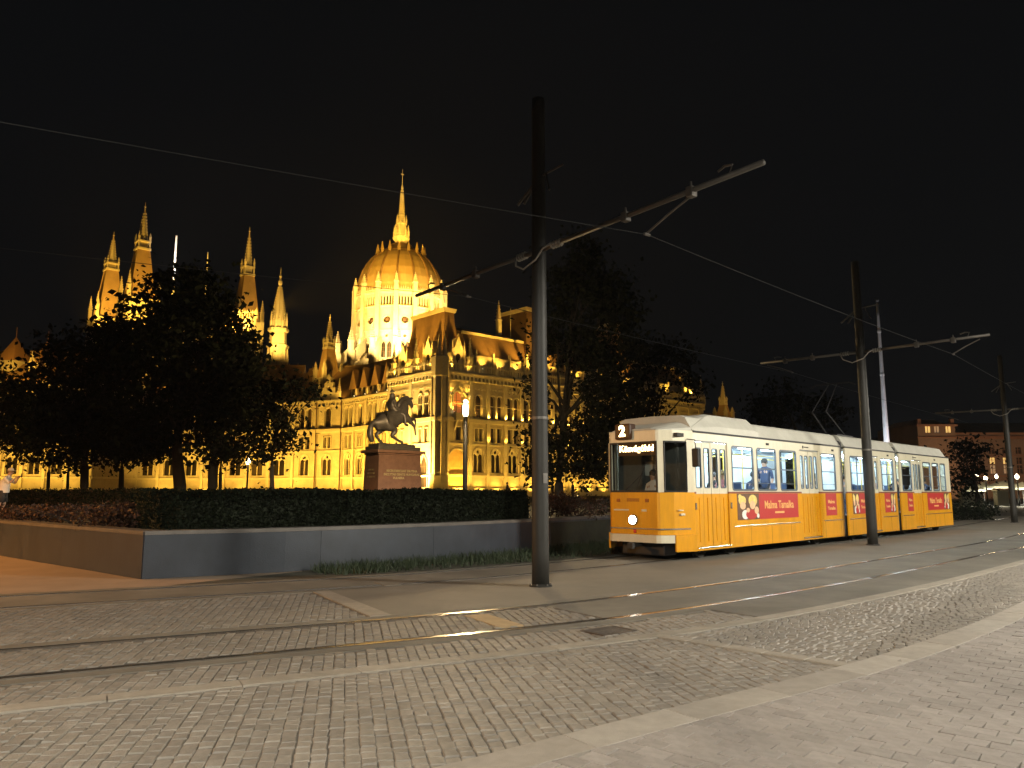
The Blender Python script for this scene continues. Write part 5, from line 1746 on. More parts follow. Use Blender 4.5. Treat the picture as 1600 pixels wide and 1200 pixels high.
def facade(name, A, B, z0, z1, ops, th=0.7, ring=0.2, strings=(), pil=(), ztop_pil=None, parent=None, mat_=None, bands=(), bal=None, plinth=None):
    """wall from A to B (building coordinates, left to right as seen), outside on -y"""
    A = np.array(A, float); B = np.array(B, float)
    L = float(np.linalg.norm(B - A)); ang = math.atan2(B[1] - A[1], B[0] - A[0])
    m = MB()
    m.prism(rectp(0, L, z0, z1), 0.0, th, [op_poly(o) for o in ops])
    m.cur = 1
    for o in ops:
        if ring and o[0] != 'slit':
            outer, inner = op_poly(o, ring), op_poly(o, 0.005)
            if o[0] != 'rect' or True:
                if o[0] != 'rose':
                    outer = outer[1:] + outer[:1]; inner = inner[1:] + inner[:1]
                    # open-bottomed moulding: outer run then inner run back
                    m.prism(outer + inner[::-1], -0.16, -0.002)
                else:
                    m.prism(outer, -0.12, -0.002, [inner])
    for (zs, h, pr) in strings: m.box(-0.0, L, -pr, -0.003, zs, zs + h)
    for (px_, w, pr) in pil: m.box(px_ - w / 2, px_ + w / 2, -pr, -0.004, z0, ztop_pil or z1)
    for (zb, h, pr, pitch) in bands:      # corbel table: a row of little arches under the cornice
        n = max(1, int(L / pitch)); p = L / n
        m.prism(rectp(0, L, zb, zb + h), -pr, -0.005, [archp(k * p + p * 0.2, k * p + p * 0.8, zb + h * 0.12, zb + h * 0.5, n=4) for k in range(n)])
        m.box(-pr * 0.0, L, -pr - 0.18, -0.006, zb + h + 0.002, zb + h + 0.34)
    if plinth:
        m.box(0, L, -0.35, -0.007, z0, z0 + plinth); m.box(0, L, -0.5, -0.008, z0, z0 + plinth * 0.45)
    wo = m.build(name, [mat_ or M_stone, M_trim], parent or par, (A[0], A[1], 0), (0, 0, ang))
    for o in ops:
        if o[0] in ('portal', 'slit'):
            if o[0] == 'slit':
                place('window', window_mesh('point', o[2] - o[1], o[4] - o[3]), wo, ((o[1] + o[2]) / 2, 0.12, o[3]))
            continue
        k = {'point': 'point'}.get(o[0], o[0])
        place('window', window_mesh(k, o[2] - o[1], o[4] - o[3], 3 if (name == 'right_facade_wall' and o[0] == 'arch' and o[1] < 4) else None), wo, ((o[1] + o[2]) / 2, 0.02, o[3]))
    if bal:
        zb, h, off = bal
        q = MB()
        q.box(0, L, off - 0.16, off + 0.16, zb, zb + 0.22)
        q.box(0, L, off - 0.13, off + 0.13, zb + h - 0.62, zb + h - 0.42)
        n = int(L / 0.62); p = L / n
        for k in range(n):
            x = (k + 0.5) * p
            q.box(x - 0.11, x + 0.11, off - 0.1, off + 0.1, zb + 0.22, zb + h - 0.62)
            q.frustum(x, off, zb + h - 0.42, zb + h + 0.2, 0.2, 0.12, 0.03, 0.03)
        nn = max(1, round(L / 4.4))
        for k in range(nn + 1):
            x = L * k / nn
            q.box(x - 0.3, x + 0.3, off - 0.22, off + 0.22, zb, zb + h - 0.2); q.frustum(x, off, zb + h - 0.2, zb + h + 0.7, 0.25, 0.2, 0.02, 0.02)
        q.build('balustrade', M_trim, wo)
    return wo, L, ang


def pinnacle(m, x, y, z0, z1, w):
    """slender pinnacle: square shaft, gablets, crocketed cap"""
    zs = z0 + (z1 - z0) * 0.42
    m.box(x - w / 2, x + w / 2, y - w / 2, y + w / 2, z0, zs)
    m.box(x - w * 0.62, x + w * 0.62, y - w * 0.62, y + w * 0.62, zs, zs + w * 0.25)
    m.frustum(x, y, zs + w * 0.25, z1 - w * 0.3, w * 0.46, w * 0.46, w * 0.07, w * 0.07)
    hh = z1 - zs
    for k in range(4):
        t = 0.2 + k * 0.17
        r = w * (0.46 * (1 - t) + 0.12)
        m.box(x - r, x + r, y - r, y + r, zs + hh * t, zs + hh * t + w * 0.14)
    m.lathe([(w * 0.05, z1 - w * 0.3), (w * 0.17, z1 - w * 0.18), (w * 0.05, z1)], 6, (x, y))


def std_bay(x, w, zmain=True, two=True):
    c = x + w / 2
    ops = []
    if two:
        ops += [('arch', c - 1.72, c - 0.2, 15.6, 20.1), ('arch', c + 0.2, c + 1.72, 15.6, 20.1)]
        ops += [('rect', c - 1.42, c - 0.2, 11.0, 13.75), ('rect', c + 0.2, c + 1.42, 11.0, 13.75)]
    else:
        ops += [('arch', c - 0.9, c + 0.9, 15.75, 20.0)]
        ops += [('rect', c - 0.95, c - 0.15, 11.15, 13.5), ('rect', c + 0.15, c + 0.95, 11.15, 13.5)]
    ops += [('twin', c - 1.28, c + 1.28, 5.2, 9.75)]
    return ops


STR = ((4.35, 0.35, 0.30), (10.35, 0.28, 0.22), (14.55, 0.75, 0.55), (17.9, 0.14, 0.08))
# ---- long right-hand facade
RL = 84.0
ops = [('portal', 2.1, 6.5, GZ + 0.001, 9.5), ('rect', 3.75, 4.85, 11.2, 13.6), ('arch', 3.1, 5.5, 15.7, 20.3)]
pil = [(1.75, 0.6, 0.4)]
x = 7.05
while x + 4.4 < RL:
    pil.append((x, 0.75, 0.45)); ops += std_bay(x, 4.4, two=(x > 8)); x += 4.4
pil.append((x, 0.75, 0.45))
fr, L, a_ = facade('right_facade_wall', (0, 0), (RL, 0), GZ, 23.9, ops, strings=STR, pil=pil, ztop_pil=22.3, bands=((22.35, 1.25, 0.5, 0.95),), bal=(23.95, 2.0, -0.35), plinth=1.6)
# portal door and balcony of the entrance bay
b = MB(); b.prism(archp(2.0, 6.6, GZ, 7.3), 0.5, 0.69); b.build('portal_door', mat('oak_door', (0.45, 0.31, 0.13), 0.6, var=0.2, scale=1.5), fr)
b = MB(); b.box(2.9, 5.7, -1.3, -0.01, 14.75, 15.1); b.box(2.9, 5.7, -1.3, -1.15, 15.1, 16.1); b.box(2.9, 3.05, -1.15, -0.01, 15.1, 16.1); b.box(5.55, 5.7, -1.15, -0.01, 15.1, 16.1)
for k in (3.2, 5.2): b.add([(k, -1.1, 14.74), (k + .3, -1.1, 14.74), (k + .3, -.2, 14.74), (k, -.2, 14.74), (k, -.2, 12.9), (k + .3, -.2, 12.9)], [(0, 1, 2, 3), (0, 4, 5, 1), (0, 3, 4), (1, 5, 2), (3, 2, 5, 4)])
b.build('balcony', M_trim, fr)
b = MB(); b.prism([(2.2, 19.4), (4.3, 21.9), (6.4, 19.4), (6.1, 19.2), (4.3, 21.3), (2.5, 19.2)], -0.5, -0.01); b.build('gable_mould', M_trim, fr)
# blind roundels below the corbel table
b = MB()
x = 7.05
while x + 4.4 < RL:
    for k in range(5):
        b.lathe([(0.24, 0), (0.24, 0.12), (0.12, 0.16)], 8, (0, 0))
        n8 = len(b.v) - 24
        b.v[n8:] = [(x + 0.62 + k * 0.8 + vx, -vz - 0.003, 21.2 + vy) for vx, vy, vz in b.v[n8:]]
    x += 4.4
b.build('roundel_row', M_trim, fr)

# ---- corner turret
b = MB()
b.lathe([(1.75, GZ), (1.75, 4.5), (1.5, 4.9), (1.45, 14.3), (1.65, 14.6), (1.65, 15.1), (1.42, 15.4), (1.42, 22.4), (1.7, 22.8), (1.7, 26.3), (1.5, 26.6)], 8, (0.2, 0.2), R(22.5))
for k in range(8):
    t = R(45 * k); cx_, cy_ = 0.2 + 1.55 * math.cos(t + R(22.5)), 0.2 + 1.55 * math.sin(t + R(22.5))
    b.tube((cx_, cy_, 4.9), (cx_, cy_, 22.6), 0.16, 0.16, 6)
b.build('corner_turret', M_stone, par)

# ---- pavilion side facing left
ops = []
for c in (4.1, 12.0):
    ops += [('arch', c - 1.75, c - 0.3, 15.75, 20.0), ('arch', c + 0.3, c + 1.75, 15.75, 20.0)]
    ops += [('rect', c - 1.4, c - 0.5, 10.9, 13.4), ('rect', c + 0.5, c + 1.4, 10.9, 13.4)]
    ops += [('point', c - 1.5, c + 1.5, GZ + 1.7, 8.6)]
fl, L, a_ = facade('pavilion_wall', (0, 17.0), (0, 0), GZ, 23.9, ops, strings=STR, pil=[(0.4, 0.8, 0.45), (8.0, 0.8, 0.45), (15.0, 0.6, 0.4)], ztop_pil=22.3, bands=((22.35, 1.25, 0.5, 0.95),), bal=(23.95, 2.0, -0.35), plinth=1.5)
b = MB()
for k in range(34): b.box(0.6 + k * 0.46, 0.6 + k * 0.46 + 0.22, -0.2, -0.004, 21.0, 21.3)
b.build('dentil_row', M_trim, fl)
# end wall return of the pavilion above the lower wing
facade('pavilion_return', (1.0, 17.0), (0, 17.0), 20.5, 23.9, [], parent=par)


# ---- mansard roofs
def mansard(name, s0, s1, l0, l1, z0, z1, ins, parent=par, crest=True, belt=True, conc=0.35):
    m = MB()
    cs, cl = (s0 + s1) / 2, (l0 + l1) / 2
    hs, hl_2 = (s1 - s0) / 2, (l1 - l0) / 2
    prev = None
    N = 6
    for k in range(N):
        t0, t1 = k / N, (k + 1) / N
        f = lambda t: ins * (1 - (1 - t) ** (1 + conc * 2))
        m.frustum(cs, cl, z0 + (z1 - z0) * t0, z0 + (z1 - z0) * t1, hs - f(t0), hl_2 - f(t0), hs - f(t1), hl_2 - f(t1))
    o = m.build(name, M_slate, parent)
    q = MB(); q.frustum(cs, cl, z1 + 0.01, z1 + 0.75, hs - ins + 0.25, hl_2 - ins + 0.25, hs - ins + 0.45, hl_2 - ins + 0.45); q.box(cs - hs + ins + 0.2, cs + hs - ins - 0.2, cl - hl_2 + ins + 0.2, cl + hl_2 - ins - 0.2, z1 + 0.75, z1 + 0.9)
    q.build('roof_cornice', M_trim, o)
    return o


pr = mansard('pavilion_roof', 0.7, 8.2, 0.7, 16.4, 24.0, pz(489, 146), 2.6)
# dormer gables with pinnacles on the pavilion roof


def dormer(parent, s, l, z0, w, h, facing, depth=2.4):
    """stone gable dormer; facing 'r' looks out of the right facade, 'l' out of the left side"""
    m = MB()
    m.prism([(-w / 2, 0), (w / 2, 0), (w / 2, h * 0.55), (0, h), (-w / 2, h * 0.55)], 0, depth, [])
    m.cur = 1
    m.prism([(-w / 2 - 0.2, h * 0.5), (-w / 2 - 0.05, h * 0.5), (0, h - 0.0), (w / 2 + 0.05, h * 0.5), (w / 2 + 0.2, h * 0.5), (0, h + 0.35)], -0.15, 0.25)
    for sg in (-1, 1): pinnacle(m, sg * (w / 2 + 0.15), -0.05, 0, h * 0.92, 0.42)
    m.lathe([(0.05, h + 0.3), (0.18, h + 0.5), (0.04, h + 0.9)], 6, (0, 0.1))
    rot = 0 if facing == 'r' else R(-90)
    o = m.build('dormer', [M_stone, M_trim], parent, (s, l, z0), (0, 0, rot))
    return o


d1 = dormer(pr, 4.4, 0.25, 24.4, 2.6, 6.2, 'r')
b = MB(); b.prism(archp(-0.55, 0.55, 1.2, 2.6), -0.03, -0.002); b.build('dormer_window', M_pane, par, (4.4, 0.25, 24.4))
for l in (4.2, 12.6):
    dormer(pr, 0.25, l, 24.4, 2.4, 5.8, 'l')
    b = MB(); b.prism(archp(-0.5, 0.5, 1.2, 2.5), -0.03, -0.002); b.build('dormer_window', M_pane, par, (0.25, l, 24.4), (0, 0, R(-90)))


def pin(s, l, z0, z1, w, parent=par, m_=None):
    b = MB(); pinnacle(b, 0, 0, 0, z1 - z0, w); return b.build('pinnacle', m_ or M_trim, parent, (s, l, z0))


for (s, l) in ((0.6, 1.2), (1.4, 0.5), (0.5, 8.4), (0.5, 16.2), (7.4, 0.4)): pin(s, l, 24.2, 31.0, 0.75)

# ---- attic and roof of the long wing
b = MB(); b.box(8.3, RL, 1.6, 1.9, 24.0, 27.6); b.box(8.3, RL, 1.35, 2.0, 27.6, 28.0); b.build('attic_wall', M_stone, par)
b = MB(); b.add([(8.3, 1.9, 28), (RL, 1.9, 28), (RL, 4.2, 32.6), (8.3, 4.2, 32.6), (8.3, 16, 28), (RL, 16, 28), (8.3, 13, 32.6), (RL, 13, 32.6)], [(0, 1, 2, 3), (4, 6, 7, 5), (0, 3, 6, 4), (1, 5, 7, 2), (3, 2, 7, 6)]); b.build('wing_roof', M_slate, par)
b = MB(); b.box(8.3, RL, 3.9, 4.4, 32.62, 33.15); b.build('ridge_cornice', M_trim, par)
b = MB(); b.add([(8.3, 4.6, 33), (RL, 4.6, 33), (RL, 8.6, 34.8), (8.3, 8.6, 34.8), (8.3, 12.6, 33), (RL, 12.6, 33)], [(0, 1, 2, 3), (3, 2, 5, 4), (0, 3, 4), (1, 5, 2)]); b.build('wing_roof', M_slate, par)
for k in range(17): MB().box(9.5 + k * 4.4, 9.75 + k * 4.4, 1.1, 1.59, 24.0, 29.0).build('attic_pier', M_trim, par)
pin(19.5, 6.0, 34.0, 41.5, 0.9)
MB().tube((22.0, 5, 33.5), (22.0, 5, 40), 0.07, 0.04, 5).build('lightning_rod', M_trim, par)
b = MB(); b.box(0.4, RL, 0.7, 16.0, 22.9, 23.88); b.build('flat_roof', M_slate, par)
mansard('pavilion_roof', 22.5, 33.5, 0.9, 15, 24.0, pz(482, 158), 3.0)
mansard('pavilion_roof', 51.5, 59.5, 0.9, 13, 24.0, pz(503, 176), 3.0)
mansard('pavilion_roof', 76, 83.5, 0.9, 12, 24.0, pz(592, 193), 2.2)
for s in (22.2, 28, 33.8, 51.2, 59.8, 75.5, 79.5, 83.8): pin(s, 0.4, 24.2, 31.5, 0.8)
# far end: lower wing and a small spire
facade('end_wing_wall', (RL + 0.02, 0.8), (RL + 22, 0.8), GZ, 18.5, [op for k in range(4) for op in [('arch', 2 + k * 4.6, 4 + k * 4.6, 9.5, 14.0)]], strings=((4.3, .35, .3), (15.5, .4, .4)))
b = MB(); b.add([(RL, 0.8, 18.5), (RL + 22, 0.8, 18.5), (RL + 22, 7, 23), (RL, 7, 23), (RL, 13, 18.5), (RL + 22, 13, 18.5)], [(0, 1, 2, 3), (3, 2, 5, 4), (0, 3, 4), (1, 5, 2)]); b.build('wing_roof', M_slate, par)


def tower(name, s, l, w, z_body, z_gal, z_tip, taper=0.36, ops_z=(), octo=False, rot=0.0, zb0=GZ):
    """square tower with lancets, steep tapered stone roof, gallery and crocketed spire"""
    t = empty(name, (s, l, 0), rot, par)
    m = MB(); m.cur = 0
    hw = w / 2
    m.box(-hw, hw, -hw, hw, zb0, z_body)
    for dx in (-1, 1):
        for dy in (-1, 1):
            m.box(dx * hw - 0.45, dx * hw + 0.45, dy * hw - 0.45, dy * hw + 0.45, zb0, z_body + 0.3)
            pinnacle(m, dx * hw, dy * hw, z_body + 0.3, z_body + w * 0.95, 0.8)
    for f in (0.0, -3.2, -9.5): m.box(-hw - 0.3, hw + 0.3, -hw - 0.3, hw + 0.3, z_body + f - 0.4, z_body + f)
    m.build('shaft', M_stone, t)
    ww = w * 0.13
    for fc in range(4):
        for k in (-1, 0, 1):
            for (za, zb_) in ((z_body - 8.8, z_body - 4.4), (z_body - 2.9, z_body - 0.9)):
                o = place('window', window_mesh('point', ww * 1.6, zb_ - za), t)
                a = R(90 * fc)
                px_, py_ = k * w * 0.29, -hw - 0.47
                o.location = (px_ * math.cos(a) - py_ * math.sin(a), px_ * math.sin(a) + py_ * math.cos(a), za); o.rotation_euler = (0, 0, a)
    m = MB()
    m.frustum(0, 0, z_body + 0.01, z_gal, hw * 0.82, hw * 0.82, hw * taper, hw * taper)
    for dx in (-1, 1):
        for dy in (-1, 1):
            m.add([(dx * hw * 0.84 + e, dy * hw * 0.84 + f, z_body) for e, f in ((-.12, -.12), (.12, -.12), (.12, .12), (-.12, .12))] + [(dx * hw * taper * 1.02 + e, dy * hw * taper * 1.02 + f, z_gal) for e, f in ((-.12, -.12), (.12, -.12), (.12, .12), (-.12, .12))], [(0, 1, 5, 4), (1, 2, 6, 5), (2, 3, 7, 6), (3, 0, 4, 7)])
    m.build('tapered_roof', mat('tower_tile', (0.36, 0.24, 0.13), 0.75, var=0.15, scale=0.5), t)
    gh = (z_tip - z_gal)
    m = MB()
    g_ = hw * taper
    m.box(-g_ * 1.25, g_ * 1.25, -g_ * 1.25, g_ * 1.25, z_gal, z_gal + 0.5)
    for dx in (-1, 1):
        for dy in (-1, 1): m.box(dx * g_ - 0.15, dx * g_ + 0.15, dy * g_ - 0.15, dy * g_ + 0.15, z_gal + 0.5, z_gal + gh * 0.16)
    m.box(-g_ * 0.72, g_ * 0.72, -g_ * 0.72, g_ * 0.72, z_gal + 0.5, z_gal + gh * 0.16)
    m.box(-g_ * 1.2, g_ * 1.2, -g_ * 1.2, g_ * 1.2, z_gal + gh * 0.16, z_gal + gh * 0.19)
    for dx in (-1, 1):
        for dy in (-1, 1): pinnacle(m, dx * g_, dy * g_, z_gal + gh * 0.19, z_gal + gh * 0.36, 0.4)
    m.build('gallery', M_trim, t)
    m = MB()
    zs = z_gal + gh * 0.19
    m.lathe([(g_ * 0.95, zs), (g_ * 0.34, zs + (z_tip - zs) * 0.55), (0.1, zs + (z_tip - zs) * 0.86)], 8)
    for k in range(10):
        f = k / 10 * 0.8; r = g_ * 0.95 * (1 - f) * 0.95
        z = zs + (z_tip - zs) * f * 0.95
        for q in range(8):
            a = R(45 * q); m.box(r * math.cos(a) - .12, r * math.cos(a) + .12, r * math.sin(a) - .12, r * math.sin(a) + .12, z, z + 0.28)
    m.tube((0, 0, zs + (z_tip - zs) * 0.84), (0, 0, z_tip), 0.09, 0.03, 6)
    m.lathe([(0.05, zs + (z_tip - zs) * 0.86), (0.28, zs + (z_tip - zs) * 0.88), (0.05, zs + (z_tip - zs) * 0.9)], 8)
    m.build('spire', M_trim, t)
    return t


tower('spire_tower', RL + 15.5, 4, 3.4, 21.5, 25.2, pz(592, 205), 0.4)
# ---- tall twin towers of the left chamber
for u, vtip, vgal, vbody, Y, w in ((168, 362, 424, 500, 200, 7.0), (217, 316, 392, 470, 180, 6.6), (383, 354, 432, 505, 195, 6.2)):
    s, l = pxL(u, vbody, Y)
    tower('spire_tower', s, l, w, pz(vbody, Y, u), pz(vgal, Y, u), pz(vtip, Y, u), 0.38)
# hall block between those towers, only glimpsed through leaves
s0, l0 = pxL(205, 600, 184); s1, l1 = pxL(395, 600, 184)
facade('hall_wall', (s0, l0), (s1, l1), GZ, pz(497, 184, 250), [('point', 2 + k * 3.4, 4.2 + k * 3.4, z, z + 7) for k in range(8) for z in (24, 34)], strings=((22, .5, .5), (32.5, .5, .5)), pil=[(1 + k * 3.4, 0.6, 0.5) for k in range(9)], bal=(pz(497, 184, 250), 2.0, 0.2))
hw_, L, a_ = facade('hall_gallery', (s0 + 2, l0 + 2), (s0 + 9, l0 - 5), pz(497, 184), pz(465, 184), [('arch', 0.8 + k * 1.75, 1.9 + k * 1.75, pz(494, 184), pz(478, 184)) for k in range(5)], strings=((pz(470, 184), .4, .4),))

# white lit flag masts on the hall roof
for u, v0, v1, Y, wd in ((277, 368, 470, 184, 0.22), (326, 394, 470, 184, 0.12)):
    s_, l_ = pxL(u - 1, v0, Y)
    mm = MB(); mm.smooth = True; mm.lathe([(wd * 1.5, pz(v1, Y, u)), (wd, pz(v0 + 2, Y, u)), (wd * 1.3, pz(v0, Y, u))], 8); mm.build('flag_mast', mat('mast_white', (0.75, 0.75, 0.75), 0.4, var=0), par, (s_, l_, 0))
    if wd > 0.2:
        w = D(u, 470, Y); lamp('SPOT', (w[0] - 1, w[1] - 7, w[2] + 1), 26000, (0.95, 0.98, 1.0), D(u, 390, Y), 0.2, 60, 0.8, name='mast_beam')
# ---- bright crocketed spire and the small one beside the dome
s, l = pxL(433, 560, 188)
t = empty('crocketed_spire', (s, l, 0), 0, par)
z_ = lambda v: pz(v, 188, 433)
m = MB()
m.lathe([(2.9, GZ), (2.9, z_(575)), (2.6, z_(573)), (2.45, z_(545)), (2.75, z_(543)), (2.75, z_(540)), (2.1, z_(538)), (2.0, z_(520)), (2.55, z_(518)), (2.55, z_(514)), (1.9, z_(512)), (1.85, z_(501))], 8, a0=R(22.5))
for k in range(8):
    a = R(45 * k)
    pinnacle(m, 2.5 * math.cos(a), 2.5 * math.sin(a), z_(575), z_(545), 0.55); pinnacle(m, 2.0 * math.cos(a), 2.0 * math.sin(a), z_(514), z_(488), 0.45)
m.build('shaft', M_stone, t)
m = MB(); m.lathe([(1.75, z_(501)), (0.3, z_(447))], 8, a0=R(22.5))
for k in range(14):
    f = k / 14; r = 1.8 * (1 - f) + 0.3 * f
    for q in range(8):
        a = R(45 * q + 22.5); zz = z_(501) + (z_(447) - z_(501)) * f
        m.box(r * math.cos(a) - .14, r * math.cos(a) + .14, r * math.sin(a) - .14, r * math.sin(a) + .14, zz, zz + 0.34)
m.lathe([(0.25, z_(447)), (0.5, z_(444)), (0.5, z_(440)), (0.2, z_(436)), (0.35, z_(432)), (0.08, z_(428)), (0.03, z_(418))], 8)
m.build('spire', M_trim, t)
for q in range(8):
    a = R(45 * q)
    for z0, z1, r in ((z_(570), z_(549), 2.42), (z_(536), z_(522), 1.95)):
        o = place('window', window_mesh('point', 0.8, z1 - z0), t, (r * math.cos(a), r * math.sin(a), z0), (0, 0, a + R(90)))
s, l = pxL(513, 580, 176)
tower('spire_tower', s, l, 4.3, pz(592, 176), pz(546, 176), pz(491, 176), 0.42)
# ---- lower wing left of the pavilion: section B, chamfered section A, and the rest behind the trees
zc = 22.3
ops = []; pil = []
for k in range(4):
    ops += std_bay(k * 4.75 + 0.1, 4.6, two=(k % 2 == 0)); pil.append((k * 4.75 + 0.05, 0.6, 0.4))
lb = (0.7, 36.0)
fb, L, a_ = facade('wing_wall', lb, (0.7, 17.02), GZ, zc - 1.3, ops, strings=STR[:3], pil=pil, ztop_pil=zc - 1.6, bands=((zc - 1.9, 0.9, 0.4, 0.9),), plinth=1.5)
pa = toL(-49.2, 172.4)
ops = []; pil = [(0.3, 0.6, 0.4), (6.5, 0.5, 0.4)]
LA = math.hypot(pa[0] - lb[0], pa[1] - lb[1])
ops += std_bay(0.8, 5.0) + std_bay(7.0, 4.6, two=False)
fa, L, a_ = facade('wing_wall', pa, lb, GZ, zc - 1.3, ops, strings=STR[:3], pil=pil, ztop_pil=zc - 1.6, bands=((zc - 1.9, 0.9, 0.4, 0.9),), plinth=1.5)
b = MB()
for x in (6.6, LA - 0.25): b.tube((x, -0.5, GZ), (x, -0.5, zc - 0.8), 0.12, 0.12, 6)
b.build('drain_pipe', mat('copper_pipe', (0.10, 0.045, 0.02), 0.5, metal=0.3, var=0.2), fa)
# stepped gable dormer on section A
m = MB(); g0 = LA - 4.2
m.prism([(g0 - 2.3, zc - 1.0), (g0 + 2.3, zc - 1.0), (g0 + 2.3, zc + 1.0), (g0 + 1.7, zc + 1.0), (g0 + 1.7, zc + 2.2), (g0 + 1.1, zc + 2.2), (g0 + 1.1, zc + 3.4), (g0 + 0.5, zc + 3.4), (g0 + 0.5, zc + 4.6), (g0, zc + 5.4), (g0 - 0.5, zc + 4.6), (g0 - 0.5, zc + 3.4), (g0 - 1.1, zc + 3.4), (g0 - 1.1, zc + 2.2), (g0 - 1.7, zc + 2.2), (g0 - 1.7, zc + 1.0), (g0 - 2.3, zc + 1.0)], 0.0, 0.8, [[(g0 + 0.55 * math.cos(q), zc + 2.0 + 0.55 * math.sin(q)) for q in [2 * math.pi * j / 10 for j in range(10)]]])
for sg in (-1, 1): pinnacle(m, g0 + sg * 2.7, 0.3, zc - 1.0, zc + 4.2, 0.6)
gb = m.build('stepped_gable', M_trim, fa)
place('window', window_mesh('rose', 1.1, 1.1), gb, (g0, 0.05, zc + 1.45))
pzl = toL(-84, 172.6)
LZ = math.hypot(pzl[0] - pa[0], pzl[1] - pa[1])
ops = []; pil = []
for k in range(7):
    if (k + 1) * 4.9 < LZ: ops += std_bay(k * 4.9 + 0.2, 4.6); pil.append((k * 4.9 + 0.1, 0.6, 0.4))
facade('wing_wall', pzl, (pa[0], pa[1]), GZ, zc - 1.3, ops, strings=STR[:3], pil=pil, ztop_pil=zc - 1.6, bands=((zc - 1.9, 0.9, 0.4, 0.9),), plinth=1.5)
# wing roofs: pitched, one strip per wall run


def pitched(A, B, ze, zr, depth, back=True, x0=0.0, x1=None):
    A = np.array(A, float); B = np.array(B, float); L = np.linalg.norm(B - A); ang = math.atan2(B[1] - A[1], B[0] - A[0])
    x1 = L if x1 is None else x1
    m = MB(); m.add([(x0, 0.2, ze), (x1, 0.2, ze), (x1, depth, zr), (x0, depth, zr), (x0, depth * 2, ze), (x1, depth * 2, ze)], [(0, 1, 2, 3), (3, 2, 5, 4), (0, 3, 4), (1, 5, 2), (0, 4, 5, 1)])
    o = m.build('wing_roof', M_slate, par, (A[0], A[1], 0), (0, 0, ang))
    q = MB(); q.box(x0, x1, depth - 0.12, depth + 0.12, zr - 0.05, zr + 0.3)
    for k in range(int((x1 - x0) / 2)): q.frustum(x0 + 1 + k * 2, depth, zr + 0.3, zr + 0.9, 0.08, 0.08, 0.02, 0.02)
    q.build('ridge_crest', M_rib, o)
    return o


rb = pitched(lb, (0.7, 17.0), zc - 0.6, 30.5, 7.5, x0=-1.5)
pitched(pa, lb, zc - 0.62, 30.3, 7.5, x0=-2, x1=LA + 2)
pitched(pzl, (pa[0], pa[1]), zc - 0.64, 31.2, 8.0)
# steep dormers of section B with lit cheeks
for k in range(4):
    l = 19.6 + k * 4.4
    m = MB()
    m.cur = 0; m.prism([(-1.25, 0), (1.25, 0), (1.25, 2.2), (0, 5.4), (-1.25, 2.2)], 0.0, 0.5)
    m.cur = 1; m.add([(-1.55, -0.3, 1.9), (0, -0.3, 6.2), (0, 6.5, 6.2), (-1.55, 6.5, 1.9), (1.55, -0.3, 1.9), (1.55, 6.5, 1.9)], [(0, 1, 2, 3), (1, 4, 5, 2), (0, 4, 1), (3, 2, 5), (0, 3, 5, 4)])
    m.cur = 2; m.prism(archp(-0.5, 0.5, 0.4, 1.7), -0.04, -0.003)
    m.build('dormer', [M_stone, M_slate, M_pane], rb, (l - 17.0 + 0.0, 0.5, zc - 0.5), (0, 0, 0)).location = (36.0 - l, 0.5, zc - 0.5)

# ---- left wing with pyramid turrets, at the left edge of the view
pw0, pw1 = toL(-128, 158), toL(-86, 158)
LW = 42.0
ops = []
for k in range(9): ops += std_bay(k * 4.6 + 0.3, 4.4)
facade('left_wing_wall', pw0, pw1, GZ, 24.2, ops, strings=STR, pil=[(k * 4.6 + 0.2, 0.6, 0.45) for k in range(9)], ztop_pil=22.5, bands=((22.6, 1.3, 0.5, 1.1),), plinth=1.6)
facade('left_wing_return', pw1, (toL(-84, 172.6)), GZ, 24.2, [], strings=STR)
pitched(pw0, pw1, 24.6, 32.0, 8)
for u, vt, vb, Y, w in ((22, 527, 566, 163, 4.6), (72, 533, 570, 163, 4.0)):
    s, l = pxL(u, vb, Y)
    m = MB(); hw2 = w / 2
    m.box(-hw2, hw2, -hw2, hw2, GZ, pz(vb, Y, u) - 0.05); m.box(-hw2 - .3, hw2 + .3, -hw2 - .3, hw2 + .3, pz(vb, Y, u) - 0.5, pz(vb, Y, u))
    m.cur = 1; m.frustum(0, 0, pz(vb, Y, u), pz(vt, Y, u), hw2 + 0.1, hw2 + 0.1, 0.06, 0.06); m.tube((0, 0, pz(vt, Y, u) - 0.1), (0, 0, pz(vt, Y, u) + 2.2), 0.08, 0.03, 5)
    m.build('pyramid_turret', [M_stone, mat('turret_tile', (0.30, 0.16, 0.08), 0.7, var=0.1, scale=0.5)], par, (s, l, 0), (0, 0, R(42 - 8)))
s, l = pxL(49, 576, 158); pin(s, l, pz(580, 158), pz(549, 158), 0.9)

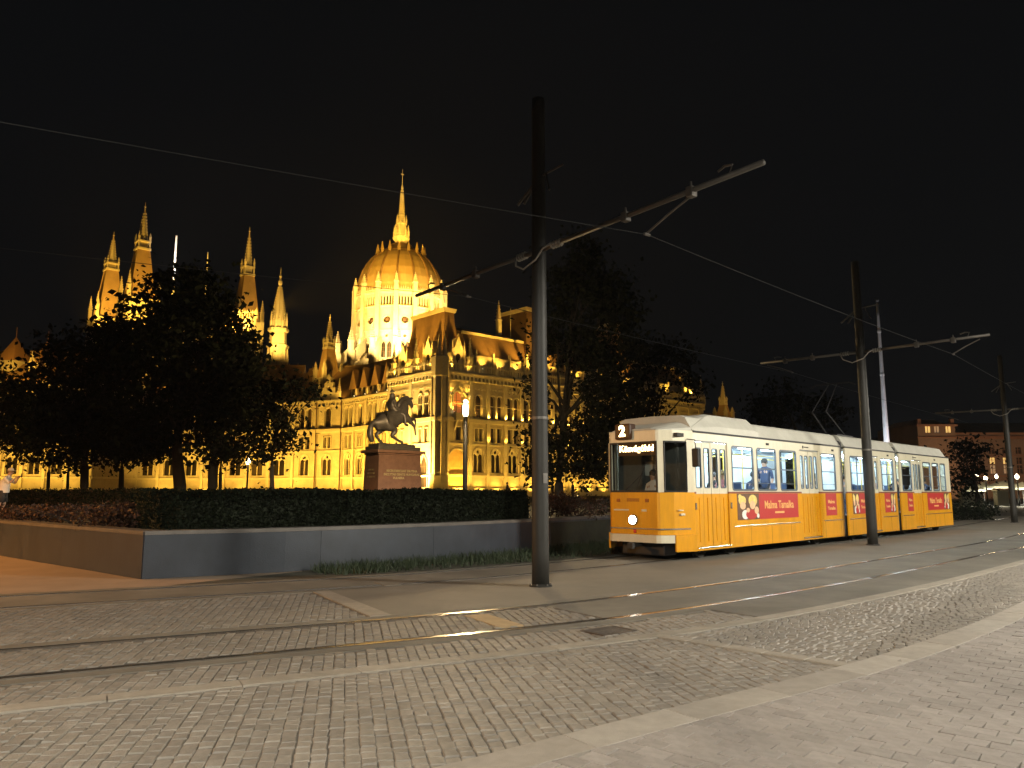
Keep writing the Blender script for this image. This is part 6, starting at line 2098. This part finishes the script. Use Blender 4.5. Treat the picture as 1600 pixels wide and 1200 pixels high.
# ---- the dome
YD = 216.0
ds, dl = pxL(623, 560, YD)
dz = lambda v: pz(v, YD, 625)
k_px = YD / 1200 / math.cos(R(8)) * 0.998
dome = empty('dome', (ds, dl, 0), 0, par)
RD = 12.55
va = math.atan2(*(np.array(toL(0, 0)) - np.array((ds, dl)))[::-1])        # bearing of the viewer
z_low, z_arc0, z_arc1, z_cor = dz(600), dz(492), dz(478), dz(470)
N = 16
fw = 2 * RD * math.tan(math.pi / N)
for k in range(N):
    am = va + R(11.25) * 0.6 + 2 * math.pi * (k - 8) / N
    if abs(((am - va + math.pi) % (2 * math.pi)) - math.pi) > R(100): continue
    nx, ny = math.cos(am), math.sin(am)
    # left to right as seen from outside: outward normal is -y of the wall
    tx_, ty_ = -ny, nx
    A_ = (ds + nx * RD - tx_ * fw / 2, dl + ny * RD - ty_ * fw / 2)
    B_ = (ds + nx * RD + tx_ * fw / 2, dl + ny * RD + ty_ * fw / 2)
    p = fw / 5.6
    ops = [('slit', 0.55 + j * 0.83, 0.55 + j * 0.83 + 0.5, z_arc0, z_arc1) for j in range(5)]
    ops += [('rose', fw / 2 - 1.05, fw / 2 + 1.05, dz(514) - 1.05, dz(514) + 1.05)]
    ops += [('point', fw / 2 - 1.5, fw / 2 - 0.15, dz(570), dz(546)), ('point', fw / 2 + 0.15, fw / 2 + 1.5, dz(570), dz(546))]
    ops += [('rose', fw / 2 - 0.5, fw / 2 + 0.5, dz(538) - 0.5, dz(538) + 0.5)]
    facade('drum_wall', A_, B_, z_low, z_cor, ops, ring=0.12, strings=((dz(495), 0.35, 0.35), (z_cor - 0.9, 0.5, 0.4), (dz(530), 0.2, 0.2)))
# piers, pinnacles and battlement spikes
m = MB()
m.box(-0.6, 0.6, -0.62, 0.62, z_low, z_cor); m.box(-0.3, 1.0, -0.5, 0.5, z_low, dz(540)); m.box(-0.3, 1.7, -0.45, 0.45, z_low, dz(575))
pinnacle(m, 0.1, 0, z_cor, dz(443), 1.05)
pier_me = m.mesh('drum_pier', M_trim)
m = MB()
for j in range(7): m.frustum(0, -fw / 2 + fw * (j + 1) / 8, z_cor, z_cor + 1.25, 0.22, 0.22, 0.03, 0.03)
m.box(-0.25, 0.25, -fw / 2 + 0.5, fw / 2 - 0.5, z_cor - 0.2, z_cor + 0.15)
spk_me = m.mesh('battlement', M_trim)
for k in range(N):
    a = va + R(11.25) * 0.6 + 2 * math.pi * (k - 8.5) / N
    r = RD / math.cos(math.pi / N) + 0.15
    place('drum_pier', pier_me, dome, (r * math.cos(a), r * math.sin(a), 0), (0, 0, a))
    a += math.pi / N
    place('battlement', spk_me, dome, ((RD + 0.1) * math.cos(a), (RD + 0.1) * math.sin(a), 0), (0, 0, a))
# shell
prof = [(73, 472), (72.5, 458), (70, 445), (65.5, 432), (59.5, 421), (52, 411), (44, 403.5), (37, 399), (33, 396)]
m = MB(); m.smooth = False
m.lathe([((q - 4.5) * k_px, dz(v)) for q, v in prof] + [(2.0, dz(393))], 32, a0=va + R(11.25) * 0.6 + math.pi / 16 * 1.0)
m.build('shell', M_dome, dome)
for k in range(N):
    a = va + R(11.25) * 0.6 + 2 * math.pi * (k - 8.5) / N
    m = MB(); m.path([((q - 4.2) * k_px * math.cos(a), (q - 4.2) * k_px * math.sin(a), dz(v)) for q, v in prof], 0.3, 5)
    m.build('rib', M_rib, dome)
for k in range(N):
    a = va + R(11.25) * 0.6 + 2 * math.pi * (k - 8.5) / N
    pin(6.9 * math.cos(a), 6.9 * math.sin(a), dz(405), dz(386), 0.6, dome, M_dome)
m = MB()
m.lathe([(34 * k_px, dz(398)), (20 * k_px, dz(388)), (17 * k_px, dz(384))], 16); m.build('crown_neck', M_rib, dome)
m = MB()
m.lathe([(10.5 * k_px, dz(386)), (9.5 * k_px, dz(379)), (13.5 * k_px, dz(374)), (13.5 * k_px, dz(371)), (11 * k_px, dz(370)), (10.5 * k_px, dz(366)), (7.5 * k_px, dz(365)), (7.5 * k_px, dz(352)), (9 * k_px, dz(351)), (8.5 * k_px, dz(349)), (5.2 * k_px, dz(346)), (4.6 * k_px, dz(338)), (5.4 * k_px, dz(337)), (3.9 * k_px, dz(334)), (1.4 * k_px, dz(296)), (2.2 * k_px, dz(294)), (1.2 * k_px, dz(290)), (0.35 * k_px, dz(288)), (0.3 * k_px, dz(276))], 12)
for k in range(8):
    a = R(45 * k)
    pinnacle(m, 11 * k_px * math.cos(a), 11 * k_px * math.sin(a), dz(371), dz(352), 0.55); pinnacle(m, 7.4 * k_px * math.cos(a), 7.4 * k_px * math.sin(a), dz(352), dz(336), 0.4)
for k in range(10):
    f = k / 10; r = (3.9 * (1 - f) + 1.4 * f) * k_px
    for q in range(8):
        a = R(45 * q); zz = dz(334) + (dz(296) - dz(334)) * f
        m.box(r * math.cos(a) - .13, r * math.cos(a) + .13, r * math.sin(a) - .13, r * math.sin(a) + .13, zz, zz + 0.4)
m.tube((0, 0, dz(290)), (0, 0, dz(264)), 0.12, 0.04, 6); m.box(-.5, .5, -.08, .08, dz(273), dz(272))
m.build('lantern_spire', M_trim, dome)
# lower octagon, stepped buttresses
m = MB()
m.lathe([(17.2, GZ), (17.2, dz(606)), (16.4, dz(600)), (12.9, dz(575))], 16, a0=va)
for k in range(N):
    a = va + 2 * math.pi * k / N
    c, s_ = math.cos(a), math.sin(a)
    n0 = len(m.v)
    m.box(0, 1.4, -0.8, 0.8, GZ, dz(562)); pinnacle(m, 0.8, 0, dz(562), dz(528), 1.1)
    m.add([(-4.2, -0.4, dz(540)), (0.2, -0.4, dz(566)), (0.2, -0.4, dz(582)), (-4.2, -0.4, dz(560)), (-4.2, 0.4, dz(540)), (0.2, 0.4, dz(566)), (0.2, 0.4, dz(582)), (-4.2, 0.4, dz(560))], [(0, 1, 2, 3), (4, 7, 6, 5), (0, 4, 5, 1), (1, 5, 6, 2), (2, 6, 7, 3), (3, 7, 4, 0)])
    r = 17.2
    m.v[n0:] = [(r * c + x * c - y * s_, r * s_ + x * s_ + y * c, z) for x, y, z in m.v[n0:]]
m.build('buttress_ring', M_stone, dome)

# ---- floodlights fixed to ledges (parts of the building), on the ground before it, and unseen ones added in mid-air
FL = MB(); FL.cbox(-0.16, 0.16, -0.1, 0.1, 0, 0.26, 0.03)
fl_me = FL.mesh('floodlight', M_fix)
FLL = MB(); FLL.box(-0.13, 0.13, -0.012, 0.012, 0, 0.2)
fll_me = FLL.mesh('lens', M_lens)


def flood_spot(s, l, z, tgt, e, cone=100, fixture=True, col=SODIUM):
    w = toW(s, l, z); tw_ = toW(*tgt)
    lamp('SPOT', (w[0], w[1], w[2] + 0.35), e * 1.22, col, tw_, 0.15, cone, 0.9, name='floodlight_beam')
    if fixture:
        d = math.atan2(tgt[1] - l, tgt[0] - s)
        f = place('floodlight', fl_me, par, (s, l, z), (0, 0, d - R(90)))
        place('lens', fll_me, f, (0, 0.12, 0.06))


# ground floods: right facade
EB = 1.0
for s in (4.2, 13.5, 23, 33, 46, 56, 66, 76):
    flood_spot(s, -13.0, GZ, (s, 0, 12.5), 3000 * EB, 110)
for k in range(17):
    s = 9.25 + k * 4.4
    flood_spot(s, -1.7, GZ + 0.1, (s, -0.2, 7.5), 1500 * EB, 120, False)
for k in range(12):      # sill floods of the long facade
    s = 9.25 + k * 4.4
    flood_spot(s + 2.2, -0.5, 15.32, (s + 2.2, -0.2, 21), 900, 150)
    flood_spot(s, -0.5, 15.32, (s, -0.2, 21), 420, 150, False)
    flood_spot(s + 2.2, -0.75, 10.7, (s + 2.2, -0.3, 15), 220, 150, False)
for s in (3.0, 5.6): flood_spot(s, -0.75, 16.1, (s, 0, 20), 900, 120)
for s in (2.6, 6.0): flood_spot(s, -0.5, 19.6, (s, 0, 23), 420, 130)
# portal glow
flood_spot(4.3, -3.0, GZ, (4.3, 0.5, 5), 7000, 90, False)
# left face of the pavilion: very strong
for l in (4.0, 13.0): flood_spot(-8.0, l, GZ, (0, l, 13.0), 30000, 120)
flood_spot(-6.0, 4.2, GZ, (0, 4.2, 9.0), 52000, 100, col=SODIUM_HOT)
for l in (19, 23.5, 28, 33): flood_spot(-8.0, l, GZ, (0.7, l, 13), 8000, 120)
for l in (20, 25, 30, 35): flood_spot(-1.6, l, GZ, (0.7, l, 3), 300, 150, False)
# sections A and Z, left wing
for f in (0.15, 0.5, 0.85):
    c = np.array(pa) * (1 - f) + np.array(lb) * f; nrm = np.array((-(lb[1] - pa[1]), lb[0] - pa[0])); nrm = -nrm / np.linalg.norm(nrm)
    nrm = nrm if (nrm @ (np.array(toL(0, 0)) - c)) > 0 else -nrm
    q = c + nrm * 9; flood_spot(q[0], q[1], GZ, (c[0], c[1], 13), 6500, 120)
    q = c + nrm * 2; flood_spot(q[0], q[1], GZ, (c[0], c[1], 3), 330, 150, False)
for X in (-52, -60, -68, -77):
    q = toL(X, 164); c = toL(X, 172.5); flood_spot(q[0], q[1], GZ, (c[0], c[1], 12), 6500, 120)
    q = toL(X, 170); flood_spot(q[0], q[1], GZ, (c[0], c[1], 3), 500, 150, False)
for X in (-90, -98, -106, -114):
    q = toL(X, 149.5); c = toL(X, 158); flood_spot(q[0], q[1], GZ, (c[0], c[1], 12), 7500, 120)
# roofs: pavilion mansard, attic, dormers
for l in (2.2, 6.5, 10.5, 14.5): flood_spot(-0.15, l, 24.2, (2.2, l, 29), 3000, 140)
for l in (4, 12): flood_spot(-5.0, l, 24.0, (2.5, l, 32), 17000, 46, False)  # these and the next wide-set ones: unseen mid-air floods added to brighten roofs
flood_spot(4.5, -5.0, 24.0, (4.5, 2.5, 32), 7000, 46, False)
for s in (14, 22, 30): flood_spot(s, -6.0, 24.0, (s, 3.5, 32.5), 15000, 46, False)
for l in (22, 30): flood_spot(-6.0, l, 21.0, (4.0, l, 28), 2200, 50, False)
flood_spot(2.2, -0.1, 24.2, (2.4, 2, 30), 1300, 130); flood_spot(6.6, -0.1, 24.2, (6.6, 2, 30), 1300, 130)
for s in (11, 15.5, 20, 27, 38, 46, 55, 70): flood_spot(s, 0.6, 25.2, (s, 2.2, 30.5), 1200, 110)
flood_spot(28, 0.2, 28.5, (28, 4, 38), 2200, 120); flood_spot(55.5, 0.2, 28.5, (55.5, 4, 38), 2600, 120); flood_spot(79, 0.0, 26, (80, 2, 31), 2000, 120)
for s in (14, 21): flood_spot(s, -1.0, 27.0, (s, 5, 33), 900, 60, False)
for l in (18.4, 22.2, 26.8, 31.2): flood_spot(0.2, l, zc - 0.5, (2.0, l, zc + 3), 260, 140)
flood_spot(*(np.array(lb) + np.array((-0.6, -0.4))), zc - 0.6, (lb[0] - 0.3, lb[1] + 2.5, zc + 3), 500, 130)
# dome: drum floods from the roofs towards the viewer's side
for a_off, e, zz in ((-62, 40000, dz(596)), (-38, 60000, dz(594)), (-14, 80000, dz(592)), (10, 52000, dz(590)), (34, 26000, dz(585)), (60, 20000, dz(585))):
    a = va + R(-a_off); r = 24.0
    flood_spot(ds + r * math.cos(a), dl + r * math.sin(a), zz + 2, (ds + 11 * math.cos(a), dl + 11 * math.sin(a), dz(525)), e * 1.05, 90, False, SODIUM_HOT)
for a_off in (-24, -8, 8, 24):
    a = va + R(a_off)
    flood_spot(ds + 62 * math.cos(a), dl + 62 * math.sin(a), dz(560), (ds + 2 * math.cos(a), dl + 2 * math.sin(a), dz(416)), 130000, 46, False)  # unseen floods hung in mid-air, added to light the dome shell
for a_off in (-60, 0, 60):
    a = va + R(a_off)
    flood_spot(ds + 9.5 * math.cos(a), dl + 9.5 * math.sin(a), dz(396), (ds, dl, dz(345)), 4500, 70, False)
# towers
for u, v, Y, e in ((168, 505, 200, 1.0), (217, 500, 180, 1.0), (383, 510, 195, 1.0)):
    w = D(u, v, Y)
    lamp('SPOT', (w[0] + 3, w[1] - 16, w[2] - 6), e * 52000, SODIUM, (w[0], w[1], w[2] + 15), 0.3, 80, 0.9, name='floodlight_beam')
    lamp('SPOT', (w[0] + 1.5, w[1] - 7, w[2] - 6), e * 9000, SODIUM, (w[0], w[1], w[2] + 1), 0.3, 110, 0.9, name='floodlight_beam')
w = D(433, 565, 188)
lamp('SPOT', (w[0] + 3, w[1] - 10, w[2] + 2), 24000, (1.0, 0.58, 0.10), (w[0], w[1], w[2] + 9), 0.3, 100, 0.9, name='floodlight_beam')
w = D(513, 590, 176)
lamp('SPOT', (w[0] - 2, w[1] - 9, w[2] + 1), 5500, SODIUM, (w[0], w[1], w[2] + 6), 0.3, 100, 0.9, name='floodlight_beam')
w = D(1147, 640, 207)
lamp('SPOT', (w[0] - 3, w[1] - 12, w[2]), 3500, SODIUM, (w[0], w[1], w[2] + 6), 0.3, 90, 0.9, name='floodlight_beam')
w = D(48, 575, 160)
lamp('SPOT', (w[0], w[1] - 10, w[2] - 2), 9000, SODIUM, (w[0], w[1] + 3, w[2] + 3), 0.3, 140, 0.9, name='floodlight_beam')
w = D(300, 520, 184)
lamp('SPOT', (w[0], w[1] - 16, w[2] - 14), 16000, SODIUM, (w[0], w[1], w[2] - 2), 0.3, 120, 0.9, name='floodlight_beam')
# ================================================================ FLAGPOLE, LAMPS, BACKGROUND
M_white = mat('white_metal', (0.75, 0.75, 0.76), 0.35, var=0.06, scale=1)
fp0 = D(1386, 700, 125)
fp = empty('flagpole', (fp0[0], 125, 0)); tag(fp, 'tall white tapering flagpole lit from below, rising behind the tram', 'flagpole')
ftop = pz(472, 125, 1372)
b = MB(); b.smooth = True
b.lathe([(0.52, 0), (0.48, 6), (0.36, ftop * 0.5), (0.2, ftop * 0.93), (0.16, ftop)], 14); b.build('mast', M_white, fp)
for f in (0.36, 0.62, 0.84):
    MB().lathe([(0.46 - f * 0.26, ftop * f), (0.52 - f * 0.26, ftop * f + 0.1), (0.52 - f * 0.26, ftop * f + 0.4), (0.46 - f * 0.26, ftop * f + 0.5)], 14).build('joint_ring', M_white, fp)
MB().lathe([(0.05, ftop), (0.3, ftop + 0.2), (0.3, ftop + 0.45), (0.03, ftop + 0.7)], 12).build('finial', M_fix, fp)
fl_ = MB(); n = 10
vs = []
for i in range(n + 1):
    t = i / n
    for j in range(3):
        vs.append((13.0 + 9.5 * t, 0.8 * math.sin(t * 7) + j * 0.15, ftop - 5.4 + t * 1.3 - 0.55 * j * (1 - 0.1 * math.sin(t * 9))))
fs = [(i * 3 + j, (i + 1) * 3 + j, (i + 1) * 3 + j + 1, i * 3 + j + 1) for i in range(n) for j in range(2)]
for sx, e in ((-3, 15000), (3.5, 8000)):
    lamp('SPOT', (fp0[0] + sx, 121, 0.4), e, (0.86, 0.92, 1.0) if sx < 0 else (1.0, 0.75, 0.7), (fp0[0], 125, ftop * 0.4), 0.2, 70, 0.8, name='flagpole_beam')


def lamp_post(name, label, loc, h, r, head, color, estr, energy, group=None, style='column'):
    t = empty(name, loc); tag(t, label, 'street lamp', group)
    b = MB(); b.smooth = True
    b.lathe([(r * 1.35, 0), (r * 1.35, 0.5), (r, 0.6), (r * 0.92, h - head)], 14); b.build('post', mat('lamp_post_black', (0.012, 0.011, 0.01), 0.55, var=0.1), t)
    b = MB(); b.smooth = True
    if style == 'column': b.lathe([(r * 0.9, h - head), (r * 1.25, h - head * 0.8), (r * 1.3, h - head * 0.25), (r * 0.9, h)], 14)
    else: b.lathe([(r * 1.4, h - head), (r * 2.6, h - head * 0.6), (r * 2.4, h - head * 0.25), (r * 0.8, h)], 12)
    b.build('lantern', mat('lantern_glow_%s' % name, (1, 0.9, 0.7), 0.5, var=0, emit=color, estr=estr), t)
    MB().lathe([(r * 1.5, h), (r * 1.5, h + 0.05), (r * 0.4, h + 0.16)], 14).build('cap', M_fix, t)
    if energy: lamp('POINT', (loc[0], loc[1], loc[2] + h + 0.3), energy, color, None, 0.2)
    return t


LY = 38
x0 = D(727, 700, LY)[0]
lamp_post('lamp_column', 'black column lamp with a glowing top, right of the horse statue', (x0, LY, 0.75), pz(630, LY) - 0.75, 0.115, 0.66, (1.0, 0.70, 0.34), 11, 4500)
LY = 62
x0 = D(387, 740, LY)[0]
lamp_post('street_lamp', 'small lit lantern lamp among the left trees, before the facade', (x0, LY, 0.75), pz(716, LY) - 0.75, 0.07, 0.5, (1.0, 0.82, 0.5), 14, 150, style='lantern')
BL = ['small white lit lamp right of the tree by the tram end', 'bright warm lamp in front of the brick building, left of the third pole', 'bright warm lamp just right of the third pole', 'tiny pale lamp between the two bright warm lamps']
for (u, v, Y, col, e), lb_ in zip(((1527, 741, 105, (1, 0.95, 0.9), 30), (1540, 747, 90, (1, 0.72, 0.4), 60), (1589, 745, 90, (1, 0.72, 0.42), 60), (1557, 745, 120, (1, 0.95, 0.85), 14)), BL):
    p = D(u, v, Y)
    lamp_post('street_lamp', lb_, (p[0], Y, 0), p[2] + 0.25, 0.08, 0.5, col, e, 350, style='lantern')

# brick government building at the right, two blocks
M_brick = mat('brick_facade', (0.27, 0.185, 0.125), 0.9, var=0.15, scale=0.3, bump=0.3, bscale=3)
M_brick2 = mat('brick_trim', (0.32, 0.17, 0.10), 0.9, var=0.15, scale=0.4)
M_lit = mat('lit_window', (0.9, 0.7, 0.4), 0.5, var=0, emit=(1.0, 0.62, 0.18), estr=0.75)
M_lit2 = mat('dim_lit_window', (0.9, 0.7, 0.4), 0.5, var=0, emit=(1.0, 0.8, 0.5), estr=0.12)
BY = 190.0
bx0, bx1 = D(1484, 700, BY)[0], D(1640, 700, BY)[0] + 60
ob = empty('office_building', (bx0, BY, 0)); tag(ob, 'dim reddish brick office building with a few lit windows at the right edge', 'building')
zt = pz(676, BY, 1560)
LB = bx1 - bx0
wx = []
opsb = []
rows = [(pz(740, BY), pz(727, BY)), (pz(725, BY), pz(715, BY)), (pz(709, BY), pz(699, BY))]
for (z0, z1) in rows:
    k = 0
    while 3 + k * 3.3 + 1.4 < LB: opsb.append((3 + k * 3.3, 4.4 + k * 3.3, z0, z1)); k += 1
m = MB(); m.prism(rectp(0, LB, 0, zt), 0, 0.6, [rectp(*o) for o in opsb]); m.cur = 1
m.box(-0.3, LB, -0.6, 0.0 - 0.004, zt - 1.6, zt - 0.9); m.box(-0.3, LB, -0.35, -0.005, zt - 0.4, zt); m.box(0, LB, -0.3, -0.006, pz(713, BY), pz(711.5, BY)); m.box(0, LB, -0.3, -0.006, pz(745, BY), pz(743, BY))
m.build('front_wall', [M_brick, M_brick2], ob)
m = MB(); m.box(0, LB, 0.61, 30, 0, zt - 0.01); m.build('block', M_brick, ob)
m = MB(); m.add([(-.3, -.4, zt + .01), (LB, -.4, zt + .01), (LB, 14, zt + 3.6), (-.3, 14, zt + 3.6), (-.3, 30, zt + .01), (LB, 30, zt + .01)], [(0, 1, 2, 3), (3, 2, 5, 4), (0, 3, 4), (1, 5, 2)]); m.build('roof', M_slate, ob)
litk = {(1549, 722): 1, (1573, 722): 1, (1551, 738): 2, (1573, 738): 2}
for (a, c, z0, z1) in opsb:
    md = M_panes[2]
    for (u, v), kind in litk.items():
        q = D(u, v, BY)
        if a - 0.9 < q[0] - bx0 < c + 0.9 and z0 - 0.2 < q[2] < z1 + 0.2: md = M_lit if kind == 1 else M_lit2
    w = MB(); w.cur = 0; w.box(a, c, 0.3, 0.36, z0, z1); w.cur = 1; w.box((a + c) / 2 - 0.06, (a + c) / 2 + 0.06, 0.22, 0.299, z0, z1); w.box(a, c, 0.22, 0.298, z0 + (z1 - z0) * 0.6, z0 + (z1 - z0) * 0.6 + 0.1); w.box(a - 0.1, c + 0.1, -0.2, 0.29, z0 - 0.15, z0 - 0.001)
    w.build('window', [md, M_brick2], ob)
# taller corner block
cx0, cx1 = D(1435, 690, BY - 8)[0], D(1494, 690, BY - 8)[0]
YB2 = BY - 8
cb = empty('corner_block', (cx0, YB2, 0)); tag(cb, 'taller reddish block with three lit attic windows above the end of the tram', 'building')
zt2 = pz(663, YB2, 1465); W2 = cx1 - cx0
att = []
for u in (1450, 1464, 1482):
    q = D(u, 671, YB2); att.append((q[0] - cx0 - 0.65, q[0] - cx0 + 0.65, q[2] - 0.75, q[2] + 0.75))
m = MB(); m.prism(rectp(0, W2, 0, zt2), 0, 0.6, [rectp(*o) for o in att]); m.cur = 1
m.box(-0.4, W2 + 0.4, -0.5, -0.004, zt2 - 0.5, zt2); m.box(-0.4, W2 + 0.4, -0.4, -0.005, pz(684, YB2), pz(682.5, YB2))
for x in (0.2, W2 - 0.9): m.box(x, x + 0.8, 0.1, 0.9, zt2, zt2 + 1.3)
m.build('front_wall', [M_brick, M_brick2], cb)
m = MB(); m.box(0, W2, 0.61, 20, 0, zt2 - 0.02); m.build('block', M_brick, cb)
m = MB(); m.frustum(W2 / 2, 10, zt2 + 0.02, zt2 + 1.5, W2 / 2 - 0.6, 8, W2 / 2 - 2, 5); m.build('roof', M_slate, cb)
for k, o in enumerate(att):
    w = MB(); w.box(o[0], o[1], 0.3, 0.36, o[2], o[3]); w.cur = 1; w.box((o[0] + o[1]) / 2 - 0.06, (o[0] + o[1]) / 2 + 0.06, 0.2, 0.299, o[2], o[3]); w.build('window', [M_lit if k != 1 else M_lit2, M_brick2], cb)
# lamps that tint those facades
for x, e in ((bx0 + 8, 3200), (bx0 + 30, 3200), (cx0 + 4, 6000)):
    lamp('SPOT', (x, BY - 26, 3.0), e, (1.0, 0.60, 0.33), (x, BY, 12), 0.4, 130, 0.9, name='facade_lamp')
# lit canopies of a cafe terrace before the building
M_tent = mat('canopy_cloth', (0.62, 0.64, 0.52), 0.8, var=0.1, scale=1.5)
CL = ['leftmost pale lit parasol beyond the back of the tram', 'second pale lit parasol, below the bright warm lamp', 'wide pale lit awning left of the third pole', 'pale lit parasol at the right picture edge']
for i, (u, v0, v1, Y, w) in enumerate(((1521, 756, 768, 96, 2.6), (1536, 753, 768, 98, 2.0), (1569, 751, 768, 96, 4.0), (1597, 753, 768, 94, 2.4))):
    p = D(u, v0, Y)
    t = empty('parasol', (p[0], Y, 0)); tag(t, CL[i], 'parasol')
    h = p[2]
    m = MB(); m.lathe([(w / 2, h - 0.95), (w / 2 * 1.02, h - 0.7), (w / 4, h - 0.25), (0.05, h)], 8, a0=R(22.5)); m.build('canopy', M_tent, t)
    m = MB()
    for k in range(8):
        a = R(45 * k + 22.5); c_, s_ = math.cos(a), math.sin(a)
        m.tube((0.1 * c_, 0.1 * s_, h - 0.6), (w / 2 * 0.97 * c_, w / 2 * 0.97 * s_, h - 0.74), 0.02, 0.02, 5)
    m.build('ribs', M_fix, t)
    m = MB(); m.tube((0, 0, 0), (0, 0, h - 0.05), 0.04, 0.04, 8); m.build('pole', M_fix, t)
    m = MB(); m.cbox(-0.4, 0.4, -0.4, 0.4, 0, 0.12, 0.03); m.build('base', M_fix, t)
    lamp('POINT', (p[0], Y - w * 0.9, 0.9), 420, (1.0, 0.95, 0.72), None, 0.3, name='terrace_light')
# pale low counter and a pale box in place of a parked car glint
for k, (u, v0, v1, Y, w, lb_) in enumerate(((1516, 768, 775, 88, 2.3, 'pale lit low counter under the leftmost parasol'), (1563, 766, 773, 90, 1.3, 'small pale box imitating a car glint by the wide awning'))):
    p0, p1 = D(u, v0, Y), D(u, v1, Y)
    t = MB(); t.cbox(-w / 2, w / 2, -0.4, 0.4, 0, p0[2] - 0.12, 0.03); t.cbox(-w / 2 - 0.1, w / 2 + 0.1, -0.5, 0.5, p0[2] - 0.119, p0[2], 0.02)
    o = t.build('counter', M_tent, None, (p0[0], Y, 0)); tag(o, lb_, 'counter')
# dark wooded rise behind
hm = MB(); vs = []
NX = 60
for i in range(NX + 1):
    X = 60 + i * 8
    z = 26 + 8 * math.sin(i * 0.35) + 3 * math.sin(i * 1.3)
    vs += [(X, 420, 0), (X, 470, z)]
hm.add(vs, [(2 * i, 2 * i + 2, 2 * i + 3, 2 * i + 1) for i in range(NX)])
o = hm.build('hill', M_leaf[2]); tag(o, kind='structure')

# ================================================================ STREET LIGHTING OF THE FOREGROUND (lamps beside and behind the viewer)
M_sl = mat('street_lamp_glow', (1, 1, 1), 0.5, var=0, emit=(1.0, 0.86, 0.62), estr=8)


def mast_light(label, loc, h, energy, color, dirx, diry, arm=1.4):
    t = empty('mast_lamp', loc, math.atan2(diry, dirx)); tag(t, label, 'street lamp', 'tall street lamps on the pavement side')
    b = MB(); b.smooth = True; b.lathe([(0.13, 0), (0.11, 1.2), (0.075, h)], 12); b.build('post', M_pole, t)
    b = MB(); b.path([(0, 0, h - 0.1), (arm * 0.4, 0, h + 0.12), (arm, 0, h + 0.15)], 0.04, 8); b.build('arm', M_pole, t)
    b = MB(); b.cbox(arm - 0.1, arm + 0.6, -0.14, 0.14, h + 0.10, h + 0.22, 0.03); hd2 = b.build('head', M_pole, t)
    b = MB(); b.box(arm + 0.0, arm + 0.5, -0.1, 0.1, h + 0.08, h + 0.095); b.build('lens', M_sl, hd2)
    l = Vector(loc) + Vector((dirx, diry, 0)).normalized() * (arm + 0.25) + Vector((0, 0, h + 0.02))
    lamp('SPOT', l, energy, color, (l[0], l[1], 0), 0.6, 172, 0.11, name='street_light')


mast_light('street lamp on the pavement behind the viewer', (-1.0, -7.5, 0), 7.4, 11200, WARM, -0.2, 0.9)
mast_light('street lamp on the pavement right of the viewer', (17.5, 7.5, 0), 7.4, 14200, WARM, -0.75, 0.66)
mast_light('street lamp farther along the pavement to the right', (33, 26.0, 0), 7.4, 10500, WARM, -0.75, 0.66)
mast_light('orange street lamp on the plaza outside the left edge', (-20.5, 13.5, 0), 6.5, 8000, (1.0, 0.44, 0.10), 0.6, 0.5)
# bluish cast on the wall beside the tram is put into its base colour
# ---- thin night haze around the whole place
hz = bpy.data.materials.new('night_haze'); hz.use_nodes = True
hn = hz.node_tree; hn.nodes.clear()
ho = hn.nodes.new('ShaderNodeOutputMaterial'); hv_ = hn.nodes.new('ShaderNodeVolumePrincipled')
hv_.inputs['Color'].default_value = (0.9, 0.9, 0.9, 1); hv_.inputs['Density'].default_value = 0.00011; hv_.inputs['Anisotropy'].default_value = 0.2
hn.links.new(hv_.outputs[0], ho.inputs['Volume'])
hb = MB().box(-240, 240, -25, 275, -1.2, 105).build('haze', hz); tag(hb, kind='stuff')
